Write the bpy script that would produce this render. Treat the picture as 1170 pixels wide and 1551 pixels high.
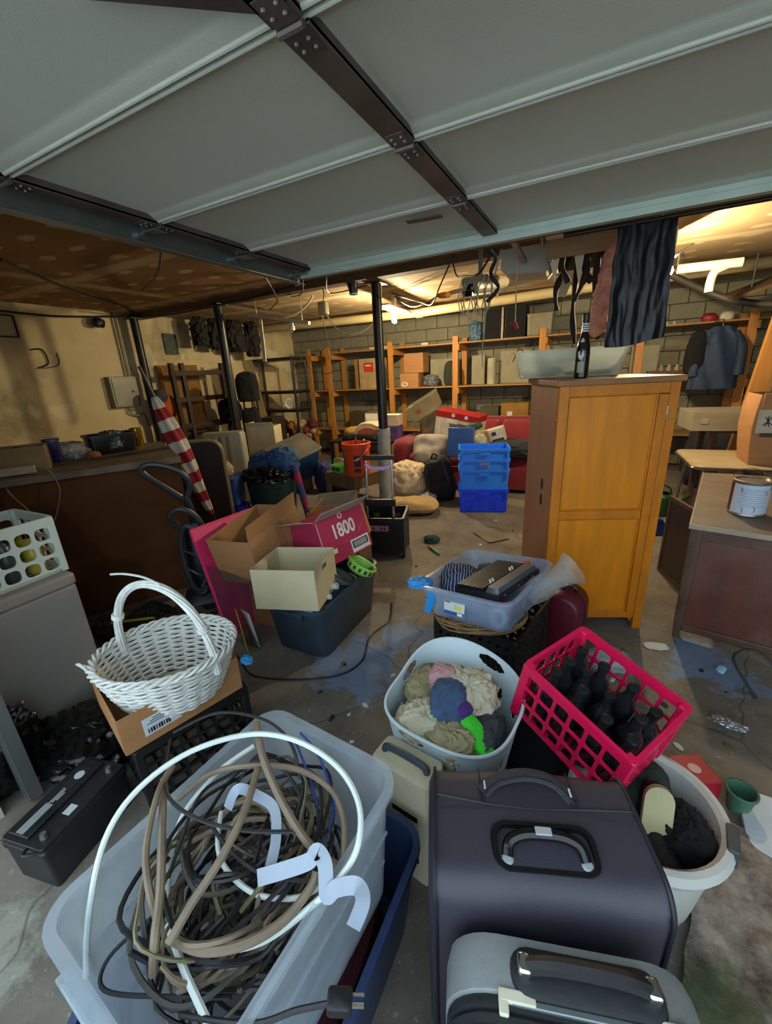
import bpy, math, random
from mathutils import Vector, Matrix, Euler, noise
for _o in list(bpy.data.objects): bpy.data.objects.remove(_o)
SC = bpy.context.scene
COL = SC.collection
random.seed(7)
R = math.radians

# ------------------------------------------------------------------ camera
CAM_H = 1.55
cd = bpy.data.cameras.new('camera'); cam = bpy.data.objects.new('camera', cd); COL.objects.link(cam)
cd.sensor_fit = 'HORIZONTAL'; cd.sensor_width = 36.0; cd.lens = 36.0*621.0/1170.0
cd.clip_start = 0.02; cd.clip_end = 200
_x = Vector((1231, 145.5, -621)).normalized()      # garage width axis, seen in lens coordinates (right, down, forward)
_y = Vector((340, -227.5, 621)); _y = (_y-_y.dot(_x)*_x).normalized()
_z = _x.cross(_y)
_rot = Matrix(((_x[0], -_x[1], -_x[2]), (_y[0], -_y[1], -_y[2]), (_z[0], -_z[1], -_z[2])))
cam.matrix_world = Matrix.Translation((0, 0, CAM_H)) @ _rot.to_4x4()
SC.camera = cam

# ------------------------------------------------------------------ daylight, exposure
wd = bpy.data.worlds.new('sky'); SC.world = wd; wd.use_nodes = True
_bg = wd.node_tree.nodes['Background']
_bg.inputs['Color'].default_value = (0.72, 0.88, 1.0, 1); _bg.inputs['Strength'].default_value = 2.5
SC.view_settings.view_transform = 'Standard'; SC.view_settings.look = 'None'
SC.view_settings.gamma = 1.0; SC.view_settings.use_curve_mapping = False
SC.view_settings.exposure = 0.0
BULB_W = 2900.0

# ------------------------------------------------------------------ mesh helpers
def Tm(loc=(0,0,0), rot=(0,0,0), s=(1,1,1)):
    return Matrix.Translation(loc) @ Euler(rot).to_matrix().to_4x4() @ Matrix.Diagonal((s[0], s[1], s[2], 1))

def rrect(sx, sy, r, n=4):
    r = min(r, sx/2-1e-4, sy/2-1e-4); out = []
    for cx, cy, a0 in ((1,1,0), (-1,1,90), (-1,-1,180), (1,-1,270)):
        for k in range(n+1):
            a = R(a0+90*k/n)
            out.append((cx*(sx/2-r)+r*math.cos(a), cy*(sy/2-r)+r*math.sin(a)))
    return out

def smooth_path(pts, sub=6, closed=False):
    p = [Vector(q) for q in pts]; n = len(p); out = []
    rng = range(n) if closed else range(n-1)
    for i in rng:
        g = (lambda k: p[k % n]) if closed else (lambda k: p[max(0, min(n-1, k))])
        a, b, c, d = g(i-1), g(i), g(i+1), g(i+2)
        for s in range(sub):
            t = s/sub
            out.append(0.5*((2*b)+(c-a)*t+(2*a-5*b+4*c-d)*t*t+(3*b-a-3*c+d)*t**3))
    if not closed: out.append(p[-1])
    return out

class MB:
    def __init__(self): self.v = []; self.f = []; self.T = Matrix.Identity(4)
    def add(self, vs, fs):
        o = len(self.v)
        self.v += [tuple(self.T @ Vector(q)) for q in vs]
        self.f += [tuple(i+o for i in q) for q in fs]
        return self
    def box(self, c, s, rot=(0,0,0), top=1.0):
        m = Tm(c, rot); hx, hy, hz = s[0]/2, s[1]/2, s[2]/2
        vs = [m @ Vector((x*hx*(top if z > 0 else 1), y*hy*(top if z > 0 else 1), z*hz)) for z in (-1,1) for y in (-1,1) for x in (-1,1)]
        return self.add(vs, [(0,2,3,1),(4,5,7,6),(0,1,5,4),(2,6,7,3),(0,4,6,2),(1,3,7,5)])
    def loft(self, rings, cap0=True, cap1=True, closed=False):
        n = len(rings[0]); vs = [q for r in rings for q in r]; fs = []
        m = len(rings)
        for i in range(m if closed else m-1):
            a, b = i*n, ((i+1) % m)*n
            for k in range(n):
                fs.append((a+k, a+(k+1) % n, b+(k+1) % n, b+k))
        if not closed:
            if cap0: fs.append(tuple(range(n-1, -1, -1)))
            if cap1: fs.append(tuple(range((m-1)*n, m*n)))
        return self.add(vs, fs)
    def cyl(self, p0, p1, r0, r1=None, n=12):
        return self.tube([p0, p1], [r0, r0 if r1 is None else r1], n)
    def tube(self, pts, r, n=6, closed=False, flat=1.0):
        pts = [Vector(p) for p in pts]; m = len(pts)
        rs = r if isinstance(r, (list, tuple)) else [r]*m
        rings = []; up = None
        for i, p in enumerate(pts):
            a = pts[i-1] if (i > 0 or closed) else p
            b = pts[(i+1) % m] if (i < m-1 or closed) else p
            t = (b-a)
            t = t.normalized() if t.length > 1e-9 else Vector((0,0,1))
            if up is None:
                up = Vector((0,0,1)) if abs(t.z) < .9 else Vector((1,0,0))
            up = (up-up.dot(t)*t)
            up = up.normalized() if up.length > 1e-6 else t.orthogonal().normalized()
            s = t.cross(up)
            rings.append([p+(s*math.cos(2*math.pi*k/n)+up*flat*math.sin(2*math.pi*k/n))*rs[i] for k in range(n)])
        return self.loft(rings, closed=closed)
    def lathe(self, prof, n=20, c=(0,0,0), cap0=True, cap1=True, sx=1.0, sy=1.0):
        rings = [[(c[0]+sx*r*math.cos(2*math.pi*k/n), c[1]+sy*r*math.sin(2*math.pi*k/n), c[2]+z) for k in range(n)] for r, z in prof]
        return self.loft(rings, cap0, cap1)
    def prism(self, poly, z0, z1):
        return self.loft([[(x, y, z0) for x, y in poly], [(x, y, z1) for x, y in poly]])
    def rsec(self, secs, n=4, cap0=True, cap1=True):
        """secs: (z, sx, sy, r[, ox, oy])"""
        rings = []
        for s in secs:
            ox, oy = (s[4], s[5]) if len(s) > 4 else (0, 0)
            rings.append([(x+ox, y+oy, s[0]) for x, y in rrect(s[1], s[2], s[3], n)])
        return self.loft(rings, cap0, cap1)
    def bin(self, w, d, h, taper=.9, r=.05, t=.004, lip=.012, liph=.02, n=4):
        """an open tub, wider at the top, with a turned-out rim"""
        b = taper
        return self.rsec([(0, w*b-.02, d*b-.02, r), (.012, w*b, d*b, r), (h-liph, w-2*lip, d-2*lip, r), (h-liph, w, d, r+lip),
                          (h, w, d, r+lip), (h, w-2*lip-2*t, d-2*lip-2*t, r-t*.5), (h-.03, w-2*lip-2*t, d-2*lip-2*t, r-t*.5), (.018, w*b-2*t, d*b-2*t, r-t*.5)], n)
    def grid(self, fn, nu, nv, cu=False, cv=False, caps=False):
        vs = [fn(i/(nu if cu else nu-1), j/(nv if cv else nv-1)) for i in range(nu) for j in range(nv)]; fs = []
        for i in range(nu if cu else nu-1):
            for j in range(nv if cv else nv-1):
                i2, j2 = (i+1) % nu, (j+1) % nv
                fs.append((i*nv+j, i2*nv+j, i2*nv+j2, i*nv+j2))
        return self.add(vs, fs)
    def holes(self, M, w, h, nx, ny, gx, gy, rr=.006, t=.005, n=4):
        """a plate w x h with nx x ny rounded holes; gx, gy = bar widths; M takes x=along, y=normal, z=up"""
        old = self.T; self.T = old @ M
        cw, ch = w/nx, h/ny
        hx, hy = cw-gx, ch-gy
        hole = rrect(hx, hy, rr, n); k = len(hole)
        outer = []
        for x, y in hole:
            # matching point on the cell border
            outer.append((max(-cw/2, min(cw/2, x*cw/hx*1.0001 if abs(x) > hx/2-rr-1e-6 else x*cw/hx)), max(-ch/2, min(ch/2, y*ch/hy))))
        q = [(1,1), (-1,1), (-1,-1), (1,-1)]
        for c in range(4):   # push the corner samples onto the square
            for s in range(n+1):
                i = c*(n+1)+s
                tt = s/n
                sxn, syn = q[c]
                if c in (0, 2): fx, fy = (1, min(1, 2*tt)) if tt <= .5 else (min(1, 2-2*tt), 1)
                else: fx, fy = (min(1, 2*tt), 1) if tt <= .5 else (1, min(1, 2-2*tt))
                lx, ly = (hx/2-rr)*cw/hx, (hy/2-rr)*ch/hy
                outer[i] = (sxn*(lx+(cw/2-lx)*fx), syn*(ly+(ch/2-ly)*fy))
        for a in range(nx):
            for b in range(ny):
                cx, cy = -w/2+cw*(a+.5), ch*(b+.5)
                vs = [(cx+x, -t/2, cy+y) for x, y in outer]+[(cx+x, -t/2, cy+y) for x, y in hole]+[(cx+x, t/2, cy+y) for x, y in hole]+[(cx+x, t/2, cy+y) for x, y in outer]
                fs = []
                for i in range(k):
                    j = (i+1) % k
                    for L in range(3): fs.append((L*k+i, L*k+j, (L+1)*k+j, (L+1)*k+i))
                self.add(vs, fs)
        self.T = old
        return self
    def lump(self, s, seed=0, amp=.18, freq=3.0, flat=.35, nu=52, nv=34, e=.8, rid=1.0):
        """a crumpled soft heap"""
        sd = Vector((seed*7.3, seed*3.1, seed*1.7))
        def sg(x, p): return math.copysign(abs(x)**p, x)
        def fn(u, v):
            a = 2*math.pi*u; b = math.pi*(v-.5)
            d = Vector((sg(math.cos(b), e)*sg(math.cos(a), e), sg(math.cos(b), e)*sg(math.sin(a), e), sg(math.sin(b), e)))
            q = d*freq*.5+sd
            w1 = 1-2*abs(noise.noise(q)); w2 = 1-2*abs(noise.noise(q*2.3+Vector((5,5,5)))); w3 = noise.noise(q*.6)
            qq = q*1.5+Vector((noise.noise(q*1.1), noise.noise(q*1.1+Vector((9,1,4))), noise.noise(q*1.3+Vector((2,8,3)))))*1.3
            w4 = 1-2.4*abs(noise.noise(qq*1.9))
            k = 1+amp*(rid*(.40*w1+.25*w2+.42*w4)-.35+.6*w3)
            p = Vector((d.x*s[0]/2*k, d.y*s[1]/2*k, d.z*s[2]/2*k))
            if p.z < -flat*s[2]: p.z = -flat*s[2]+(p.z+flat*s[2])*.08
            return p+Vector((0, 0, flat*s[2]))
        return self.grid(fn, nu, nv, cu=True)
    def pillow(self, w, d, h, seed=0, nu=26, nv=26, amp=.12):
        sd = Vector((seed*3.7, seed*1.9, 0))
        for sgn in (1, -1):
            def fn(u, v, sgn=sgn):
                x, y = 2*u-1, 2*v-1
                t = max(0, (1-x**4)*(1-y**4))**.55
                px = x*w/2*(1-.13*y*y*abs(x)); py = y*d/2*(1-.13*x*x*abs(y))
                z = sgn*h/2*t*(1+amp*4*noise.noise(Vector((x*1.6, y*1.6, sgn))+sd))+.25*h*amp*noise.noise(Vector((x*3, y*3, 5))+sd)
                return Vector((px, py, z+h/2))
            self.grid(fn, nu, nv)
            if sgn > 0: pass
        return self

def link(o, parent=None):
    COL.objects.link(o)
    if parent is not None: o.parent = parent
    return o

def meshobj(name, mb, mat, parent=None, bev=0.0, sharp=38, loc=None, rot=None, seg=2):
    me = bpy.data.meshes.new(name); me.from_pydata(mb.v, [], mb.f); me.update()
    me.polygons.foreach_set('use_smooth', [True]*len(me.polygons))
    try: me.set_sharp_from_angle(angle=R(sharp))
    except Exception: pass
    for m in (mat if isinstance(mat, (list, tuple)) else [mat]): me.materials.append(m)
    o = link(bpy.data.objects.new(name, me), parent)
    if loc is not None: o.location = loc
    if rot is not None: o.rotation_euler = rot
    if bev > 0:
        b = o.modifiers.new('bevel', 'BEVEL'); b.width = bev; b.segments = seg; b.limit_method = 'ANGLE'; b.angle_limit = R(40)
    return o

def tag(o, label=None, cat=None, group=None, kind=None):
    if label: o['label'] = label
    if cat: o['category'] = cat
    if group: o['group'] = group
    if kind: o['kind'] = kind
    return o

def thing(name, label, cat, loc=(0,0,0), rot=(0,0,0), group=None):
    o = link(bpy.data.objects.new(name, None)); o.empty_display_size = .05
    o.location = loc; o.rotation_euler = rot if isinstance(rot, (tuple, list)) else (0, 0, rot)
    return tag(o, label, cat, group)

def one(name, mb, mat, label, cat, loc=(0,0,0), rot=(0,0,0), group=None, bev=0.0, sharp=38):
    o = meshobj(name, mb, mat, None, bev, sharp, loc, rot if isinstance(rot, (tuple, list)) else (0, 0, rot))
    return tag(o, label, cat, group)

def struct(name, mb, mat, parent=None, bev=0.0):
    o = meshobj(name, mb, mat, parent, bev)
    if parent is None: o['kind'] = 'structure'
    return o

def share(src, parent, loc=None, rot=None, scale=None):
    o = src.copy(); COL.objects.link(o); o.parent = parent
    if loc is not None: o.location = loc
    if rot is not None: o.rotation_euler = rot
    if scale is not None: o.scale = scale
    return o

def copy_tree(o, parent=None):
    c = o.copy(); COL.objects.link(c); c.parent = parent
    for ch in list(o.children): copy_tree(ch, c)
    return c

def letters(s, size, mat, parent, M, ext=.0006, bold=.0, name='lettering', sx=1.0):
    """raised flat lettering: text in the local x-z plane of M, facing -y"""
    cu = bpy.data.curves.new(name, 'FONT'); cu.body = s; cu.size = size; cu.extrude = ext; cu.offset = bold
    cu.align_x = 'CENTER'; cu.align_y = 'CENTER'; cu.resolution_u = 3
    tmp = bpy.data.objects.new(name, cu); COL.objects.link(tmp)
    dg = bpy.context.evaluated_depsgraph_get()
    me = bpy.data.meshes.new_from_object(tmp.evaluated_get(dg))
    bpy.data.objects.remove(tmp); bpy.data.curves.remove(cu)
    me.materials.clear(); me.materials.append(mat)
    o = link(bpy.data.objects.new(name, me), parent)
    o.matrix_local = M @ Matrix.Rotation(R(90), 4, 'X') @ Matrix.Diagonal((sx, 1, 1, 1))
    return o

# ------------------------------------------------------------------ materials
def hx(s, k=1.0):
    c = [int(s[i:i+2], 16)/255 for i in (0, 2, 4)]
    return tuple(k*(x/12.92 if x <= .04045 else ((x+.055)/1.055)**2.4) for x in c)+(1,)
_mc = {}
def mat(name, col, rough=.6, metal=0.0, var=.18, scale=6.0, bump=.06, bscale=60.0, dirt=0.0, dcol='8a8274', dscale=3.0, spec=.5, stretch=None, alpha=1.0, trans=0.0, emit=None, estr=0.0, sheen=0.0):
    if name in _mc: return _mc[name]
    m = bpy.data.materials.new(name); m.use_nodes = True; nt = m.node_tree; N = nt.nodes; L = nt.links
    b = N['Principled BSDF']; c = hx(col)
    tc = N.new('ShaderNodeTexCoord'); mp = N.new('ShaderNodeMapping'); L.new(tc.outputs['Object'], mp.inputs[0])
    if stretch: mp.inputs['Scale'].default_value = stretch
    n1 = N.new('ShaderNodeTexNoise'); n1.inputs['Scale'].default_value = scale; n1.inputs['Detail'].default_value = 5; L.new(mp.outputs[0], n1.inputs[0])
    rp = N.new('ShaderNodeValToRGB'); L.new(n1.outputs[0], rp.inputs[0])
    rp.color_ramp.elements[0].position = .3; rp.color_ramp.elements[1].position = .72
    rp.color_ramp.elements[0].color = tuple(x*(1-var) for x in c[:3])+(1,)
    rp.color_ramp.elements[1].color = tuple(min(1, x*(1+var)) for x in c[:3])+(1,)
    src = rp.outputs[0]
    if dirt > 0:
        n2 = N.new('ShaderNodeTexNoise'); n2.inputs['Scale'].default_value = dscale; n2.inputs['Detail'].default_value = 8; n2.inputs['Roughness'].default_value = .7
        L.new(tc.outputs['Object'], n2.inputs[0])
        mr = N.new('ShaderNodeMapRange'); mr.inputs['From Min'].default_value = .42; mr.inputs['From Max'].default_value = .75; mr.inputs['To Max'].default_value = dirt
        L.new(n2.outputs[0], mr.inputs[0])
        mx = N.new('ShaderNodeMixRGB'); L.new(mr.outputs[0], mx.inputs[0]); L.new(src, mx.inputs[1]); mx.inputs[2].default_value = hx(dcol)
        src = mx.outputs[0]
    L.new(src, b.inputs['Base Color'])
    b.inputs['Roughness'].default_value = rough; b.inputs['Metallic'].default_value = metal
    b.inputs['Specular IOR Level'].default_value = spec
    if sheen: b.inputs['Sheen Weight'].default_value = sheen
    if bump > 0:
        n3 = N.new('ShaderNodeTexNoise'); n3.inputs['Scale'].default_value = bscale; n3.inputs['Detail'].default_value = 4; L.new(mp.outputs[0], n3.inputs[0])
        bp = N.new('ShaderNodeBump'); bp.inputs['Strength'].default_value = min(1, bump*4); bp.inputs['Distance'].default_value = .004
        L.new(n3.outputs[0], bp.inputs['Height']); L.new(bp.outputs[0], b.inputs['Normal'])
    if emit: b.inputs['Emission Color'].default_value = hx(emit); b.inputs['Emission Strength'].default_value = estr
    if alpha < 1: b.inputs['Alpha'].default_value = alpha
    if trans > 0: b.inputs['Transmission Weight'].default_value = trans; b.inputs['IOR'].default_value = 1.3
    _mc[name] = m
    return m

def clear_plastic(name, col, op, rough=.3):
    """thin milky polypropylene: part of the light goes straight through, part is scattered"""
    if name in _mc: return _mc[name]
    m = bpy.data.materials.new(name); m.use_nodes = True; nt = m.node_tree; N = nt.nodes; L = nt.links
    b = N['Principled BSDF']; b.inputs['Base Color'].default_value = hx(col); b.inputs['Roughness'].default_value = rough
    tl = N.new('ShaderNodeBsdfTranslucent'); tl.inputs[0].default_value = hx(col)
    tr = N.new('ShaderNodeBsdfTransparent'); tr.inputs[0].default_value = (.96, .98, 1, 1)
    m1 = N.new('ShaderNodeMixShader'); m1.inputs[0].default_value = .3; L.new(b.outputs[0], m1.inputs[1]); L.new(tl.outputs[0], m1.inputs[2])
    tc = N.new('ShaderNodeTexCoord'); n1 = N.new('ShaderNodeTexNoise'); n1.inputs['Scale'].default_value = 9; n1.inputs['Detail'].default_value = 5; L.new(tc.outputs['Object'], n1.inputs[0])
    mr = N.new('ShaderNodeMapRange'); mr.inputs['From Min'].default_value = .3; mr.inputs['From Max'].default_value = .7
    mr.inputs['To Min'].default_value = op-.08; mr.inputs['To Max'].default_value = op+.08; L.new(n1.outputs[0], mr.inputs[0])
    m2 = N.new('ShaderNodeMixShader'); L.new(mr.outputs[0], m2.inputs[0]); L.new(tr.outputs[0], m2.inputs[1]); L.new(m1.outputs[0], m2.inputs[2])
    L.new(m2.outputs[0], N['Material Output'].inputs[0])
    _mc[name] = m
    return m

def striped(name, c1, c2, period, axis=0, duty=.5, rough=.7, coord='Object', wob=0.0):
    if name in _mc: return _mc[name]
    m = bpy.data.materials.new(name); m.use_nodes = True; nt = m.node_tree; N = nt.nodes; L = nt.links
    b = N['Principled BSDF']; b.inputs['Roughness'].default_value = rough
    tc = N.new('ShaderNodeTexCoord'); sp = N.new('ShaderNodeSeparateXYZ'); L.new(tc.outputs[coord], sp.inputs[0])
    src = sp.outputs[axis]
    if wob:
        n1 = N.new('ShaderNodeTexNoise'); n1.inputs['Scale'].default_value = 12; L.new(tc.outputs[coord], n1.inputs[0])
        ma = N.new('ShaderNodeMath'); ma.operation = 'MULTIPLY_ADD'; L.new(n1.outputs[0], ma.inputs[0]); ma.inputs[1].default_value = wob; L.new(src, ma.inputs[2]); src = ma.outputs[0]
    d = N.new('ShaderNodeMath'); d.operation = 'DIVIDE'; L.new(src, d.inputs[0]); d.inputs[1].default_value = period
    fr = N.new('ShaderNodeMath'); fr.operation = 'FRACT'; L.new(d.outputs[0], fr.inputs[0])
    gt = N.new('ShaderNodeMath'); gt.operation = 'GREATER_THAN'; L.new(fr.outputs[0], gt.inputs[0]); gt.inputs[1].default_value = duty
    mx = N.new('ShaderNodeMixRGB'); L.new(gt.outputs[0], mx.inputs[0]); mx.inputs[1].default_value = hx(c1); mx.inputs[2].default_value = hx(c2)
    L.new(mx.outputs[0], b.inputs['Base Color'])
    _mc[name] = m
    return m
# ================================================================== the garage itself
XL, XR, YB, YF, ZC = -5.95, 3.7, 7.35, 0.25, 2.5
def shader(name):
    m = bpy.data.materials.new(name); m.use_nodes = True
    return m, m.node_tree.nodes, m.node_tree.links, m.node_tree.nodes['Principled BSDF']
def nz(N, L, src, scale, detail=6, rough=.6):
    n = N.new('ShaderNodeTexNoise'); n.inputs['Scale'].default_value = scale; n.inputs['Detail'].default_value = detail; n.inputs['Roughness'].default_value = rough
    L.new(src, n.inputs[0]); return n.outputs[0]
def rng(N, L, src, a, b, c=0.0, d=1.0):
    n = N.new('ShaderNodeMapRange'); n.inputs['From Min'].default_value = a; n.inputs['From Max'].default_value = b
    n.inputs['To Min'].default_value = c; n.inputs['To Max'].default_value = d; L.new(src, n.inputs[0]); return n.outputs[0]
def mix(N, L, f, a, b):
    n = N.new('ShaderNodeMixRGB')
    for i, q in enumerate((f, a, b)):
        if isinstance(q, (int, float)): n.inputs[i].default_value = q
        elif isinstance(q, str): n.inputs[i].default_value = hx(q)
        else: L.new(q, n.inputs[i])
    return n.outputs[0]
def mth(N, L, op, a, b=None):
    n = N.new('ShaderNodeMath'); n.operation = op
    for i, q in enumerate((a, b)):
        if q is None: continue
        if isinstance(q, (int, float)): n.inputs[i].default_value = q
        else: L.new(q, n.inputs[i])
    return n.outputs[0]
def bumped(N, L, b, h, st=.4, dist=.01):
    n = N.new('ShaderNodeBump'); n.inputs['Strength'].default_value = st; n.inputs['Distance'].default_value = dist
    L.new(h, n.inputs['Height']); L.new(n.outputs[0], b.inputs['Normal'])

def floor_material():
    m, N, L, b = shader('dusty_concrete'); tc = N.new('ShaderNodeTexCoord'); P = tc.outputs['Object']
    c = mix(N, L, rng(N, L, nz(N, L, P, 1.3, 8, .65), .35, .68), '524d45', '877f72')
    c = mix(N, L, rng(N, L, nz(N, L, P, 7, 8, .7), .52, .75, 0, .6), c, '413d37')
    c = mix(N, L, rng(N, L, nz(N, L, P, 40, 3, .6), .62, .72, 0, .4), c, 'b4ac9e')
    # spilt blue paint on the slab
    for (x, y, r) in ((-1.08, 1.62, .27), (-.95, 1.95, .2), (.62, 2.35, .22)):
        vm = N.new('ShaderNodeVectorMath'); vm.operation = 'DISTANCE'; L.new(P, vm.inputs[0]); vm.inputs[1].default_value = (x, y, 0)
        d = mth(N, L, 'ADD', vm.outputs['Value'], rng(N, L, nz(N, L, P, 6, 6, .7), .2, .8, -.28, .28))
        c = mix(N, L, rng(N, L, d, r, r-.08, 0, .55), c, '6d8fb8')
    for (x, y, r) in ((-1.42, .06, .16), (-1.25, .30, .10)):
        vm = N.new('ShaderNodeVectorMath'); vm.operation = 'DISTANCE'; L.new(P, vm.inputs[0]); vm.inputs[1].default_value = (x, y, 0)
        d = mth(N, L, 'ADD', vm.outputs['Value'], rng(N, L, nz(N, L, P, 9, 7, .75), .2, .8, -.2, .2)); c = mix(N, L, rng(N, L, d, r, r-.10, 0, .45), c, 'a9ac9c')
    # hairline cracks
    v = N.new('ShaderNodeTexVoronoi'); v.feature = 'DISTANCE_TO_EDGE'; v.inputs['Scale'].default_value = .9
    wp = N.new('ShaderNodeVectorMath'); wp.operation = 'ADD'; L.new(P, wp.inputs[0])
    nn = N.new('ShaderNodeTexNoise'); nn.inputs['Scale'].default_value = 3; L.new(P, nn.inputs[0]); sc = N.new('ShaderNodeVectorMath'); sc.operation = 'SCALE'; sc.inputs['Scale'].default_value = .25
    L.new(nn.outputs['Color'], sc.inputs[0]); L.new(sc.outputs[0], wp.inputs[1]); L.new(wp.outputs[0], v.inputs[0])
    ck = rng(N, L, v.outputs['Distance'], .0, .006, 1, 0)
    c = mix(N, L, mth(N, L, 'MULTIPLY', ck, .5), c, '1d1b18')
    L.new(c, b.inputs['Base Color']); b.inputs['Roughness'].default_value = .78
    h = mth(N, L, 'SUBTRACT', nz(N, L, P, 18, 8, .7), mth(N, L, 'MULTIPLY', ck, .8)); bumped(N, L, b, h, .35, .008)
    return m
def ceiling_material(dark, light):
    m, N, L, b = shader('taped_drywall_'+dark); tc = N.new('ShaderNodeTexCoord'); P = tc.outputs['Object']
    c = mix(N, L, rng(N, L, nz(N, L, P, 2.2, 6), .3, .7), dark, light)
    sp = N.new('ShaderNodeSeparateXYZ'); wv = N.new('ShaderNodeVectorMath'); wv.operation = 'ADD'
    nn = N.new('ShaderNodeTexNoise'); nn.inputs['Scale'].default_value = 4; L.new(P, nn.inputs[0]); sc = N.new('ShaderNodeVectorMath'); sc.operation = 'SCALE'; sc.inputs['Scale'].default_value = .10
    L.new(nn.outputs['Color'], sc.inputs[0]); L.new(P, wv.inputs[0]); L.new(sc.outputs[0], wv.inputs[1]); L.new(wv.outputs[0], sp.inputs[0])
    def saw(o, per, off): return mth(N, L, 'ABSOLUTE', mth(N, L, 'SUBTRACT', mth(N, L, 'FRACT', mth(N, L, 'DIVIDE', mth(N, L, 'ADD', o, off), per)), .5))
    X, Y = sp.outputs[0], sp.outputs[1]
    # joint-compound dabs over the screws: rows every 0.4 m, one each 0.3 m
    dx = mth(N, L, 'MULTIPLY', saw(X, .40, 20), .40/.085); dy = mth(N, L, 'MULTIPLY', saw(Y, .30, 20), .30/.045)
    d = mth(N, L, 'SQRT', mth(N, L, 'ADD', mth(N, L, 'MULTIPLY', dx, dx), mth(N, L, 'MULTIPLY', dy, dy)))
    dab = rng(N, L, mth(N, L, 'ADD', d, rng(N, L, nz(N, L, P, 11, 3), .3, .7, -.35, .35)), .75, 1.05, .75, 0)
    # taped joints between the sheets
    j1 = rng(N, L, mth(N, L, 'MULTIPLY', saw(Y, 1.22, 20.05), 1.22), .05, .10, .7, 0)
    j2 = rng(N, L, mth(N, L, 'MULTIPLY', saw(X, 2.44, 20.4), 2.44), .05, .10, .7, 0)
    k = mth(N, L, 'MAXIMUM', dab, mth(N, L, 'MAXIMUM', j1, j2))
    c = mix(N, L, k, c, 'ccb48a')
    L.new(c, b.inputs['Base Color']); b.inputs['Roughness'].default_value = .85
    bumped(N, L, b, mth(N, L, 'ADD', nz(N, L, P, 30, 4), k), .15, .005)
    return m
def wall_material(name, a, bb, stain, scale, patch=None):
    m, N, L, b = shader(name); tc = N.new('ShaderNodeTexCoord'); P = tc.outputs['Object']
    c = mix(N, L, rng(N, L, nz(N, L, P, scale, 7, .6), .35, .65), a, bb)
    c = mix(N, L, rng(N, L, nz(N, L, P, scale*.7, 9, .72), .50, .68, 0, .75), c, stain)
    if patch: c = mix(N, L, rng(N, L, nz(N, L, P, scale*1.7, 3, .5), .60, .64, 0, .8), c, patch)
    L.new(c, b.inputs['Base Color']); b.inputs['Roughness'].default_value = .85
    bumped(N, L, b, nz(N, L, P, 25, 8, .7), .4, .012)
    return m
M_floor = floor_material()
M_ceil = ceiling_material('8a6536', '9c7644'); M_ceil2 = ceiling_material('8d7752', 'a08a64')
M_wl = wall_material('stained_plaster', 'c6b384', 'd8c89c', '77735a', 1.1, 'e2d8b6')
M_wb = wall_material('old_grey_plaster', '7b7560', '8c866e', '4d4a3c', 1.4)
M_block = wall_material('painted_block', '77735f', '8b8770', '55513f', 2.0)
M_mortar = mat('mortar', '55513f', .9)
M_jamb = mat('jamb_paint', 'b9b7a8', .7, dirt=.5)

mb = MB(); mb.box((-1.1, 3.0, -.05), (11, 10.6, .1)); struct('floor', mb, M_floor)
mb = MB(); mb.box((-1.1, (YF+3.95)/2, ZC+.05), (10, 3.95-YF, .1)); struct('ceiling', mb, M_ceil)
mb = MB(); mb.box((-1.1, (3.95+YB)/2+.05, ZC+.05), (10, YB-3.95+.1, .1)); struct('ceiling_rear', mb, M_ceil2)
mb = MB(); mb.box((XL-.06, 3.7, 1.25), (.12, 7.5, 2.5)); struct('wall_left', mb, M_wl)
mb = MB(); mb.box((XR+.06, 3.7, 1.25), (.12, 7.5, 2.5)); struct('wall_right', mb, M_wb)
mb = MB(); mb.box((-1.1, YB+.11, 1.25), (9.9, .12, 2.5)); wall_back = struct('wall_back', mb, M_mortar)
# concrete blocks of the rear wall, joints recessed
bw, bh = .40, .20
src = None; i = 0
for row in range(12):
    off = 0 if row % 2 else bw/2
    x = XL+off+bw/2-(bw if off else 0)
    while x-bw/2 < 3.0:
        x0, x1 = max(x-bw/2, XL), x+bw/2
        if x1-x0 > .1:
            if src is None or x1-x0 < bw-.01:
                mb = MB(); mb.box((0, 0, 0), (x1-x0-.010, .07, bh-.010)); o = meshobj('block', mb, M_block, wall_back, 0.004)
                if x1-x0 >= bw-.01: src = o
            else: o = share(src, wall_back)
            o.location = ((x0+x1)/2, YB+.035+random.uniform(-.003, .003), row*bh+bh/2+.05)
        x += bw
# front wall either side of the opening and the header over it
mb = MB(); mb.box((-3.95, .14, 1.25), (4.0, .22, 2.5)); struct('wall_front', mb, M_wb)
mb = MB(); mb.box((3.4, .14, 1.25), (.6, .22, 2.5)); struct('wall_front_side', mb, M_wb)
mb = MB(); mb.box((.6, .14, 2.36), (5.1, .22, .28)); struct('wall_front_header', mb, M_wb)
mb = MB(); mb.box((-1.925, .15, 1.1), (.05, .28, 2.2)); struct('trim_1', mb, M_jamb)
# ceiling beam over the posts
M_beam = mat('beam_brown', '5a452b', .8, stretch=(1, 8, 8))
mb = MB(); mb.box((-3.2, 4.0, ZC-.035), (5.6, .14, .07)); struct('trim_2', mb, M_beam)

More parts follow.
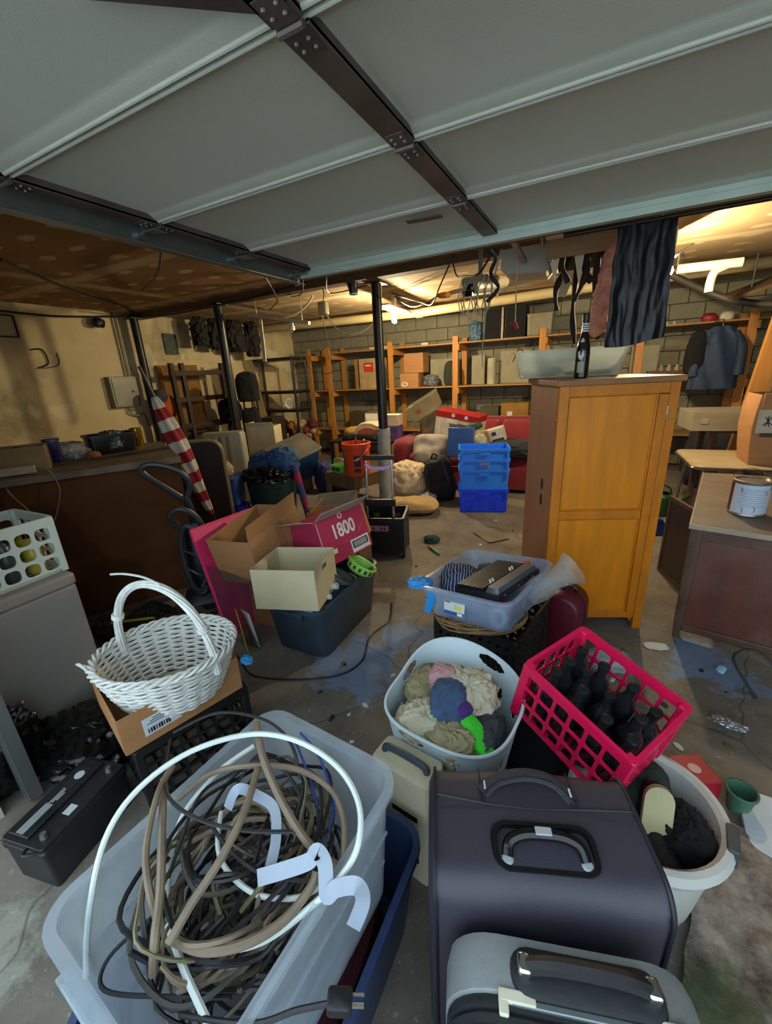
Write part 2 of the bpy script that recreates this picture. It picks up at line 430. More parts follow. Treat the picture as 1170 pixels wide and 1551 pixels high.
# ------------------------------------------------------------------ the raised sectional door overhead
M_dpan = mat('door_skin', 'b7bbab', .55, var=.08, scale=3, bump=.03, bscale=200, dirt=.35, dcol='8f8d80', dscale=1.6)
M_dstl = mat('door_stile', '564d47', .5, .4, dirt=.3)
M_dgal = mat('galvanised', '8d9490', .38, .75, dirt=.35, dcol='6b6a60')
M_dbot = mat('door_bottom_rail', 'aebcae', .42, .35, var=.08)
M_rub = mat('black_rubber', '12120f', .6)
DZ = 2.2
M_bolt = mat('dull_bolt', '7a7672', .5, .6)
door = link(bpy.data.objects.new('door_1', None)); door['kind'] = 'structure'; door.location = (0, 0, DZ)
secs = [.33, .855, 1.376, 1.898, 2.43]; cols = [-1.80, -.61, .60, 1.81, 3.02]
for i in range(4):
    y0, y1 = secs[i], secs[i+1]
    for j in range(4):
        x0, x1 = cols[j], cols[j+1]; w, d = x1-x0-.01, y1-y0-.012
        mb = MB()
        mb.rsec([(.045, w, d, .004), (.0, w, d, .004), (.0, w-.02, d-.03, .004), (.012, w-.06, d-.075, .01), (.016, w-.09, d-.10, .01)], 2)
        meshobj('panel', mb, M_dpan, door, loc=((x0+x1)/2, (y0+y1)/2, 0))
    # rolled edge along the joint: two thin ribs
    if i < 3:
        for dy, r in ((-.010, .006), (.012, .0045)):
            mb = MB(); mb.cyl((cols[0], y1+dy, -.002), (cols[-1], y1+dy, -.002), r, n=8); meshobj('joint_rib', mb, M_dpan, door)
for j, x in enumerate(cols):
    for i in range(4):
        y0, y1 = secs[i], secs[i+1]
        mb = MB(); W = .072 if 0 < j < 4 else .06
        mb.box((0, 0, -.004), (W, y1-y0-.02, .012)); mb.box((-W/2+.004, 0, .006), (.008, y1-y0-.02, .03)); mb.box((W/2-.004, 0, .006), (.008, y1-y0-.02, .03))
        meshobj('stile', mb, M_dstl, door, .002, loc=(x+(.03 if j == 0 else 0), (y0+y1)/2, -.004))
    for y in secs[1:4]:
        mb = MB(); mb.box((0, -.045, -.014), (.055, .07, .004)); mb.box((0, .045, -.014), (.055, .07, .004)); mb.cyl((-.03, 0, -.018), (.03, 0, -.018), .008, n=8)
        h = meshobj('hinge', mb, M_dstl, door, loc=(x+(.03 if j == 0 else 0), y, 0))
        for a in (-.015, .015):
            for c in (-.06, -.035, .035, .06):
                mb = MB(); mb.lathe([(.0048, 0), (.0048, -.003), (.003, -.005)], 6); meshobj('bolt', mb, M_bolt, h, loc=(a, c, -.016))
# bottom rail (at the far end now), its weather seal, and the lift cord bracket
mb = MB(); mb.box((.61, 2.442, -.012), (4.86, .07, .06)); mb.box((.61, 2.405, -.035), (4.86, .004, .03)); meshobj('bottom_rail', mb, M_dbot, door, .003)
mb = MB(); mb.tube([(-1.82, 2.475, -.015), (3.04, 2.475, -.015)], .022, 8); mb.box((.61, 2.50, .01), (4.86, .05, .09)); meshobj('weather_seal', mb, M_rub, door)
mb = MB(); mb.box((0, 0, -.012), (.16, .045, .003)); o = meshobj('label_plate', mb, mat('label_dark', '4c4b44', .6), door, loc=(-.80, 1.99, 0), rot=(0, 0, .12)); o['label'] = 'dark rectangular label stuck on the door panel'
mb = MB(); mb.box((0, 0, -.004), (.36, .09, .02)); meshobj('strut', mb, M_dstl, door, .002, loc=(-.715, .69, 0), rot=(0, 0, R(38)))
# corner and roller brackets on the near end stile
for y in (1.376, 1.898, 2.40):
    mb = MB(); mb.box((0, 0, -.03), (.07, .06, .004)); mb.box((-.035, 0, -.012), (.004, .06, .04)); mb.cyl((-.08, 0, -.02), (.02, 0, -.02), .007, n=8)
    mb.cyl((-.11, 0, -.02), (-.08, 0, -.02), .024, n=12)
    meshobj('roller_bracket', mb, M_dgal, door, loc=(-1.79, y, 0))
# tracks
for sx, nm in ((-1.872, 'door_track'), (3.10, 'door_track')):
    t = thing(nm, 'grey steel garage door track along the '+('left' if sx < 0 else 'right')+' edge of the raised door', 'track', (sx, 0, 0))
    mb = MB(); L_ = 1.86
    mb.box((-.02, .62+L_/2, 2.175), (.004, L_, .085)); mb.box((.0, .62+L_/2, 2.134), (.05, L_, .004)); mb.box((.0, .62+L_/2, 2.215), (.04, L_, .004))
    meshobj('horizontal_rail', mb, M_dgal, t, .001)
    mb = MB(); mb.box((0, .36, .93), (.075, .004, 1.8)); mb.box((-.035, .38, .93), (.004, .04, 1.8)); mb.box((.035, .38, .93), (.004, .04, 1.8)); meshobj('vertical_rail', mb, M_dgal, t)
    mb = MB(); pts = [(0, .36+.28*(1-math.cos(a)), 1.83+.345*math.sin(a)) for a in [i*math.pi/2/8 for i in range(9)]]; mb.tube(pts, .03, 6); meshobj('curved_rail', mb, M_dgal, t)
    mb = MB(); mb.box((0, 2.42, 2.32), (.03, .004, .40)); meshobj('hanger_strap', mb, M_dgal, t)

# ------------------------------------------------------------------ steel posts
M_post = mat('black_post', '1d1b17', .35, .3, dirt=.3, dcol='4a4334')
M_wrap = mat('post_wrap', '9c9d93', .8, dirt=.7, dcol='6e6256', dscale=8)
def post(x, y, label, wrap):
    t = thing('steel_post', label, 'post', (x, y, 0), group='steel posts under the ceiling beam')
    mb = MB(); mb.cyl((0, 0, 0), (0, 0, ZC-.07), .052, n=20); meshobj('shaft', mb, M_post, t)
    mb = MB(); mb.box((0, 0, ZC-.08), (.18, .18, .012)); meshobj('top_plate', mb, M_post, t)
    if wrap:
        mb = MB(); mb.lathe([(.075, .05), (.078, .5), (.074, .9), (.078, .96), (.070, .965), (.055, .965), (.055, .05)], 20); o = meshobj('wrapped_sleeve', mb, M_wrap, t); o['label'] = 'dusty whitish wrapping around the foot of the post'
        for z in (.25, .55, .88):
            mb = MB(); mb.lathe([(.080, z), (.081, z+.02), (.079, z+.045), (.074, z+.045), (.074, z)], 20); meshobj('tape_band', mb, M_wrap, t)
post(-2.205, 4.15, 'black round steel post with a dusty whitish wrapped foot', True)
post(-4.22, 3.90, 'black round steel post beside the ribbed pale suitcase', False)
post(-5.80, 3.87, 'black steel post against the stained wall beside the fuse box', False)
# ================================================================== front: bin of cables, suitcases, hamper, crate, basin
M_clear = clear_plastic('milky_plastic', 'c6d2da', .40, .28)
M_navy = mat('navy_plastic', '22365c', .35, var=.15, dirt=.3, dcol='5d6a80')
M_clothred = mat('dark_red_cloth', '4a1520', .95, var=.4)
t = thing('navy_tote', 'open navy blue plastic tote underneath the clear bin of cables', 'tote', (-.59, .40, 0))
mb = MB(); mb.bin(.54, .70, .325, .86, .06, .004, .014, .025); meshobj('body', mb, M_navy, t)
for s in (-1, 1):
    mb = MB(); mb.box((0, s*.352, .29), (.16, .022, .02)); meshobj('handle', mb, M_navy, t, .004)
mb = MB(); mb.lump((.43, .56, .34), 3, .12, 4, .42); one('clothes_heap', mb, M_clothred, 'dark red clothing stuffed inside the navy tote', 'clothing', (-.59, .40, .014))

BINL, BINR = (-.565, .362, .318), -.076
t = thing('clear_bin', 'large clear milky plastic bin overflowing with tangled cables', 'storage bin', BINL, BINR)
mb = MB(); mb.bin(.436, .572, .352, .86, .05, .003, .016, .014, 5); meshobj('body', mb, M_clear, t)
for s in (-1, 1):
    mb = MB(); mb.box((0, s*.282, .335), (.20, .026, .012)); mb.box((0, s*.29, .325), (.17, .008, .03)); meshobj('handle_lip', mb, M_clear, t, .003)
for s in (-1, 1):
    mb = MB(); mb.box((s*.190, 0, .12), (.004, .44, .008)); mb.box((s*.196, 0, .21), (.004, .46, .008)); meshobj('side_rib', mb, M_clear, t)

M_taupe = mat('taupe_cable', '7a6b58', .5, var=.2, scale=20, dirt=.3, dcol='4b443a')
M_white = mat('white_cable', 'cfd9d4', .4, var=.08)
M_blackc = mat('black_cable', '1b1b1e', .45, var=.2)
M_bluec = mat('blue_cable', '1e3f86', .45)
M_greyc = mat('grey_cable', '4f4a42', .55, var=.25, scale=15)
M_olivec = mat('olive_cable', '6d684a', .55, var=.25, scale=15)
M_rib = mat('white_ribbon', '98a4b4', .45, var=.05)
def cable(path, r, m, label, group=None, n=7, sub=6, name='cable', closed=False, cat='cable'):
    mb = MB(); mb.tube(smooth_path(path, sub, closed), r, n, closed); return one(name, mb, m, label, cat, group=group)
C_WHITE = [(-0.774, 0.122, 0.48), (-0.763, 0.159, 0.62), (-0.776, 0.222, 0.72), (-0.767, 0.296, 0.77), (-0.715, 0.388, 0.8), (-0.629, 0.476, 0.8), (-0.522, 0.506, 0.8), (-0.414, 0.499, 0.79), (-0.343, 0.465, 0.77), (-0.316, 0.415, 0.74), (-0.333, 0.374, 0.7), (-0.372, 0.331, 0.66), (-0.424, 0.266, 0.64), (-0.491, 0.224, 0.63), (-0.541, 0.209, 0.62), (-0.613, 0.221, 0.6), (-0.689, 0.266, 0.6), (-0.721, 0.335, 0.66), (-0.704, 0.427, 0.7), (-0.663, 0.505, 0.72)]
C_WHITE2 = [(-0.653, 0.383, 0.66), (-0.606, 0.332, 0.66), (-0.557, 0.311, 0.65), (-0.482, 0.311, 0.64), (-0.411, 0.34, 0.64), (-0.379, 0.378, 0.64)]
C_WHITE3 = [(-0.608, 0.212, 0.62), (-0.527, 0.184, 0.62), (-0.432, 0.158, 0.62)]
C_T1 = [(-0.658, 0.519, 0.78), (-0.571, 0.452, 0.78), (-0.483, 0.408, 0.75), (-0.415, 0.395, 0.7), (-0.365, 0.406, 0.66)]
C_T2 = [(-0.596, 0.451, 0.74), (-0.552, 0.369, 0.74), (-0.541, 0.296, 0.72), (-0.544, 0.23, 0.7), (-0.545, 0.182, 0.68)]
C_T3 = [(-0.778, 0.375, 0.74), (-0.75, 0.321, 0.74), (-0.691, 0.25, 0.72), (-0.64, 0.215, 0.7), (-0.609, 0.2, 0.66)]
C_T4 = [(-0.786, 0.354, 0.72), (-0.686, 0.279, 0.72), (-0.611, 0.218, 0.7), (-0.573, 0.177, 0.68), (-0.572, 0.158, 0.62)]
C_T5 = [(-0.564, 0.198, 0.64), (-0.495, 0.207, 0.66), (-0.441, 0.243, 0.66), (-0.402, 0.296, 0.66), (-0.385, 0.351, 0.67), (-0.386, 0.373, 0.68)]
C_T6 = [(-0.75, 0.354, 0.68), (-0.699, 0.409, 0.72), (-0.616, 0.451, 0.74), (-0.529, 0.5, 0.72), (-0.445, 0.505, 0.7), (-0.393, 0.475, 0.68), (-0.361, 0.423, 0.66)]
C_T7 = [(-0.71, 0.296, 0.62), (-0.646, 0.363, 0.64), (-0.57, 0.422, 0.64), (-0.462, 0.443, 0.62), (-0.396, 0.395, 0.6), (-0.419, 0.304, 0.6), (-0.486, 0.223, 0.58), (-0.549, 0.174, 0.56)]
C_K1 = [(-0.881, 0.447, 0.72), (-0.808, 0.528, 0.74), (-0.664, 0.548, 0.76), (-0.574, 0.536, 0.74), (-0.519, 0.496, 0.7)]
C_K2 = [(-0.859, 0.425, 0.73), (-0.779, 0.357, 0.74), (-0.714, 0.322, 0.74), (-0.626, 0.319, 0.74), (-0.532, 0.347, 0.73), (-0.437, 0.397, 0.72)]
C_K3 = [(-0.646, 0.249, 0.66), (-0.693, 0.364, 0.7), (-0.676, 0.431, 0.7), (-0.615, 0.488, 0.72)]
C_K4 = [(-0.621, 0.338, 0.7), (-0.552, 0.324, 0.69), (-0.472, 0.326, 0.68), (-0.392, 0.359, 0.67)]
C_K5 = [(-0.687, 0.218, 0.56), (-0.732, 0.152, 0.52), (-0.707, 0.124, 0.5), (-0.586, 0.165, 0.52), (-0.469, 0.213, 0.54)]
C_K6 = [(-0.366, 0.181, 0.66), (-0.306, 0.217, 0.68), (-0.249, 0.246, 0.7)]
C_B1 = [(-0.585, 0.582, 0.72), (-0.526, 0.567, 0.7), (-0.471, 0.535, 0.66), (-0.439, 0.5, 0.64), (-0.429, 0.444, 0.62)]
C_B2 = [(-0.591, 0.568, 0.7), (-0.522, 0.529, 0.66), (-0.481, 0.496, 0.64)]
C_RIB = [(-0.617, 0.377, 0.7), (-0.601, 0.398, 0.74), (-0.566, 0.415, 0.72), (-0.521, 0.414, 0.71), (-0.489, 0.38, 0.69), (-0.471, 0.342, 0.68)]
C_RIB2 = [(-0.479, 0.317, 0.68), (-0.433, 0.34, 0.7), (-0.391, 0.363, 0.72), (-0.378, 0.373, 0.74), (-0.361, 0.371, 0.72), (-0.344, 0.348, 0.69), (-0.33, 0.359, 0.7), (-0.293, 0.368, 0.72), (-0.285, 0.371, 0.68), (-0.301, 0.356, 0.62)]
cable(C_WHITE, .0058, M_white, 'thick white cable looping high over the bin of cables', n=8)
cable(C_WHITE2, .0048, M_white, 'short curved length of white cable low in the middle of the bin')
cable(C_WHITE3, .0060, M_white, 'straight white cable end pointing to the near corner of the bin')
for k, (p, r, lb) in enumerate(((C_T1, .0078, 'thick taupe cable running from the top of the bin down to its right rim'), (C_T2, .0078, 'thick taupe cable crossing the middle of the bin diagonally'), (C_T3, .0068, 'taupe cable bent along the left of the coil in the bin'),
        (C_T4, .0078, 'thick taupe cable standing straight at the left of the coil'), (C_T5, .0082, 'thick taupe cable curving round the near end of the coil'), (C_T6, .0062, 'taupe cable arching across the far end of the coil'), (C_T7, .0060, 'taupe cable making a wide loop deep in the bin'))):
    cable(p, r, M_taupe, lb, 'taupe cables in the clear bin', n=8)
for p, lb in ((C_K1, 'thin black cable arching over the far rim of the clear bin'), (C_K2, 'black cable sweeping across the middle of the coil'), (C_K3, 'black cable rising steeply through the left of the coil'), (C_K4, 'black cable dipping below the white ribbon'), (C_K5, 'thin black cable sagging at the near left inside the bin')):
    cable(p, .0038, M_blackc, lb, 'black cables in the clear bin')
cable(C_B1, .003, M_bluec, 'blue cable curling at the far right of the clear bin'); cable(C_B2, .003, M_bluec, 'short blue cable at the far end of the coil')
# black power cord with a three-pin plug over the bin's right rim
t = thing('power_cord', 'black power cord with a three-prong plug hanging over the bin rim', 'power cord')
mb = MB(); mb.tube(smooth_path([(-.50, .15, .60)]+C_K6, 8), .0042, 8); meshobj('cord', mb, M_blackc, t)
mb = MB(); mb.T = Tm(C_K6[-1], (0, .1, .47)); mb.rsec([(-.011, .030, .020, .006), (-.009, .036, .026, .006), (.009, .036, .026, .006), (.011, .030, .020, .006)]); pg = meshobj('plug', mb, M_blackc, t)
for dy, dz in ((-.006, .004), (.006, .004), (0, -.006)):
    mb = MB(); mb.T = Tm(C_K6[-1], (0, .1, .47)); mb.box((.026, dy, dz), (.018, .0018, .006)); meshobj('prong', mb, mat('prong_steel', 'c9c6bb', .25, .9), pg)
# ribbon
def ribbon(path, w, label):
    p = smooth_path(path, 8); mb = MB(); vs = []; fs = []
    for i, q in enumerate(p):
        tn = (p[min(i+1, len(p)-1)]-p[max(i-1, 0)]).normalized(); sd = tn.cross(Vector((.35, -.5, .78))).normalized()
        nn = tn.cross(sd).normalized()*.0006
        vs += [q+sd*w/2+nn, q-sd*w/2+nn, q-sd*w/2-nn, q+sd*w/2-nn]
    for i in range(len(p)-1):
        for k in range(4): fs.append((4*i+k, 4*i+(k+1) % 4, 4*i+4+(k+1) % 4, 4*i+4+k))
    mb.add(vs, fs); return one('ribbon', mb, M_rib, label, 'ribbon', group='white ribbons on the cables')
ribbon(C_RIB, .020, 'white ribbon looped in the middle of the cable coil')
ribbon(C_RIB2, .026, 'white ribbon trailing over the right rim of the clear bin')
# the deep tangle: many thinner cables filling the bin
rnd = random.Random(11); BM = Tm(BINL, (0, 0, BINR))
for k in range(46):
    z = .045+.30*(k/46)**.85; rx = rnd.uniform(.07, .150); ry = rnd.uniform(.09, .205); ph = rnd.uniform(0, 6.28); pts = []
    cx = rnd.uniform(-1, 1)*(.162-rx); cy = rnd.uniform(-1, 1)*(.225-ry)
    turns = rnd.choice((1, 1.3, 1.8)); n = int(11*turns)
    for i in range(n):
        a = ph+2*math.pi*turns*i/n
        q = Vector((cx+rx*math.cos(a)*rnd.uniform(.82, 1.04), cy+ry*math.sin(a)*rnd.uniform(.82, 1.04), min(.36, z+rnd.uniform(-.02, .03)+.035*math.sin(a*2+k))))
        q.x = max(-.170, min(.170, q.x)); q.y = max(-.235, min(.235, q.y)); q.z = max(.028, q.z)
        pts.append(BM @ q)
    m, nm = ((M_greyc, 'dull grey'), (M_olivec, 'olive brown'), (M_blackc, 'thin black'), (M_taupe, 'thin taupe'))[(k*7) % 4 if k % 5 else 2]
    cable(pts, rnd.choice((.0035, .0042, .005)), m, nm+' cable tangled deep in the clear bin', nm+' cables tangled in the bin', n=5, sub=4)

# ------------------------------------------------------------------ soft upright suitcase
M_suit = mat('suitcase_cloth', '37353f', .46, var=.12, scale=4, bump=.05, bscale=400, dirt=.25, dcol='4d4c5e')
M_pipe = mat('suitcase_piping', '24242c', .5); M_bpl = mat('black_gloss_plastic', '101013', .22); M_gpl = mat('grey_button', '9aa0a4', .35)
t = thing('soft_suitcase', 'large dark slate fabric suitcase standing upright beside the cable bin', 'suitcase', (-.041, .700, 0), .364)
W, D, Hh = .47, .285, .59
def prof(d, h, r, x, z0=.012): return [(x, y, z+h/2+z0) for y, z in rrect(d, h, r, 6)]
mb = MB(); mb.loft([prof(D-.05, Hh-.05, .05, -W/2, .037), prof(D-.006, Hh-.01, .058, -W/2+.012, .017), prof(D, Hh-.012, .06, -W/2+.03), prof(D+.006, Hh-.004, .062, -.08), prof(D+.008, Hh-.003, .062, 0), prof(D+.006, Hh-.004, .062, .09), prof(D, Hh-.012, .06, W/2-.03), prof(D-.006, Hh-.01, .058, W/2-.012, .017), prof(D-.05, Hh-.05, .05, W/2, .037)])
meshobj('body', mb, M_suit, t, sharp=60)
for s in (-1, 1):
    mb = MB(); mb.tube(prof(D+.002, Hh-.006, .06, s*(W/2-.014), .015), .0048, 6, closed=True); meshobj('piping', mb, M_pipe, t)
zt = Hh+.0085
mb = MB()
for x in (-.112, .098): mb.tube([(x, .125, zt-.008), (x, .09, zt), (x, .03, zt)], .0016, 5)
mb.tube(smooth_path([(-.22, .045, zt-.001), (-.10, .030, zt), (.0, .024, zt+.001), (.09, .030, zt), (.22, .036, zt-.001)], 5), .0020, 5); meshobj('seam', mb, M_pipe, t)
mb = MB(); pts = smooth_path([(-.110, .055, zt), (-.07, .085, zt+.008), (0, .100, zt+.011), (.06, .088, zt+.008), (.096, .050, zt)], 6)
mb.tube(pts, .017, 8, flat=.35); h = meshobj('carry_handle', mb, mat('handle_web', '2f2f38', .6, bump=.2, bscale=200), t)
mb = MB(); mb.tube([p+Vector((0, -.011, .004)) for p in pts], .0035, 6); meshobj('handle_piping', mb, M_pipe, h)
for x, y in ((-.103, .068), (.090, .062)):
    mb = MB(); mb.box((x, y, zt+.010), (.004, .020, .002)); meshobj('white_stitch', mb, mat('stitch_white', 'c9cdd0', .6), h)
# recessed pull-handle tray on the front shoulder
TM = Tm((.005, -.056, zt-.006), (R(9), 0, 0))
mb = MB(); mb.T = TM
mb.rsec([(.004, .215, .096, .03), (.013, .208, .090, .03), (.013, .190, .074, .024), (-.004, .184, .068, .02)], 5, cap0=False); tr = meshobj('handle_tray', mb, M_bpl, t)
mb = MB(); mb.T = TM; mb.tube(smooth_path([(-.078, -.020, .008), (-.070, .004, .016), (-.040, .016, .021), (0, .018, .022), (.040, .016, .021), (.070, .004, .016), (.078, -.020, .008)], 5), .0115, 8); g = meshobj('pull_handle', mb, M_bpl, t)
mb = MB(); mb.T = TM; mb.box((0, .020, .031), (.034, .016, .006)); meshobj('release_button', mb, M_gpl, g, .002)
for s in (-1, 1):
    mb = MB(); mb.T = TM; mb.lathe([(.011, 0), (.012, .006), (.008, .009)], 10, (s*.078, -.025, .004)); meshobj('end_cap', mb, M_gpl, g)
for s in (-1, 1):
    for y in (-.10, .10):
        mb = MB(); mb.lathe([(.012, 0), (.014, .012), (.010, .016)], 10, (s*.19, y, 0)); meshobj('foot', mb, M_bpl, t)

# ------------------------------------------------------------------ grey hard-shell case in front
M_shell = mat('grey_shell', '8d9292', .5, var=.15, dirt=.5, dcol='5c5d58', dscale=5); M_dshell = mat('charcoal_band', '26282b', .5, var=.2)
M_cream = mat('cream_latch', 'cfcbb4', .4); M_chrome = mat('chrome', 'c8cccc', .15, 1.0, var=.03, bump=0)
t = thing('hard_case', 'scuffed grey hard-shell case with a black handle in front of the suitcase', 'suitcase', (.060, .470, 0), .30)
W, Hh = .43, .545
def pr2(w, h, r, y): return [(x, y, z+Hh/2) for x, z in rrect(w, h, r, 6)]
mb = MB(); mb.loft([pr2(W-.06, Hh-.06, .07, .075), pr2(W-.012, Hh-.012, .085, .068), pr2(W, Hh, .09, .045), pr2(W, Hh, .09, -.010), pr2(W-.012, Hh-.012, .085, -.014)][::-1]); meshobj('rear_shell', mb, M_shell, t, sharp=50)
mb = MB(); rg = [pr2(W-.012, Hh-.012, .085, -.013)]
for k in range(3): rg += [pr2(W-.004, Hh-.004, .09, -.020-.018*k), pr2(W-.004, Hh-.004, .09, -.030-.018*k), pr2(W-.018, Hh-.018, .085, -.033-.018*k), pr2(W-.018, Hh-.018, .085, -.036-.018*k)]
rg += [pr2(W-.07, Hh-.07, .07, -.085)]
mb.loft(rg[::-1]); meshobj('ribbed_front_shell', mb, M_dshell, t, sharp=50)
mb = MB(); mb.T = Tm((.02, .018, Hh), (0, 0, 0)); mb.rsec([(-.004, .25, .072, .03), (.006, .245, .066, .03), (.010, .22, .045, .02)], 4); pad = meshobj('handle_pad', mb, M_dshell, t)
mb = MB(); mb.tube(smooth_path([(-.075, .018, Hh+.022), (-.04, .018, Hh+.034), (.02, .018, Hh+.038), (.08, .018, Hh+.034), (.115, .018, Hh+.022)], 5), .0135, 8); h = meshobj('handle', mb, mat('handle_matte', '141417', .55), t)
for x in (-.082, .122):
    mb = MB(); mb.box((x, .018, Hh+.020), (.022, .030, .026)); meshobj('handle_end', mb, M_chrome, h, .005)
for x in (-.095, .15):
    mb = MB(); mb.box((x, -.016, Hh+.001), (.058, .018, .010)); mb.box((x-.024, -.024, Hh+.001), (.016, .034, .009)); meshobj('latch', mb, M_cream, t, .003)
mb = MB(); mb.box((.03, -.021, Hh-.001), (.27, .010, .010)); meshobj('seal_strip', mb, mat('worn_aluminium', '7f8a8c', .35, .6, dirt=.6), t, .002)

# ------------------------------------------------------------------ cream case with dark handle behind the bin
t = thing('cream_case', 'cream plastic case with a dark grey handle between bin and hamper', 'case', (-.425, .845, 0), -.14)
mb = MB(); mb.rsec([(0, .20, .10, .02), (.40, .21, .11, .02), (.425, .205, .105, .02), (.435, .18, .08, .02)]); meshobj('body', mb, mat('cream_plastic', 'c9c2a4', .45, dirt=.4), t)
mb = MB(); mb.tube(smooth_path([(-.075, -.01, .428), (-.06, -.01, .455), (.06, -.01, .455), (.075, -.01, .428)], 4), .011, 8); meshobj('handle', mb, mat('dark_grey_grip', '3a4650', .45), t)
for z in (.10, .16, .22, .28):
    mb = MB(); mb.box((.02, -.0535, z), (.09, .004, .018)); meshobj('vent_slot', mb, M_bpl, t)

# ------------------------------------------------------------------ white laundry hamper with clothes
M_hamp = mat('hamper_white', 'c9dbe2', .38, var=.05)
HL, HR = (-.365, 1.115, 0), -.12
t = thing('laundry_hamper', 'white plastic laundry hamper with oval holes, full of clothes', 'hamper', HL, HR)
def ham_r(u):   # plan radius of the rounded-square hamper
    c, s = math.cos(u), math.sin(u); return (abs(c)**3.0+abs(s)**3.0)**(-1/3.0)
def ham(u, z, inset=0.0):
    zt_ = .455+.075*max(0, math.sin(u-.25))**2
    k = z*zt_; rr = (.150+.078*(k/.5))-inset
    return Vector((ham_r(u)*rr*math.cos(u), ham_r(u)*rr*.96*math.sin(u), .004+k))
NU, NV = 260, 120
hol = []
for uc in (.25, 1.32, 2.9, 4.45): hol.append((uc, .93, .23, .045))
for uc in [i*.37 for i in range(17)]:
    for vc in (.20, .38, .56, .74):
        hol.append((uc+(.18 if int(vc*100) in (20, 56) else 0), vc, .06, .06))
def inhole(u, v):
    if v > .86 and abs(((u-1.05) % 6.283)) < 9: pass
    for uc, vc, ru, rv in hol:
        du = (u-uc+math.pi) % (2*math.pi)-math.pi
        if (du/ru)**2+((v-vc)/rv)**2 < 1: return True
    return False
vs = []; fs = []
for sgn in (0, 1):
    for i in range(NU):
        for j in range(NV+1): vs.append(ham(2*math.pi*i/NU, j/NV, .003 if sgn else 0))
B = NU*(NV+1); keep = {}
for i in range(NU):
    for j in range(NV): keep[(i, j)] = not inhole(2*math.pi*(i+.5)/NU, (j+.5)/NV)
for i in range(NU):
    i2 = (i+1) % NU
    for j in range(NV):
        if not keep[(i, j)]: continue
        a, b, c, d = i*(NV+1)+j, i2*(NV+1)+j, i2*(NV+1)+j+1, i*(NV+1)+j+1
        fs.append((a, b, c, d)); fs.append((B+d, B+c, B+b, B+a))
        if not keep[((i-1) % NU, j)]: fs.append((a, d, B+d, B+a))
        if not keep[((i+1) % NU, j)]: fs.append((b, B+b, B+c, c))
        if j+1 < NV and not keep[(i, j+1)]: fs.append((d, c, B+c, B+d))
        if j > 0 and not keep[(i, j-1)]: fs.append((a, B+a, B+b, b))
mb = MB(); mb.add(vs, fs); meshobj('body', mb, M_hamp, t, sharp=60)
mb = MB(); mb.tube([ham(2*math.pi*i/60, 1.0) for i in range(60)], .0055, 6, closed=True); meshobj('rim', mb, M_hamp, t)
mb = MB(); mb.loft([[ham(2*math.pi*i/40, z) for i in range(40)] for z in (0, .012)]); meshobj('base', mb, M_hamp, t)
HM = Tm(HL, (0, 0, HR))
def cloth(name, s, loc, seed, m, label, rot=(0,0,0), amp=.2, freq=4.0, M=None, cat='clothing', group=None, e=.8):
    mb = MB(); mb.lump(s, seed, amp, freq, .42, e=e)
    o = one(name, mb, m, label, cat, group=group, sharp=80)
    o.matrix_world = (M or Matrix.Identity(4)) @ Tm(loc, rot); return o
c1 = mat('cream_cloth', 'c9c3a8', .95, var=.12, bump=.2, bscale=300); c2 = mat('khaki_cloth', 'a39a75', .95, var=.15, bump=.2, bscale=300); c3 = mat('pink_cloth', 'b98d90', .95, var=.12)
c4 = mat('denim', '41587c', .9, var=.3, scale=30, bump=.2, bscale=300); c5 = mat('lime_cloth', '3fd031', .85, var=.1); c6 = mat('purple_cloth', '4b2a75', .9); c7 = mat('white_cloth', 'c3cbd2', .95, var=.1); c8 = mat('charcoal_cloth', '3c4147', .95)
cloth('clothes_heap', (.27, .27, .40), (0, 0, .012), 40, c8, 'charcoal clothing at the bottom of the white hamper', M=HM, amp=.08)
cloth('garment', (.21, .18, .13), (.015, .06, .385), 1, c1, 'crumpled cream shirt on top of the hamper clothes', (.2, .1, .3), M=HM, amp=.3, freq=6)
cloth('garment', (.16, .20, .12), (-.125, .035, .36), 2, c2, 'khaki garment against the left side of the hamper', (0, .3, 0), M=HM, amp=.3, freq=6)
cloth('garment', (.11, .10, .09), (-.07, .06, .435), 3, c3, 'dusty pink garment next to the cream shirt', (.2, 0, .5), M=HM, amp=.2)
cloth('jeans', (.13, .17, .085), (-.005, -.035, .435), 4, c4, 'folded blue denim jeans in the middle of the hamper', (.25, .1, .5), M=HM, amp=.15)
cloth('garment', (.18, .14, .12), (-.06, -.105, .36), 5, c1, 'cream garment at the near edge of the hamper', (0, 0, .4), M=HM, amp=.3, freq=6)
cloth('garment', (.16, .12, .12), (.05, -.13, .36), 6, c2, 'pale khaki garment beside the suitcase top', (.1, 0, -.2), M=HM, amp=.25, freq=6)
cloth('garment', (.12, .10, .08), (.0, .13, .36), 7, c7, 'white garment at the back of the hamper', M=HM, amp=.25, freq=6)
cloth('garment', (.13, .17, .08), (.135, -.04, .375), 8, c8, 'charcoal garment on the right inside the hamper', (0, -.4, 0), M=HM, amp=.25)
t = thing('sock', 'lime green and purple garment lying on the hamper clothes', 'clothing', (HM @ Vector((.115, -.085, .425))), (0.1, .45, -.6))
mb = MB(); mb.lump((.15, .065, .035), 9, .1, 3, .42); meshobj('lime_part', mb, c5, t, sharp=80)
mb = MB(); mb.T = Tm((-.08, .0, .003)); mb.lump((.05, .07, .04), 10, .1, 3, .42); meshobj('purple_part', mb, c6, t, sharp=80)
mb = MB(); mb.lump((.05, .015, .015), 12, .1); one('marker', mb, mat('yellowgreen', 'b5c653', .5), 'small yellow green clip on the pink garment', 'clip', HM @ Vector((-.055, .085, .475)), (0, 0, .2))

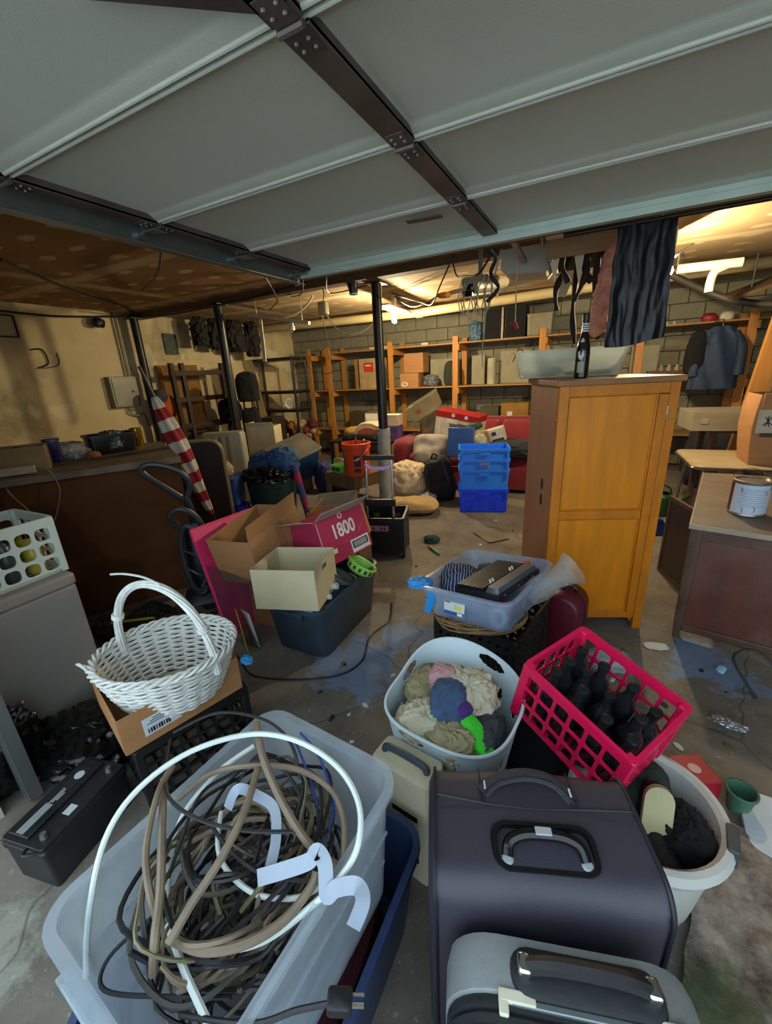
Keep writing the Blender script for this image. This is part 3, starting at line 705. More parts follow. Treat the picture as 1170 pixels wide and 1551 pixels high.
# ------------------------------------------------------------------ pink milk crate with bottles
def crate(t, w, d, h, nx, ny, nz_, m, gx=.010, gy=.010, rr=.010, th=.006, rim=.022, body='lattice_wall', base=True):
    for k, (ww, n_, M_) in enumerate(((w, nx, Tm((0, -d/2, .02))), (w, nx, Tm((0, d/2, .02))), (d, ny, Tm((-w/2, 0, .02), (0, 0, R(90)))), (d, ny, Tm((w/2, 0, .02), (0, 0, R(90)))))):
        mb = MB(); mb.holes(M_, ww-.03, h-.02-rim*1.4, n_, nz_, gx, gy, rr, th)
        meshobj(body, mb, m, t)
    mb = MB()
    mb.loft([[(x, y, z) for x, y in rrect(a, b, .02, 3)] for z, a, b in ((h-rim*1.5, w, d), (h-rim*1.5, w+.012, d+.012), (h, w+.014, d+.014), (h, w-.012, d-.012), (h-rim*1.5, w-.010, d-.010))], closed=True)
    meshobj('rim', mb, m, t)
    for sx in (-1, 1):
        for sy in (-1, 1): mb = MB(); mb.box((sx*(w/2-.009), sy*(d/2-.009), h/2), (.030, .030, h-.004)); meshobj('corner_post', mb, m, t, .004)
    mb = MB()
    mb.loft([[(x, y, z) for x, y in rrect(a, b, .02, 3)] for z, a, b in ((0, w-.02, d-.02), (.024, w+.004, d+.004), (.024, w-.03, d-.03), (0, w-.04, d-.04))], closed=True)
    meshobj('base_ring', mb, m, t)
    if base:
        mb = MB(); mb.holes(Tm((0, -d/2+.02, .008), (R(-90), 0, 0)), w-.04, d-.04, nx, ny, gx, gx, .006, .005); meshobj('base_grid', mb, m, t)
M_pink = mat('pink_plastic', 'e0134f', .38, var=.12, dirt=.2, dcol='8a2a48')
PL, PR = (.046, 1.245, .362), (.059, .235, -.526)
t = thing('milk_crate', 'hot pink plastic crate tilted over the basin, holding dark bottles', 'crate', PL, PR)
crate(t, .36, .30, .255, 6, 5, 3, M_pink)
PM = Tm(PL, PR)
M_glassd = mat('black_bottle', '101318', .25, var=.1, bump=0, dirt=.6, dcol='4a5058')
bot = None
def bottle_mesh(h=.235, r=.0385):
    mb = MB(); mb.lathe([(.0, 0), (r*.9, 0), (r, .006), (r, h*.55), (r*.9, h*.63), (r*.5, h*.74), (r*.40, h*.80), (r*.40, h*.93), (r*.47, h*.94), (r*.47, h*.985), (r*.3, h)], 18); return mb
bpos = [(-.125, .08), (-.045, .085), (.035, .08), (.115, .085), (-.13, -.01), (-.05, .0), (.03, -.005), (.11, .0), (-.12, -.09), (-.04, -.085), (.05, -.09), (.125, -.085)]
for k, (x, y) in enumerate(bpos):
    if bot is None:
        bot = one('dark_bottle', bottle_mesh(), M_glassd, 'black glass bottle standing in the pink crate', 'bottle', group='black bottles in the pink crate'); o = bot
    else: o = bot.copy(); COL.objects.link(o)
    o.matrix_world = PM @ Tm((x, y, .014), (random.uniform(-.08, .08), random.uniform(-.08, .08), 0), (1, 1, .9+.14*random.random()))
t = thing('black_tub', 'black plastic tub propping up the pink crate', 'tub', (-.065, 1.345, 0), -.5)
mb = MB(); mb.bin(.25, .25, .345, .9, .03, .004, .012, .02); meshobj('body', mb, M_dshell, t)
mb = MB(); mb.rsec([(.335, .225, .225, .02), (.346, .225, .225, .02)]); meshobj('lid', mb, M_dshell, t)

# ------------------------------------------------------------------ white basin with boots
M_basin = mat('basin_white', 'c6c9c2', .5, var=.1, dirt=.45, dcol='8f897a')
t = thing('wash_basin', 'round white plastic basin full of black boots and cloth', 'basin', (.232, 1.115, 0))
mb = MB(); mb.lathe([(.0, .0), (.15, 0), (.158, .01), (.185, .25), (.190, .255), (.205, .262), (.214, .285), (.205, .308), (.190, .312), (.178, .300), (.150, .02), (0, .018)], 40); meshobj('body', mb, M_basin, t)
mb = MB(); mb.T = Tm((0, 0, 0), (0, 0, -.15)); mb.rsec([(.262, .022, .09, .008, .206, 0), (.318, .03, .085, .008, .200, 0)]); meshobj('handle', mb, mat('basin_grip', '41474b', .5), t, .004)
M_boot = mat('black_boot', '17171a', .55, var=.3, bump=.2, bscale=120)
def boot(loc, rot, label, sole, m, sc=1.0):
    t = thing('boot', label, 'boot', loc, rot); t.scale = (sc, sc, sc)
    mb = MB(); rg = []
    for i, (y, z, w, h) in enumerate(((-.125, .028, .03, .03), (-.115, .036, .07, .055), (-.08, .042, .088, .07), (-.03, .05, .086, .09), (.02, .065, .078, .12), (.07, .07, .074, .13), (.11, .065, .07, .12), (.128, .05, .045, .07))):
        rg.append([(x, y, z+q) for x, q in rrect(w, h, min(w, h)*.45, 4)])
    mb.loft(rg[::-1]); meshobj('foot_upper', mb, m, t, sharp=70)
    mb = MB(); mb.T = Tm((0, .075, .10)); mb.rsec([(0, .075, .09, .035), (.06, .08, .095, .038), (.13, .09, .11, .04), (.135, .08, .10, .04), (.06, .068, .084, .033)]); meshobj('shaft', mb, m, t)
    mb = MB(); mb.loft([[(x*k, y*k, z) for x, y in rrect(.092, .262, .045, 5)] for z, k in ((-.008, .98), (.010, 1.0), (.014, .97))]); meshobj('sole', mb, sole, t)
M_sole = mat('pale_sole', 'b0a97c', .7, dirt=.4)
boot((.255, 1.06, .285), (R(-115), .1, .15), 'black boot with a pale worn sole lying in the basin', M_sole, M_boot, .85)
boot((.20, 1.15, .20), (R(100), .3, .4), 'black boot pushed against the right side of the basin', M_dshell, M_boot, .8)
cloth('cap', (.18, .17, .14), (.225, 1.205, .21), 21, mat('dark_green_cloth', '28332d', .9, var=.3), 'dark green cap lying on the boots in the basin', (.2, -.2, 0), amp=.12)
cloth('black_cloth', (.13, .14, .13), (.335, 1.10, .19), 22, mat('black_cloth', '0e0e10', .95), 'black cloth crumpled at the near side of the basin', amp=.3)
cloth('black_cloth', (.20, .22, .17), (.225, 1.12, .03), 23, mat('black_cloth', '0e0e10', .95), 'black cloth wadded at the bottom of the basin', amp=.2)
# foam board, rug, small red box, green cup on the floor beyond the basin
mb = MB(); mb.T = Tm((0, 0, .012)); mb.prism([(-.075, -.10), (.11, -.15), (.12, .06), (.04, .13), (-.06, .13)], -.011, .011); one('foam_board', mb, mat('foam_white', 'c3ccd2', .7), 'broken white foam board on the floor right of the basin', 'foam board', (.645, 1.44, 0), bev=.003)
def rug_fn(u, v):
    x, y = (u-.5)*.62, (v-.5)*.72
    return Vector((x+.02*noise.noise(Vector((y*8, 0, 1))), y+.02*noise.noise(Vector((x*8, 3, 1))), .02+.022*noise.noise(Vector((x*7, y*7, 2)))+.008*noise.noise(Vector((x*30, y*30, 2)))))
mb = MB(); mb.grid(rug_fn, 48, 54); mb.grid(lambda u, v: rug_fn(1-u, v)-Vector((0, 0, .014)), 48, 54)
m, N, L, b = shader('shaggy_rug'); P_ = N.new('ShaderNodeTexCoord').outputs['Object']
c_ = mix(N, L, rng(N, L, nz(N, L, P_, 9, 8, .7), .35, .65), '5e4c3c', 'cabfb2')
sp_ = N.new('ShaderNodeSeparateXYZ'); L.new(P_, sp_.inputs[0])
c_ = mix(N, L, rng(N, L, mth(N, L, 'ADD', sp_.outputs[1], rng(N, L, nz(N, L, P_, 6, 4), .3, .7, -.12, .12)), -.12, -.22, 0, .8), c_, '4f6233')
L.new(c_, b.inputs['Base Color']); b.inputs['Roughness'].default_value = 1.0; bumped(N, L, b, nz(N, L, P_, 60, 6, .8), 1.0, .02)
one('rug', mb, m, 'shaggy brown rug with mossy green corner on the floor at right', 'rug', (.68, .99, .004), -.25)
mb = MB(); mb.box((0, 0, .045), (.12, .12, .09)); o = one('red_box', mb, mat('red_card', 'a0152a', .5), 'small red box on the floor behind the pink crate', 'box', (.44, 1.52, 0), .5, bev=.003)
mb = MB(); mb.lathe([(.022, -.001), (.030, -.0012), (.030, .0006), (.022, .0006)], 16, cap0=False, cap1=False); mb.T = Tm((0, 0, .0915)); mb.lathe([(.0, 0), (.022, 0), (.020, .001), (0, .001)], 12); q = meshobj('round_label', mb, mat('red_card_print', 'c7a49a', .6), o)
t = thing('green_cup', 'dull green plastic cup on the floor behind the basin', 'cup', (.575, 1.49, 0))
mb = MB(); mb.lathe([(.0, 0), (.032, 0), (.044, .085), (.046, .09), (.042, .09), (.030, .006), (0, .006)], 20); meshobj('body', mb, mat('green_plastic', '3c6b57', .5, dirt=.4), t)
mb = MB(); mb.lathe([(.046, .080), (.0485, .083), (.0485, .09), (.046, .092)], 20, cap0=False, cap1=False); meshobj('rim', mb, mat('green_plastic', '3c6b57'), t)
# ================================================================== basket on its box, car battery, freezer with white crate
M_card = mat('cardboard', 'a8794c', .8, var=.1, scale=5, bump=.05, bscale=90, stretch=(1, 1, 5)); M_cardl = mat('pale_cardboard', 'c2ab86', .8, var=.08, scale=4); M_cardin = mat('cardboard_inside', '94703f', .85, var=.1)
M_paper = mat('paper_label', 'c9ced6', .6, var=.05); M_ink = mat('black_ink', '17171a', .6); M_tape = mat('packing_tape', '9c7547', .25, var=.1)
def carton(t, w, d, h, m, flaps=(), th=.004, inside=None, fm=None):
    """open carton: five walls, flaps given as (side, length, angle out from vertical)"""
    for nm, c, s in (('front_wall', (0, -d/2, h/2), (w, th, h)), ('back_wall', (0, d/2, h/2), (w, th, h)), ('side_wall', (-w/2, 0, h/2), (th, d-th, h)), ('side_wall', (w/2, 0, h/2), (th, d-th, h)), ('bottom', (0, 0, th/2), (w-th, d-th, th))):
        mb = MB(); mb.box(c, s); meshobj(nm, mb, m, t)
    for sd, ln, an in flaps:
        mb = MB(); L_ = w if sd in 'fb' else d
        ax = {'f': Tm((0, -d/2, h), (an, 0, 0)), 'b': Tm((0, d/2, h), (-an, 0, 0)), 'l': Tm((-w/2, 0, h), (0, -an, 0)), 'r': Tm((w/2, 0, h), (0, an, 0))}[sd]
        mb.T = ax; mb.box((0, 0, ln/2), (L_-.008, th, ln) if sd in 'fb' else (th, L_-.008, ln)); meshobj('flap', mb, fm or m, t)
M_bcr = mat('black_crate', '111214', .45, var=.2, dirt=.25, dcol='33332f')
t = thing('black_crate', 'low black plastic crate under the wicker basket box', 'crate', (-1.50, .82, 0), -.284)
crate(t, .36, .44, .29, 5, 6, 4, M_bcr, .012, .012, .008)
BXL = (-1.515, .805, .293)
t = thing('cardboard_box', 'shallow open brown cardboard box holding the white wicker basket', 'box', BXL, -.284)
carton(t, .375, .45, .155, M_card)
mb = MB(); mb.box((.19, -.09, .07), (.0012, .13, .075)); lb = meshobj('shipping_label', mb, M_paper, t)
for k in range(9):
    mb = MB(); mb.box((.1908, -.14+k*.009, .050), (.0006, .004+.002*(k % 3), .02)); meshobj('barcode_bar', mb, M_ink, lb)
for k in range(3):
    mb = MB(); mb.box((.1908, -.09, .078+k*.009), (.0006, .10-.02*k, .003)); meshobj('print_line', mb, M_ink, lb)
t2 = t
mb = MB(); mb.box((-.03, -.226, .077), (.06, .0012, .15)); meshobj('tape', mb, M_tape, t)
# wicker basket
M_wick = mat('white_wicker', 'd9dcd6', .6, var=.1, scale=30, dirt=.25, dcol='9b927c', dscale=12)
t = thing('wicker_basket', 'white painted oval wicker basket with a tall hoop handle', 'basket', (-1.462, .80, .335), R(37))
A0, B0, A1, B1, BH = .175, .145, .258, .212, .205
NS = 26
def ell(k, a): return Vector(((A0+(A1-A0)*k**.8)*math.cos(a), (B0+(B1-B0)*k**.8)*math.sin(a), .012+BH*k))
mb = MB()
rows = 21
for r_ in range(rows):
    k = (r_+.5)/rows; pts = []
    for i in range(NS*3):
        a = 2*math.pi*i/(NS*3); p = ell(k, a); w = .0065*math.cos(NS*a/2+math.pi*r_)
        pts.append(p+Vector((math.cos(a)*w, math.sin(a)*w, .002*noise.noise(Vector((i*.3, r_*2.0, 0)))+.0015*math.sin(NS*a/2+r_))))
    mb.tube(pts, .0056, 5, closed=True)
meshobj('woven_side', mb, M_wick, t)
mb = MB()
for i in range(NS):
    a = 2*math.pi*(i+.5)/NS; mb.tube([ell(k, a)-Vector((math.cos(a), math.sin(a), 0))*.001 for k in (0, .25, .5, .75, 1.02)], .0042, 5)
meshobj('stakes', mb, M_wick, t)
mb = MB()
for ph in (0, 1, 2):
    pts = []
    for i in range(150):
        a = 2*math.pi*i/150; q = ell(1.02, a); b_ = NS/2*a+ph*2*math.pi/3
        pts.append(q+Vector((math.cos(a)*.010*math.cos(b_), math.sin(a)*.010*math.cos(b_), .010*math.sin(b_))))
    mb.tube(pts, .0062, 5, closed=True)
meshobj('braided_rim', mb, M_wick, t)
mb = MB()
for k in range(1, 12):
    s = k/12
    for q in (0, 1):
        pts = [Vector((A0*s*math.cos(a)*1.0, B0*s*math.sin(a), .010+.0035*math.cos(10*a+math.pi*(k+q)))) for a in [2*math.pi*i/40 for i in range(40)]]
        if q == 0: mb.tube(pts, .0055, 4, closed=True)
mb.lathe([(.0, .002), (.98, .002), (.98, .006), (0, .006)], 30, sx=A0, sy=B0)
meshobj('woven_base', mb, mat('grimy_wicker', '9a917c', .8, var=.25, scale=25), t)
ha = -R(31)   # the handle spans the basket at an angle to its long axis
f0 = Vector((.246*math.cos(ha), .205*math.sin(ha), BH)); f1 = -f0; f1.z = BH
mb = MB(); base_pts = []
for i in range(41):
    s = i/40; a = math.pi*s
    c_ = (f0+f1)/2; p = Vector(((f0.x-f1.x)/2*math.cos(a), (f0.y-f1.y)/2*math.cos(a), BH-.06+.36*math.sin(a)**.8)); base_pts.append(p)
dirx = (f0-f1).normalized()
for st in range(7):
    pts = []
    for i, p in enumerate(base_pts):
        ph = st*2*math.pi/7+i*.16; tn = (base_pts[min(i+1, 40)]-base_pts[max(i-1, 0)]).normalized(); n1 = tn.cross(Vector((-dirx.y, dirx.x, 0))).normalized(); n2 = Vector((-dirx.y, dirx.x, 0))
        pts.append(p+(n1*math.cos(ph)+n2*math.sin(ph))*.0105)
    mb.tube(pts, .0058, 5)
h = meshobj('hoop_handle', mb, M_wick, t)
mb = MB()
for i in (6, 34):
    p = base_pts[i]; tn = (base_pts[i+1]-base_pts[i-1]).normalized()
    for k in (-1, 0, 1):
        q = p+tn*.008*k; n1 = tn.orthogonal().normalized(); n2 = tn.cross(n1)
        mb.tube([q+(n1*math.cos(a)+n2*math.sin(a))*.019 for a in [2*math.pi*j/12 for j in range(12)]], .004, 4, closed=True)
meshobj('binding', mb, M_wick, h)
mb = MB(); p = base_pts[20]; mb.tube(smooth_path([p+Vector((.05, -.03, .008)), p+Vector((-.02, .02, .022)), p+Vector((-.10, .055, .03)), p+Vector((-.165, .085, .022))], 6), .0042, 5); meshobj('loose_strand', mb, M_wick, h)
mb = MB()
for k in range(3): mb.tube([ell(1, R(196+8*k)), ell(1, R(196+8*k))+Vector((-.045, .012*k, .025+.01*k))], .004, 5)
meshobj('broken_strand', mb, M_wick, t)
# blue clip at the box corner
mb = MB(); mb.lump((.05, .035, .03), 31, .35, 6); one('blue_clip', mb, mat('clip_blue', '2f8fd0', .35), 'bright blue clip on the far corner of the basket box', 'clip', (-1.232, .985, .425))

# car battery
M_bat = mat('battery_case', '15161a', .42, var=.2, dirt=.35, dcol='4a4c4c')
t = thing('car_battery', 'black car battery with white printed labels on the floor', 'battery', (-1.545, .385, 0), .216)
mb = MB(); mb.rsec([(0, .172, .30, .012), (.145, .178, .31, .012), (.147, .186, .318, .012), (.165, .186, .318, .012), (.168, .180, .312, .012), (.185, .178, .31, .012)]); meshobj('case', mb, M_bat, t, .002)
mb = MB(); mb.box((-.03, 0, .190), (.085, .28, .010)); cap = meshobj('vent_cover', mb, M_bat, t, .003)
for y in (-.12, .12):
    mb = MB(); mb.lathe([(.0, 0), (.012, 0), (.009, .018), (0, .018)], 12, (.055, y, .185)); meshobj('terminal', mb, mat('lead', '8a8d8c', .4, .8), t)
for y, w_, l_, nm in ((-.085, .03, .10, 'silver_label'), (.065, .045, .085, 'dark_label')):
    mb = MB(); mb.box((-.03, y, .1957), (w_, l_, .0012)); lb = meshobj(nm, mb, mat(nm, '8f9698' if nm[0] == 's' else '24272b', .4), t)
mb = MB(); mb.lathe([(0, 0), (.017, 0), (.017, .0008), (0, .0008)], 18, (-.03, .075, .1965)); meshobj('round_print', mb, mat('print_white', 'b9bfc0', .6), t)
for k in range(3):
    mb = MB(); mb.box((-.035+.008*k, -.005, .1958), (.003, .07-.02*k, .001)); meshobj('print_line', mb, mat('print_white', 'b9bfc0', .6), t)
mb = MB(); mb.box((.052, -.03, .1865), (.03, .035, .0012)); meshobj('white_sticker', mb, mat('print_white', 'b9bfc0', .6), t)
mb = MB(); mb.tube(smooth_path([(.02, -.15, .17), (.05, -.18, .19), (.08, -.15, .17)], 5), .005, 6); meshobj('carry_strap', mb, M_bat, t)
# freezer + white milk crate with bottles
M_frz = mat('freezer_enamel', '8b8781', .45, var=.06, dirt=.35, dcol='6d665c')
t = thing('chest_freezer', 'scuffed grey enamel freezer cabinet by the door track', 'freezer', (-2.42, .60, 0))
mb = MB(); mb.box((0, 0, .34), (.50, .52, .66)); meshobj('body', mb, M_frz, t, .012, seg=3)
mb = MB(); mb.box((0, 0, .70), (.51, .53, .06)); meshobj('lid', mb, M_frz, t, .015, seg=3)
mb = MB(); mb.box((0, 0, .667), (.48, .50, .012)); meshobj('gasket', mb, M_rub, t)
for sx in (-1, 1):
    for sy in (-1, 1):
        mb = MB(); mb.cyl((sx*.2, sy*.2, 0), (sx*.2, sy*.2, .02), .02); meshobj('foot', mb, M_rub, t)
M_wcr = mat('white_crate', 'c2cfc6', .4, var=.06, dirt=.2, dcol='8d9488')
t = thing('milk_crate', 'white plastic milk crate of bottles on the grey freezer', 'crate', (-2.385, .62, .7305), .02)
crate(t, .34, .48, .275, 4, 6, 3, M_wcr, .016, .016, .020, .008, .026)
jar_m = [mat('bottle_yellow', 'b3a03a', .3), mat('bottle_smoke', '3b3f45', .25), mat('bottle_milk', 'b9b3a8', .35), mat('bottle_plum', '5f4a52', .3)]
nm = ['yellow', 'smoky grey', 'off-white', 'plum coloured']
for k, (x, y) in enumerate(((.09, .16), (.10, .06), (.09, -.05), (.10, -.15), (0, .17), (.0, .06), (-.01, -.05), (.0, -.16), (-.10, .1), (-.1, -.03), (-.1, -.14))):
    q = k % 4
    t = thing('plastic_bottle', nm[q]+' plastic bottle with cap inside the white milk crate', 'bottle', (-2.385+x, .62+y, .746), 0, nm[q]+' bottles in the white crate')
    hh = (.20, .24, .17, .22)[q]
    mb = MB(); mb.lathe([(0, 0), (.032, 0), (.036, .01), (.036, hh*.6), (.028, hh*.72), (.014, hh*.8), (.014, hh*.88), (0, hh*.88)], 14); meshobj('body', mb, jar_m[q], t)
    mb = MB(); mb.lathe([(0, hh*.88), (.017, hh*.86), (.017, hh), (0, hh)], 12); meshobj('cap', mb, M_bpl, t)

# ================================================================== clear bin with the amplifier, wreath, perforated crate, red case
t = thing('black_crate', 'tall perforated black plastic crate under the grapevine wreath', 'crate', (-.405, 1.86, 0), -.2)
crate(t, .42, .44, .395, 9, 9, 8, M_bcr, .022, .022, .008)
M_vine = mat('grapevine', '8a6c48', .85, var=.35, scale=30)
t = thing('grapevine_wreath', 'brown twisted grapevine wreath squashed under the clear bin', 'wreath', (-.45, 1.76, .405), (.03, -.06, -.1))
rnd = random.Random(5)
for k in range(13):
    ph = rnd.uniform(0, 6.28); ro = rnd.uniform(.15, .205); zo = rnd.uniform(.0, .03); pts = []
    for i in range(28):
        a = ph+2*math.pi*i/28; rr = ro+.012*math.sin(3*a+k); pts.append((rr*1.08*math.cos(a), rr*.95*math.sin(a), zo+.008*math.sin(4*a+k)))
    mb = MB(); mb.tube(pts, rnd.uniform(.004, .0065), 5, closed=True); meshobj('vine', mb, M_vine, t)
for k in range(14):
    a = 2*math.pi*k/14+.1; c_ = Vector((.19*math.cos(a), .168*math.sin(a), .017)); rd = Vector((math.cos(a), math.sin(a), 0))
    mb = MB(); mb.tube([c_+rd*.032*math.cos(b)+Vector((0, 0, .026*math.sin(b))) for b in [2*math.pi*j/12 for j in range(12)]], .0016, 4, closed=True); meshobj('binding_wire', mb, mat('vine_wire', 'a98a62', .6), t)
mb = MB(); mb.tube(smooth_path([(-.19, -.05, .02), (-.24, -.10, .015), (-.27, -.115, .012)], 5), .004, 5); meshobj('twig', mb, M_vine, t)
M_clear2 = clear_plastic('clear_blue_plastic', 'b4cbe6', .42, .2)
QL, QR_ = (-.415, 1.79, .452), (-.03, -.09, -.205); QM = Tm(QL, QR_)
t = thing('clear_bin', 'shallow clear bluish bin holding an amplifier and striped cloth', 'storage bin', QL, QR_)
mb = MB(); mb.bin(.482, .55, .160, .86, .05, .003, .014, .012, 5); meshobj('body', mb, M_clear2, t)
LM = Tm((-.035, -.258, .078), (R(-12.5), 0, 0))
mb = MB(); mb.T = LM; mb.box((0, 0, 0), (.105, .0012, .068)); lb = meshobj('product_label', mb, mat('label_pale', 'c9d6cf', .5), t)
for c_, s_, cl in (((0, 0, -.024), (.103, .018, .018), '1f4f95'), ((-.035, 0, .025), (.028, .01, .009), 'c0392b'), ((.02, 0, .004), (.04, .01, .022), 'd8cf6a'), ((.03, 0, -.024), (.025, .01, .012), 'dfe3e6')):
    mb = MB(); mb.T = LM; mb.box((c_[0], -.0010-(.0006 if cl == 'dfe3e6' else 0), c_[2]), (s_[0], .0008, s_[2])); meshobj('label_print', mb, mat('print_'+cl, cl, .5), lb)
mb = MB(); mb.T = QM @ Tm((.15, -.205, .055), (R(-12), 0, 0)); mb.tube([(.034*math.cos(a), 0, .034*math.sin(a)) for a in [2*math.pi*i/24 for i in range(24)]], .010, 8, closed=True); one('tape_roll', mb, mat('roll_white', 'd9dee2', .5), 'white tape roll seen through the wall of the amplifier bin', 'tape roll')
M_amp = mat('amp_black', '1b1d20', .4, var=.15); M_ampe = mat('amp_end', '56606a', .4, .5)
AMT = QM @ Tm((.062, -.005, .118), (.03, -.10, -.16))
t = thing('car_amplifier', 'black finned amplifier lying tilted on the clear bin', 'amplifier'); t.matrix_world = AMT
mb = MB(); mb.box((0, 0, .015), (.24, .34, .030)); meshobj('chassis', mb, M_amp, t, .003)
for k in range(12):
    mb = MB(); mb.box((-.104+.0125*k, 0, .038), (.006, .334, .018)); meshobj('fin', mb, M_amp, t)
mb = MB(); mb.rsec([(.030, .075, .33, .01, .078, 0), (.052, .055, .31, .01, .082, 0)], 3); meshobj('raised_panel', mb, M_ampe, t)
for y in (-.10, -.08, .06, .08):
    mb = MB(); mb.cyl((.035, y, .046), (.031, y, .062), .0042, n=8); meshobj('knob', mb, mat('knob_white', 'dcdcdc', .3), t)
for y in (-.13, -.02, .1):
    mb = MB(); mb.lathe([(.007, 0), (.007, .004), (.004, .005)], 10, (.121, y, .016)); meshobj('socket', mb, M_chrome, t)
M_str = striped('navy_striped_cloth', '1c2744', '8f9bb5', .014, 0, .72, .9, wob=.03)
cloth('striped_cloth', (.19, .24, .13), (-.135, -.03, .045), 51, M_str, 'navy striped cloth wadded at the left of the amplifier', (0, .1, .5), M=QM, amp=.25, freq=5)
mb = MB(); mb.T = QM @ Tm((.13, -.16, .055)); mb.lump((.13, .09, .06), 52, .3, 7); one('red_cloth', mb, mat('berry_cloth', '8a1f3a', .8), 'berry red rag under the amplifier edge', 'rag', sharp=80)
mb = MB(); mb.T = QM @ Tm((.07, .215, .13), (0, 1.2, .3)); mb.lathe([(0, 0), (.011, 0), (.011, .05), (.006, .062), (0, .062)], 10); one('orange_tool', mb, mat('orange_plastic', 'e0552f', .4), 'orange plastic tip sticking out behind the amplifier', 'tool')
mb = MB(); mb.T = QM @ Tm((-.06, .18, .03)); mb.lump((.16, .12, .1), 53, .3, 6); one('grey_cloth', mb, mat('slate_cloth', '51616c', .9), 'slate grey cloth behind the amplifier', 'cloth', sharp=80)
mb = MB(); mb.T = QM @ Tm((.20, .03, .075), (0, .9, .25)); mb.lathe([(.055, 0), (.062, .06), (.050, .11), (.045, .14), (.060, .20), (.080, .235), (.078, .237), (.057, .20), (.042, .14), (.047, .11), (.059, .06), (.052, .003)], 26); one('plastic_vase', mb, clear_plastic('clear_grey_plastic', 'c4c8c4', .26, .1), 'clear plastic flared vase leaning out of the amplifier bin', 'vase')
mb = MB(); mb.T = QM @ Tm((-.232, -.235, .135), (0, .2, .6)); mb.lump((.11, .07, .05), 54, .35, 6); mb.T = QM @ Tm((-.185, -.262, .02), (0, .35, .15)); mb.rsec([(0, .03, .003, .001), (.06, .045, .004, .001), (.135, .03, .003, .001)], 2); one('blue_glove', mb, mat('glove_blue', '2a8ad0', .4), 'bright blue rubber glove over the left corner of the amplifier bin', 'glove', sharp=80)
M_redc = mat('burgundy_case', '5d1226', .45, var=.15)
t = thing('burgundy_case', 'dark burgundy rounded case between black crate and orange wardrobe', 'case', (-.075, 2.21, 0), -.25)
mb = MB(); mb.loft([[(x, y, z+.19) for x, z in rrect(w, hh, .09, 6)] for y, w, hh in ((-.10, .15, .33), (-.09, .18, .37), (0, .19, .38), (.09, .18, .37), (.10, .15, .33))][::-1]); meshobj('shell', mb, M_redc, t, sharp=60)
mb = MB(); mb.tube(smooth_path([(-.04, 0, .375), (-.035, 0, .40), (.035, 0, .40), (.04, 0, .375)], 4), .008, 6); meshobj('handle', mb, M_bpl, t)
mb = MB(); mb.tube([(x, 0, z+.19) for x, z in rrect(.192, .382, .09, 6)], .004, 5, closed=True); meshobj('zip', mb, M_pipe, t)

# ================================================================== dark tote with boxes, pink board
M_slate = mat('slate_tote', '2b3d4b', .38, var=.12, dirt=.3, dcol='5c6a72')
TL = (-1.464, 1.859, 0)
t = thing('slate_tote', 'dark slate blue tote heaped with cardboard boxes and hoses', 'tote', TL, .022)
mb = MB(); mb.bin(.435, .735, .345, .84, .07, .004, .016, .028, 5); meshobj('body', mb, M_slate, t)
for s in (-1, 1):
    mb = MB(); mb.box((0, s*.372, .315), (.20, .03, .018)); mb.box((-.09, s*.372, .295), (.012, .028, .04)); mb.box((.09, s*.372, .295), (.012, .028, .04)); meshobj('handle', mb, M_slate, t, .003)
mb = MB(); mb.lump((.33, .6, .33), 61, .1, 4, .42); one('clothes_heap', mb, mat('blue_grey_cloth', '4e6480', .95, var=.25), 'bluish clothing filling the slate tote', 'clothing', (-1.464, 1.86, .014))
# white open carton in front
WL, WR = (-1.470, 1.615, .352), (-.035, -.03, .285); WM = Tm(WL, WR)
t = thing('white_carton', 'open off-white cardboard carton on the near end of the slate tote', 'carton', WL, WR)
M_wct = mat('offwhite_card', 'c7bc98', .7, var=.06)
carton(t, .365, .33, .235, M_wct)
mb = MB(); mb.T = Tm((.1835, -.02, .185), (0, 0, R(90))); mb.rsec([(0, .07, .002, .001), (.028, .07, .002, .001)], 3); meshobj('hand_hole', mb, mat('hole_dark', '2a2118', .9), t)
for k in range(4):
    mb = MB(); mb.box((.1835, .0+.02*(k % 2), .05+.026*k), (.001, .10-.015*k, .006)); meshobj('print_line', mb, mat('print_brown', '6b5a3c', .7), t)
# brown carton behind-left
t = thing('brown_carton', 'large open brown cardboard carton leaning left of the white carton', 'carton', (-1.875, 1.80, .415), (.17, -.07, .04))
carton(t, .335, .47, .30, M_card, (('r', .10, R(12)),), inside=M_cardin)
mb = MB(); mb.box((.1695, .03, .2), (.001, .07, .18)); meshobj('tape', mb, M_tape, t)
t = thing('support_carton', 'brown carton under the leaning open carton in the pink hamper', 'carton', (-1.83, 1.90, 0), .05)
carton(t, .25, .42, .36, M_card, (('f', .205, R(-90)), ('b', .205, R(-90))))
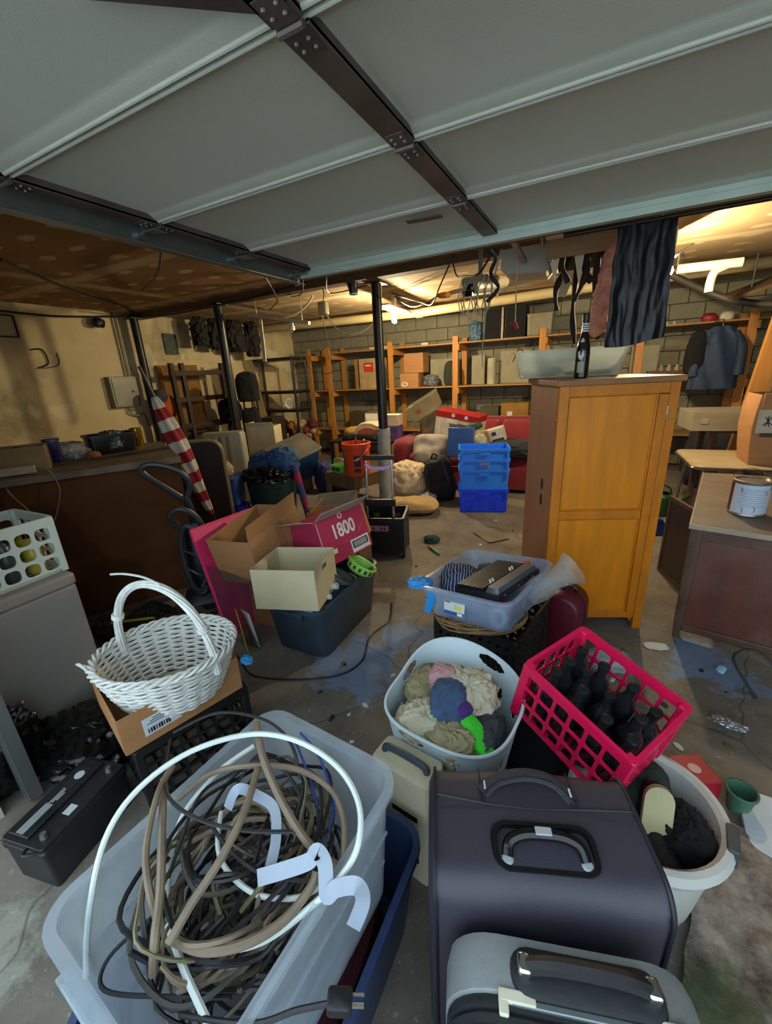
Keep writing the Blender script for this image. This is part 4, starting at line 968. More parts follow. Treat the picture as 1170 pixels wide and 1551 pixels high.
# 1800 box
EL, ER = (-1.505, 2.062, .402), (-.281, -.034, 1.339); EM = Tm(EL, ER)
M_mag = mat('magenta_print', 'a52a4c', .5, var=.06); M_wht = mat('print_pure', 'd6d2cc', .5)
t = thing('liquor_carton', 'raspberry red carton printed 1800 tilted on the slate tote', 'carton', EL, ER)
carton(t, .406, .321, .292, M_mag, (('f', .10, R(62)), ('l', .12, R(72))), fm=mat('flap_tan', 'a8988a', .75, var=.06))
o = letters('1800', .125, M_wht, t, Tm((.0, -.1635, .185), (0, 0, 0)), bold=.003, sx=.80); o['label'] = 'white 1800 lettering'
letters('TEQUILA', .022, mat('print_red', 'c8525f', .5), t, Tm((.0, -.1635, .105)), name='small_lettering')
mb = MB(); mb.tube(smooth_path([(.118, -.1635, .118), (.130, -.1635, .150), (.122, -.1635, .146), (.136, -.1635, .132), (.140, -.1635, .162), (.150, -.1635, .152), (.156, -.1635, .176), (.166, -.1635, .168), (.170, -.1635, .196), (.182, -.1635, .212)], 5), .0016, 4); meshobj('script_lettering', mb, mat('print_red', 'c8525f', .5), t)
mb = MB(); mb.box((.105, -.1632, .052), (.16, .0012, .085)); lb = meshobj('barcode_label', mb, M_wht, t)
mb = MB(); mb.box((.105, -.1640, .059), (.14, .0006, .05)); meshobj('barcode_frame', mb, mat('bar_blue', '24344f', .5), lb)
for k in range(10):
    mb = MB(); mb.box((.053+.0115*k, -.1645, .059), (.004, .0005, .036)); meshobj('barcode_bar', mb, M_wht, lb)
mb = MB(); mb.box((-.13, -.1632, .075), (.07, .001, .03)); meshobj('white_panel', mb, M_wht, t)
mb = MB(); mb.box((-.195, -.1632, .145), (.003, .001, .28)); meshobj('fold_line', mb, M_wht, t)
mb = MB(); mb.lathe([(.012, 0), (.018, 0), (.018, .001), (.012, .001)], 20, cap0=False, cap1=False); o = meshobj('round_emblem', mb, M_wht, t, loc=(.0, -.1625, .275), rot=(R(90), 0, 0))
# cardboard box behind (open)
t = thing('kraft_carton', 'open kraft carton with white inner flap behind the red carton', 'carton', (-1.70, 2.47, .31), (.1, -.22, .25))
carton(t, .36, .30, .26, M_card, (('f', .1, R(-40)), ('l', .12, R(-35))))
t = thing('grey_bin', 'greyish clear lidless bin behind the cardboard cartons', 'storage bin', (-2.08, 2.93, .31), (.10, -.1, .3))
mb = MB(); mb.bin(.42, .32, .2, .88, .04, .003, .012, .012); meshobj('body', mb, clear_plastic('grey_clear', '9a9688', .6, .35), t)
mb = MB(); mb.box((0, 0, .15), (.36, .28, .3)); one('support_box', mb, mat('dull_card', '6b5a41', .85), 'plain brown box supporting the grey clear bin', 'box', (-2.10, 2.95, 0), .3, bev=.004)
mb = MB(); mb.box((0, 0, .15), (.36, .30, .3)); one('support_box', mb, mat('dull_card', '6b5a41', .85), 'plain brown box under the open kraft carton', 'box', (-1.75, 2.52, -.0), .2, bev=.004)
# things in the tote: green vented disc, speaker cone, white tubes
t = thing('green_basket', 'lime green slotted plastic basket poking out of the slate tote', 'basket', (-1.305, 2.03, .36), (-.2, .55, .35))
mb = MB(); mb.lathe([(.07, -.02), (.095, .0), (.105, .045), (.10, .05), (.09, .045), (.08, .0), (.06, -.015)], 28); meshobj('body', mb, mat('lime_plastic', '94cf5a', .4), t)
for k in range(16):
    a = 2*math.pi*k/16; mb = MB(); mb.T = Tm((.1005*math.cos(a), .1005*math.sin(a), .022), (0, 0, a)); mb.box((0, 0, 0), (.003, .016, .026)); meshobj('slot', mb, mat('slot_dark', '2b3a22', .8), t)
t = thing('round_speaker', 'grey round speaker lying between red carton and green basket', 'speaker', (-1.345, 1.865, .37), (-.3, .5, .2))
mb = MB(); mb.lathe([(0, -.03), (.05, -.03), (.082, .0), (.086, .02), (.080, .022), (.06, .012), (.02, .004), (0, .004)], 28); meshobj('cone', mb, mat('speaker_grey', '5c6468', .6), t)
mb = MB(); mb.lathe([(.076, .018), (.088, .018), (.088, .026), (.076, .026)], 28, cap0=False, cap1=False); meshobj('ring', mb, M_dshell, t)
for k, (p0, p1, r_) in enumerate((((-1.43, 1.70, .36), (-1.275, 1.73, .395), .019), ((-1.40, 1.62, .345), (-1.27, 1.655, .365), .015))):
    d_ = (Vector(p1)-Vector(p0)); mb = MB(); q = Tm(p0) @ d_.to_track_quat('Z', 'Y').to_matrix().to_4x4(); mb.T = q
    ln = d_.length; mb.lathe([(r_*.82, 0), (r_, 0), (r_, ln), (r_*.82, ln), (r_*.82, 0)], 16, cap0=False, cap1=False)
    one('white_tube', mb, mat('pvc_white', 'ccd4d4', .4), ('thicker', 'thinner')[k]+' white plastic tube end sticking out under the white carton', 'tube')
mb = MB(); mb.lump((.16, .07, .05), 63, .3, 7); one('blue_rag', mb, mat('sky_cloth', '6f97c9', .9), 'pale blue printed rag at the near rim of the slate tote', 'rag', (-1.36, 1.535, .335), sharp=80)
# pink board leaning on the cartons
t = thing('pink_hamper', 'hot pink sided collapsible hamper holding the leaning brown carton', 'hamper')
def slab(quad, th):
    q = [Vector(p) for p in quad]; n = (q[1]-q[0]).cross(q[3]-q[0]).normalized()*th/2; return [[p-n for p in q], [p+n for p in q]]
M_pkb = mat('pink_board', 'd42a66', .5, var=.1)
mb = MB(); mb.loft(slab([(-1.95, 1.47, 0), (-1.98, 1.98, 0), (-2.23, 2.06, .66), (-2.275, 1.58, .66)], .012)); meshobj('side_panel', mb, M_pkb, t, .002)
mb = MB(); mb.tube([(-1.95, 1.47, .005), (-2.275, 1.58, .66)], .009, 6); mb.tube([(-2.275, 1.58, .66), (-2.23, 2.06, .66)], .009, 6); meshobj('edge_binding', mb, M_pkb, t)
mb = MB(); mb.loft(slab([(-1.95, 1.475, 0.003), (-1.70, 1.475, .003), (-1.69, 1.515, .44), (-2.15, 1.545, .46)], .003)); meshobj('sheer_front', mb, clear_plastic('sheer_mauve', '5a4a58', .26, .5), t)
mb = MB(); mb.T = Tm((-1.78, 1.44, .0), (R(4), R(-10), R(-35))); mb.rsec([(0, .14, .004, .001), (.26, .10, .004, .001)], 2); one('yellow_bag', mb, mat('yellow_bag', 'b9a92a', .5), 'yellow printed bag on the floor beside the slate tote', 'bag')
mb = MB(); mb.T = Tm((-1.76, 1.50, .0), (R(6), R(-8), R(-20))); mb.rsec([(0, .10, .006, .001), (.24, .12, .006, .001)], 2); o = one('white_packet', mb, mat('packet_white', 'c6cac4', .5), 'white paper packet wedged between tote and pink hamper', 'packet')
cable([(-1.20, 2.25, .006), (-1.12, 2.05, .006), (-1.15, 1.85, .006), (-1.08, 1.62, .006), (-1.18, 1.44, .006), (-1.55, 1.28, .006), (-1.8, 1.36, .006), (-2.0, 1.2, .006)], .005, M_blackc, 'thin black cord snaking on the floor around the slate tote')
# ================================================================== orange wardrobe, bottle and bin on it
M_hon = mat('honey_varnish', 'cc7a04', .42, spec=.3, var=.16, scale=3, bump=.05, bscale=30, stretch=(6, 6, .7), dirt=.2, dcol='9a5e10', dscale=4)
M_honf = mat('honey_frame', 'c0700c', .42, spec=.3, var=.15, scale=3, stretch=(5, 5, .7), dirt=.35, dcol='7d4a1d', dscale=6)
M_ply = mat('ply_side', 'a06c4a', .5, var=.12, scale=2.5, stretch=(3, 3, .5), dirt=.3, dcol='6a5a52', dscale=2)
M_hole = mat('hole_black', '0c0a08', .9)
WRL, WRR = (-.056, 2.737, 0), .397
t = thing('wardrobe', 'tall honey-orange wooden wardrobe with two framed panels', 'wardrobe', WRL, WRR)
W, D, Hh = .588, .566, 1.442
mb = MB(); mb.box((0, .01, .76), (W-.03, D-.04, Hh-.15)); meshobj('carcass', mb, M_ply, t)
mb = MB(); mb.box((-W/2+.008, 0, (Hh+.06)/2), (.016, D-.02, Hh-.06)); sd = meshobj('side_panel', mb, M_ply, t, .002)
mb = MB(); mb.box((W/2-.008, 0, (Hh+.06)/2), (.016, D-.02, Hh-.06)); meshobj('side_panel', mb, M_honf, t, .002)
for z in (.78, .875):
    mb = MB(); mb.T = Tm((-W/2-.0006, -.10, z-.02), (0, 0, R(90))); mb.rsec([(-.008, .034, .0016, .0007), (.008, .046, .0016, .0007), (.040, .046, .0016, .0007), (.056, .030, .0016, .0007)], 2); meshobj('finger_hole', mb, M_hole, sd)
mb = MB(); mb.box((-W/2-.002, 0, 1.27), (.006, D-.02, .012)); meshobj('side_batten', mb, M_ply, t)
yf = -D/2
def fr(nm, x0, x1, z0, z1, dep, y=0, m=M_honf, bv=.003):
    mb = MB(); mb.box(((x0+x1)/2, yf+y-dep/2+.02, (z0+z1)/2), (x1-x0, dep, z1-z0)); return meshobj(nm, mb, m, t, bv)
fr('stile', -W/2, -W/2+.05, .0, Hh, .03); fr('stile', W/2-.048, W/2, .0, Hh, .03)
fr('top_rail', -W/2+.05, W/2-.048, Hh-.055, Hh, .028)
fr('bottom_rail', -W/2+.05, W/2-.048, .075, .115, .026)
fr('door_stile', W/2-.095, W/2-.05, .118, Hh-.058, .032)
fr('mid_rail', -W/2+.05, W/2-.096, .715, .765, .026)
fr('panel', -W/2+.05, W/2-.096, .768, Hh-.056, .014, 0, M_hon); fr('panel', -W/2+.05, W/2-.096, .118, .713, .014, 0, M_hon)
for (z0, z1) in ((.768, Hh-.056), (.118, .713)):
    mb = MB(); x0, x1 = -W/2+.052, W/2-.098; pts = [(x0, z0), (x1, z0), (x1, z1), (x0, z1)]
    for k in range(4):
        a, b = pts[k], pts[(k+1) % 4]; mb.cyl((a[0], yf+.004, a[1]), (b[0], yf+.004, b[1]), .006, n=6)
    meshobj('moulding', mb, M_honf, t)
mb = MB(); mb.box((W/2-.048, yf-.012, 1.29), (.007, .006, .075)); meshobj('hinge', mb, M_chrome, t, .001)
mb = MB(); mb.box((0, -.005, Hh+.015), (W+.035, D+.035, .03)); meshobj('top_board', mb, mat('wardrobe_top', '8a5a28', .6, var=.15, stretch=(1, 4, 1), dirt=.6, dcol='8a7a62', dscale=3), t, .004)
for sx in (-1, 1):
    mb = MB(); mb.box((sx*(W/2-.03), D/2-.03, .07), (.05, .05, .14)); meshobj('leg', mb, M_honf, t, .003)
# beer bottle
M_beer = mat('dark_glass', '17110c', .10, var=.1, bump=0); M_lab = mat('bottle_label', 'c9cbc8', .5, var=.05)
BLX = (-.138, 2.62, 1.4725)
t = thing('beer_bottle', 'tall dark glass bottle with white neck bands on the wardrobe', 'bottle', BLX, .15)
mb = MB(); mb.lathe([(0, .004), (.030, 0), (.036, .006), (.0365, .13), (.034, .16), (.024, .205), (.017, .235), (.0155, .29), (.017, .292), (.017, .302), (.0155, .304), (.0155, .315), (0, .315)], 28); meshobj('glass', mb, M_beer, t)
mb = MB(); mb.lathe([(.0158, .288), (.0185, .29), (.0185, .322), (.014, .326), (0, .326)], 20); meshobj('cap', mb, mat('bottle_cap', '191919', .4), t)
for z in (.236, .2475, .259, .2705):
    mb = MB(); mb.lathe([(.0178-(z-.238)*.05, z), (.0178-(z-.238)*.05, z+.007)], 20, cap0=False, cap1=False); meshobj('neck_band', mb, M_lab, t)
vs = []; fs = []
def onb(ax, z): # wrap a point of the oval label on the shoulder
    r = .0372 if z < .13 else .0372-(z-.13)*.16
    return Vector((r*math.sin(ax), -r*math.cos(ax), z))
ring = [onb(-.35+.55*math.cos(a), .150+.055*math.sin(a)) for a in [2*math.pi*i/24 for i in range(24)]]; inn = [onb(-.35+.28*math.cos(a), .150+.028*math.sin(a)) for a in [2*math.pi*i/24 for i in range(24)]]
mb = MB(); mb.loft([ring, inn], cap0=False, cap1=True); lb = meshobj('oval_label', mb, M_lab, t)
rg = [onb(-.35+.50*math.cos(a), .150+.050*math.sin(a))*1.012 for a in [2*math.pi*i/24 for i in range(24)]]
for q in rg: q.z /= 1.012
mb = MB(); mb.tube(rg, .0011, 4, closed=True); meshobj('label_border', mb, M_ink, lb)
for k in range(5):
    mb = MB(); mb.tube([onb(-.35-.16+.05*s, .122+.0135*k+.006*math.sin(s*1.9+k))*1.02 for s in range(7)], .0016, 4); meshobj('label_lettering', mb, M_ink, lb)
mb = MB(); mb.loft([[onb(-.3+.45*s, z) for s in (-1, -.5, 0, .5, 1)] + [onb(-.3+.45*s, z)*1.004 for s in (1, .5, 0, -.5, -1)] for z in (.03, .085)]); meshobj('lower_label', mb, mat('label_tan', '9a9078', .5), t)
# long clear bin on the wardrobe's rear
M_clear3 = clear_plastic('clear_cream_plastic', 'c7cbb8', .55, .25)
t = thing('long_clear_bin', 'long frosted bin of bottles on the rear of the wardrobe', 'storage bin', (-.235, 2.97, 1.4735), .10)
mb = MB(); mb.bin(.66, .28, .165, .87, .04, .003, .012, .012); meshobj('body', mb, M_clear3, t)
for k, (x, c_, l_) in enumerate(((.06, '7fa38a', 'pale green bottle lying in the long clear bin'), (-.10, '8fa7a0', 'grey green bottle lying in the long clear bin'), (.20, '4f7ba6', 'blue labelled bottle lying in the long clear bin'))):
    mb = MB(); mb.T = Tm((-.235+x*.995, 2.93+x*.1, 1.515), (R(90), 0, R(80))); mb.lathe([(0, -.07), (.030, -.07), (.033, -.06), (.033, .03), (.014, .06), (.014, .08), (0, .08)], 14); one('lying_bottle', mb, mat('lying_'+c_, c_, .3), l_, 'bottle')

# ================================================================== brown desk with paint can, panel, chrome table, boxes
M_dsk = mat('desk_veneer', '5c3024', .45, var=.25, scale=2, stretch=(4, 4, .6), dirt=.5, dcol='7a6658', dscale=2.5); M_dskt = mat('desk_top', '6a5f52', .5, var=.2, scale=3, stretch=(.7, 4, 1), dirt=.4, dcol='9a938a', dscale=2)
M_dskl = mat('desk_leg', '4e3526', .5, var=.2, dirt=.4, dcol='7a6658')
t = thing('wooden_desk', 'old dark brown veneered desk with a worn top', 'desk', (1.0, 3.15, 0), -.195)
W, D, Hh = .81, 1.36, .706
mb = MB(); mb.box((0, 0, Hh-.012), (W, D, .024)); meshobj('top', mb, M_dskt, t, .002)
mb = MB()
mb.box((0, -D/2, Hh-.012), (W+.006, .008, .026)); mb.box((-W/2, 0, Hh-.012), (.008, D, .026)); meshobj('edge_band', mb, mat('worn_edge', 'a0937f', .4, .2), t, .001)
mb = MB(); mb.box((.02, -D/2+.03, .39), (W-.06, .02, .60)); meshobj('front_panel', mb, M_dsk, t)
mb = MB(); mb.box((-W/2+.03, .35, .39), (.02, D*.42, .60)); meshobj('side_panel', mb, M_dsk, t)
mb = MB(); mb.box((.02, -D/2+.025, .075), (W-.06, .035, .045)); meshobj('foot_rail', mb, M_dskl, t, .008)
for sx in (-1, 1):
    for sy in (-1, 1):
        mb = MB(); mb.T = Tm((sx*(W/2-.035), sy*(D/2-.035), 0)); mb.rsec([(0, .035, .04, .008), (.1, .045, .05, .008), (Hh-.025, .06, .06, .008)], 2); meshobj('leg', mb, M_dskl, t)
mb = MB(); mb.box((0, -D/2+.03, Hh-.06), (W-.08, .03, .06)); meshobj('apron', mb, M_dskl, t, .003)
# paint can
t = thing('paint_can', 'one-gallon paint can with white label on the brown desk', 'paint can', (.765, 2.86, .7065), -.6)
M_tin = mat('tin_plate', '9a958c', .35, .8, dirt=.5, dcol='7a6a5a')
mb = MB(); mb.lathe([(0, 0), (.082, 0), (.085, .004), (.083, .010), (.083, .180), (.085, .186), (.085, .192), (.078, .194), (.074, .186), (0, .185)], 36); meshobj('tin', mb, M_tin, t)
def wrapband(a0, a1, z0, z1, r): return [[(r*math.cos(a0+(a1-a0)*i/20), r*math.sin(a0+(a1-a0)*i/20), z) for i in range(21)]+[((r-.0004)*math.cos(a0+(a1-a0)*i/20), (r-.0004)*math.sin(a0+(a1-a0)*i/20), z) for i in range(20, -1, -1)] for z in (z0, z1)]
mb = MB(); mb.loft(wrapband(-2.2, .9, .014, .176, .0840)); lb = meshobj('white_label', mb, mat('paint_label', 'b9c6d4', .5, var=.05), t)
mb = MB(); mb.loft(wrapband(.9, 4.08, .014, .176, .0840)); meshobj('maroon_label', mb, mat('paint_label_dark', '4e1a1c', .5), t)
for k in range(9):
    mb = MB(); mb.loft(wrapband(-1.75+.06*(k % 3), -.15-.2*(k % 2), .150-.012*k, .1525-.012*k, .0846)); meshobj('print_line', mb, mat('print_blue', '6f8299', .6), lb)
for a, z0 in ((-1.7, .13), (-.4, .12), (-1.5, .02), (-.9, .03)):
    mb = MB(); mb.tube([(.0855*math.cos(a), .0855*math.sin(a), z0+.03), (.0855*math.cos(a+.1), .0855*math.sin(a+.1), z0+.015), (.0855*math.cos(a+.05), .0855*math.sin(a+.05), z0)], .0015, 4); meshobj('paint_drip', mb, mat('drip', '3a4048', .6), lb)
mb = MB(); mb.tube(smooth_path([(.086, 0, .16), (.075, -.02, .225), (0, -.035, .262), (-.075, -.02, .225), (-.086, 0, .16)], 6), .0018, 5); meshobj('bail_handle', mb, M_chrome, t)
for s in (-1, 1):
    mb = MB(); mb.cyl((s*.082, 0, .16), (s*.090, 0, .16), .008, n=10); meshobj('ear', mb, M_tin, t)
# dark framed door leaning by the desk
t = thing('cabinet_door', 'dark brown framed cabinet door standing beside the desk', 'cabinet door', (.560, 3.33, 0), math.atan2(-.36, .12))
M_dkp = mat('dark_walnut', '2d211d', .45, var=.3, scale=4, stretch=(4, 4, .8), dirt=.25, dcol='5a4a42')
mb = MB(); mb.box((0, 0, .305), (.36, .012, .56)); meshobj('panel', mb, M_dkp, t)
for c_, s_ in (((-.175, 0, .30), (.03, .02, .60)), ((.175, 0, .30), (.03, .02, .60)), ((0, 0, .585), (.32, .02, .03)), ((0, 0, .015), (.32, .02, .03))):
    mb = MB(); mb.box(c_, s_); meshobj('frame_rail', mb, M_dskl, t, .002)
# chrome-legged table
t = thing('chrome_table', 'small tan laminate table with chrome legs behind the desk', 'table', (1.02, 4.27, 0), .05)
mb = MB(); mb.loft([[(x, y, z) for x, y in rrect(.76*k, .76*k, .08, 5)] for z, k in ((.715, .97), (.722, 1.0), (.742, 1.0), (.748, .985))]); meshobj('top', mb, mat('tan_laminate', '9c8a68', .5, var=.2, stretch=(1, 5, 1), dirt=.4), t)
mb = MB(); mb.tube([(x, y, .732) for x, y in rrect(.768, .768, .085, 5)], .009, 6, closed=True); meshobj('metal_edge', mb, M_chrome, t)
for sx in (-1, 1):
    for sy in (-1, 1):
        mb = MB(); mb.tube([(sx*.29, sy*.29, .716), (sx*.33, sy*.33, 0)], .013, 10); lg = meshobj('leg', mb, M_chrome, t)
        mb = MB(); mb.lathe([(0, 0), (.018, 0), (.016, .03), (0, .03)], 10, (sx*.33, sy*.33, 0)); meshobj('rubber_foot', mb, M_rub, lg)
# tall cardboard box on it
TBM = Tm((1.165, 4.17, .749), (0, 0, .02))
t = thing('tall_carton', 'tall bulging cardboard carton with a white printed panel', 'carton', (1.165, 4.17, .749), .02)
mb = MB(); mb.rsec([(0, .30, .30, .01), (.12, .335, .33, .012), (.28, .37, .36, .014), (.40, .36, .36, .012), (.52, .33, .34, .012), (.52, .32, .33, .010), (.40, .35, .35, .010), (.28, .36, .35, .012), (.02, .29, .29, .01)], 2); meshobj('body', mb, M_card, t)
mb = MB(); mb.T = Tm((-.06, -.1835, .33)); mb.box((0, 0, 0), (.20, .004, .17)); lb = meshobj('white_panel', mb, mat('panel_pale', 'b9ae97', .6), t)
mb = MB(); mb.T = Tm((-.10, -.187, .33))
for a in (-50, -20, 20, 50, 180, 150, 210): mb.cyl((0, 0, 0), (.035*math.sin(R(a)), 0, -.04*math.cos(R(a))), .0030, n=4)
meshobj('star_print', mb, M_ink, lb)
mb = MB(); mb.T = Tm((.01, -.187, .36)); mb.box((0, 0, 0), (.035, .001, .05)); meshobj('small_print', mb, mat('print_grey', '6f675a', .6), lb)
mb = MB(); mb.box((0, -.178, .46), (.30, .012, .14)); meshobj('folded_flap', mb, M_card, t, .002)
mb = MB(); mb.box((0, -.186, .232), (.26, .003, .03)); meshobj('dark_tape', mb, mat('dark_print', '3a2a1c', .6), t)
cloth('dark_cloth', (.26, .26, .52), (0, 0, .012), 71, mat('charcoal_fleece', '1d1f24', .95), 'dark fleece stuffed in the tall cardboard carton', M=TBM, amp=.1)
mb = MB(); mb.T = TBM @ Tm((.09, -.06, .45)); mb.lump((.14, .14, .09), 72, .25, 6); one('white_cloth', mb, mat('offwhite_cloth', 'c8c4ae', .95), 'off-white cloth on top of the tall cardboard carton', 'cloth', sharp=80)
# grey drawer on a crate
t = thing('wooden_tray_box', 'loose greyish wooden drawer box stacked left of the tall carton', 'drawer', (1.04, 5.02, .90), .12)
carton(t, .66, .46, .17, mat('grey_wood', '8f8672', .75, var=.15, stretch=(.6, 4, 3), dirt=.4), th=.014)
mb = MB(); mb.box((-.24, -.238, .085), (.06, .006, .05)); meshobj('pull', mb, mat('worn_edge', 'a0937f', .4, .2), t, .003)
t = thing('brown_stand', 'brown wooden stand carrying the grey drawer', 'stand', (1.14, 5.06, 0), .1)
mb = MB(); mb.box((0, 0, .885), (.5, .42, .03)); meshobj('top', mb, M_dskl, t, .003)
for sx in (-1, 1):
    for sy in (-1, 1):
        mb = MB(); mb.box((sx*.22, sy*.18, .435), (.05, .05, .87)); meshobj('leg', mb, M_dskl, t, .003)
# clutter by the table: green can, blue lamp
t = thing('green_can', 'dark green watering can on the floor behind the wardrobe', 'can', (.62, 4.95, 0))
mb = MB(); mb.lathe([(0, 0), (.11, 0), (.12, .02), (.11, .20), (.08, .23), (.075, .23), (.10, .2), (.11, .02), (0, .01)], 20); meshobj('body', mb, mat('deep_green', '1c4a22', .4), t)
mb = MB(); mb.tube(smooth_path([(.11, 0, .06), (.18, 0, .15), (.24, 0, .24)], 4), [.02]*8+[.012], 8); meshobj('spout', mb, mat('deep_green', '1c4a22'), t)
mb = MB(); mb.tube(smooth_path([(-.10, 0, .20), (-.04, 0, .31), (.06, 0, .29), (.09, 0, .20)], 5), .010, 6); meshobj('handle', mb, mat('deep_green', '1c4a22'), t)
t = thing('blue_dustpan', 'royal blue plastic dustpan behind the wardrobe', 'dustpan', (.52, 4.35, 0), .4)
mb = MB(); mb.loft([[(x, y, z) for x, y in rrect(w_, .20, .02, 3)] for z, w_ in ((0, .24), (.05, .22), (.14, .08), (.16, .05))]); meshobj('scoop', mb, mat('royal_blue', '1c3a9a', .4), t)
mb = MB(); mb.cyl((0, 0, .15), (0, .02, .30), .014); meshobj('handle', mb, mat('royal_blue', '1c3a9a'), t)
cable([(.78, 2.15, .008), (.70, 2.28, .12), (.80, 2.32, .16), (.92, 2.22, .06), (1.0, 2.1, .008)], .006, M_blackc, 'dark cord arching in front of the brown desk')
cable([(.05, 2.35, .006), (.15, 2.2, .04), (.28, 2.12, .006), (.32, 1.95, .006), (.36, 1.9, .006)], .004, mat('green_cord', '5a7562', .5), 'thin grey green cord at the foot of the wardrobe')
t = thing('plastic_packet', 'crumpled clear packet beside the foot of the wardrobe', 'packet', (.16, 2.16, 0), .3)
mb = MB(); mb.lump((.20, .16, .07), 75, .3, 6); meshobj('wrap', mb, clear_plastic('packet_clear', 'c6cdd2', .5), t)
mb = MB(); mb.box((0, 0, .03), (.12, .10, .03)); meshobj('insert', mb, M_paper, t)
# ================================================================== floor litter
rnd = random.Random(21)
scr = [mat('scrap_white', 'b9bcb8', .7), mat('scrap_brown', '6e5a40', .8), mat('scrap_dark', '26231f', .8)]
nmz = ['pale paper', 'brown leaf', 'dark']
for k in range(46):
    x, y = rnd.uniform(.1, .75), rnd.uniform(1.6, 2.5)
    if k >= 20: x, y = rnd.uniform(-1.3, -.35), rnd.uniform(2.5, 4.2)
    if k >= 34: x, y = rnd.uniform(-1.2, -.7), rnd.uniform(1.0, 1.7)
    q = k % 3; s = rnd.uniform(.006, .02)
    mb = MB(); mb.lump((s*2, s*1.2, .006), k, .5, 6, nu=10, nv=7); one('litter_scrap', mb, scr[q], nmz[q]+' scrap of litter on the concrete floor', 'litter', (x, y, .0005), rnd.uniform(0, 6), nmz[q]+' scraps on the floor')
mb = MB(); mb.lump((.11, .05, .02), 90, .5, 7); one('foil_scrap', mb, mat('foil', 'a9aeb4', .25, .7), 'crumpled silver foil wrapper on the floor before the desk', 'litter', (.63, 1.93, 0), -.3)
mb = MB(); mb.lump((.05, .03, .02), 91, .5, 7); one('blue_wrapper', mb, mat('wrapper_blue', 'a8dcf0', .3), 'pale blue wrapper on the floor below the desk front', 'litter', (.68, 2.33, 0), 1.2)
mb = MB(); mb.lump((.10, .06, .012), 92, .5, 7); one('paper_scrap', mb, scr[0], 'torn whitish paper on the floor right of the wardrobe foot', 'litter', (.40, 2.42, 0), .3)
# ================================================================== middle: trolley, end table, blue crates, pillows, sofa
M_steel = mat('brushed_tube', 'b4babd', .25, .9, var=.05, bump=0)
TRL, TRR = (-1.675, 3.073, 0), .307
t = thing('rolling_crate', 'black folding rolling crate with a tall telescopic handle', 'rolling crate', TRL, TRR)
W, D, Hh = .40, .36, .37
for nm, c_, s_ in (('front_wall', (0, -D/2, .21), (W, .012, .32)), ('back_wall', (0, D/2, .21), (W, .012, .32)), ('side_wall', (-W/2, 0, .21), (.012, D, .32)), ('side_wall', (W/2, 0, .21), (.012, D, .32)), ('floor_panel', (0, 0, .055), (W, D, .012))):
    mb = MB(); mb.box(c_, s_); meshobj(nm, mb, M_bcr, t, .003)
mb = MB(); mb.loft([[(x, y, z) for x, y in rrect(a, b, .02, 3)] for z, a, b in ((.345, W+.02, D+.02), (.375, W+.02, D+.02), (.375, W-.02, D-.02), (.345, W-.02, D-.02))], closed=True); meshobj('rim', mb, M_bcr, t)
for k in range(5):
    mb = MB(); mb.box((-.16+.08*k, -D/2-.008, .17), (.012, .008, .20)); meshobj('rib', mb, M_bcr, t)
mb = MB(); mb.box((-.02, -D/2-.010, .285), (.19, .010, .05)); pl = meshobj('pink_badge', mb, mat('dusty_pink', 'a07484', .5), t, .002)
for k, x in enumerate((-.085, -.055, .01, .04)):
    mb = MB(); mb.box((x, -D/2-.016, .285), (.014, .003, .026)); meshobj('badge_mark', mb, M_ink, pl)
for x in (-.10, .10):
    for gx in range(3):
        for gz in range(3):
            mb = MB(); mb.box((x-.02+.02*gx, D/2-.008, .26+.018*gz), (.012, .004, .011)); meshobj('rear_slot', mb, mat('slot_tan', '8f8262', .8), t)
for x in (-.115, .115):
    mb = MB(); mb.tube([(x, -D/2+.02, .10), (x*.98, -D/2+.06, .56)], .012, 8); mb.tube([(x*.98, -D/2+.06, .54), (x*.95, -D/2+.085, .86)], .009, 8); meshobj('telescopic_rod', mb, M_steel, t)
mb = MB(); mb.T = Tm((0, -D/2+.055, .50)); mb.box((0, 0, 0), (.27, .035, .06)); meshobj('cross_bracket', mb, M_bcr, t, .004)
mb = MB(); mb.tube([(-.135, -D/2+.085, .885), (.135, -D/2+.085, .885)], .019, 10); meshobj('grip', mb, mat('black_grip', '1a1a1b', .6), t)
mb = MB(); mb.tube(smooth_path([(-.112, -D/2+.08, .83), (-.06, -D/2+.07, .80), (.06, -D/2+.07, .80), (.112, -D/2+.08, .83)], 4), .018, 8); meshobj('pink_strap', mb, mat('pale_pink', 'c79fc0', .6), t)
for sx in (-1, 1):
    for sy in (-1, 1):
        mb = MB(); mb.cyl((sx*(W/2-.01)-.015, sy*(D/2-.03), .04), (sx*(W/2-.01)+.015, sy*(D/2-.03), .04), .04, n=16); meshobj('wheel', mb, M_rub, t)
mb = MB(); mb.T = Tm((-1.34, 3.40, 0), (0, 0, .4)); mb.lump((.14, .10, .07), 80, .3, 5); one('green_rag', mb, mat('teal_rag', '24443f', .9), 'dark green rag on the floor beside the rolling crate', 'rag', sharp=80)
t = thing('hose_nozzle', 'brass and green hose nozzle on the floor beside the rolling crate', 'nozzle', (-1.27, 3.22, .014), -.7)
mb = MB(); mb.T = Tm((0, 0, 0), (0, R(90), 0)); mb.lathe([(0, -.07), (.008, -.07), (.012, 0), (.012, .03), (0, .03)], 10); meshobj('brass_tip', mb, mat('brass', 'a8843c', .3, .9), t)
mb = MB(); mb.T = Tm((0, 0, 0), (0, R(90), 0)); mb.lathe([(0, .03), (.013, .03), (.012, .13), (0, .13)], 10); meshobj('green_grip', mb, mat('grip_green', '3e9a5a', .4), t)
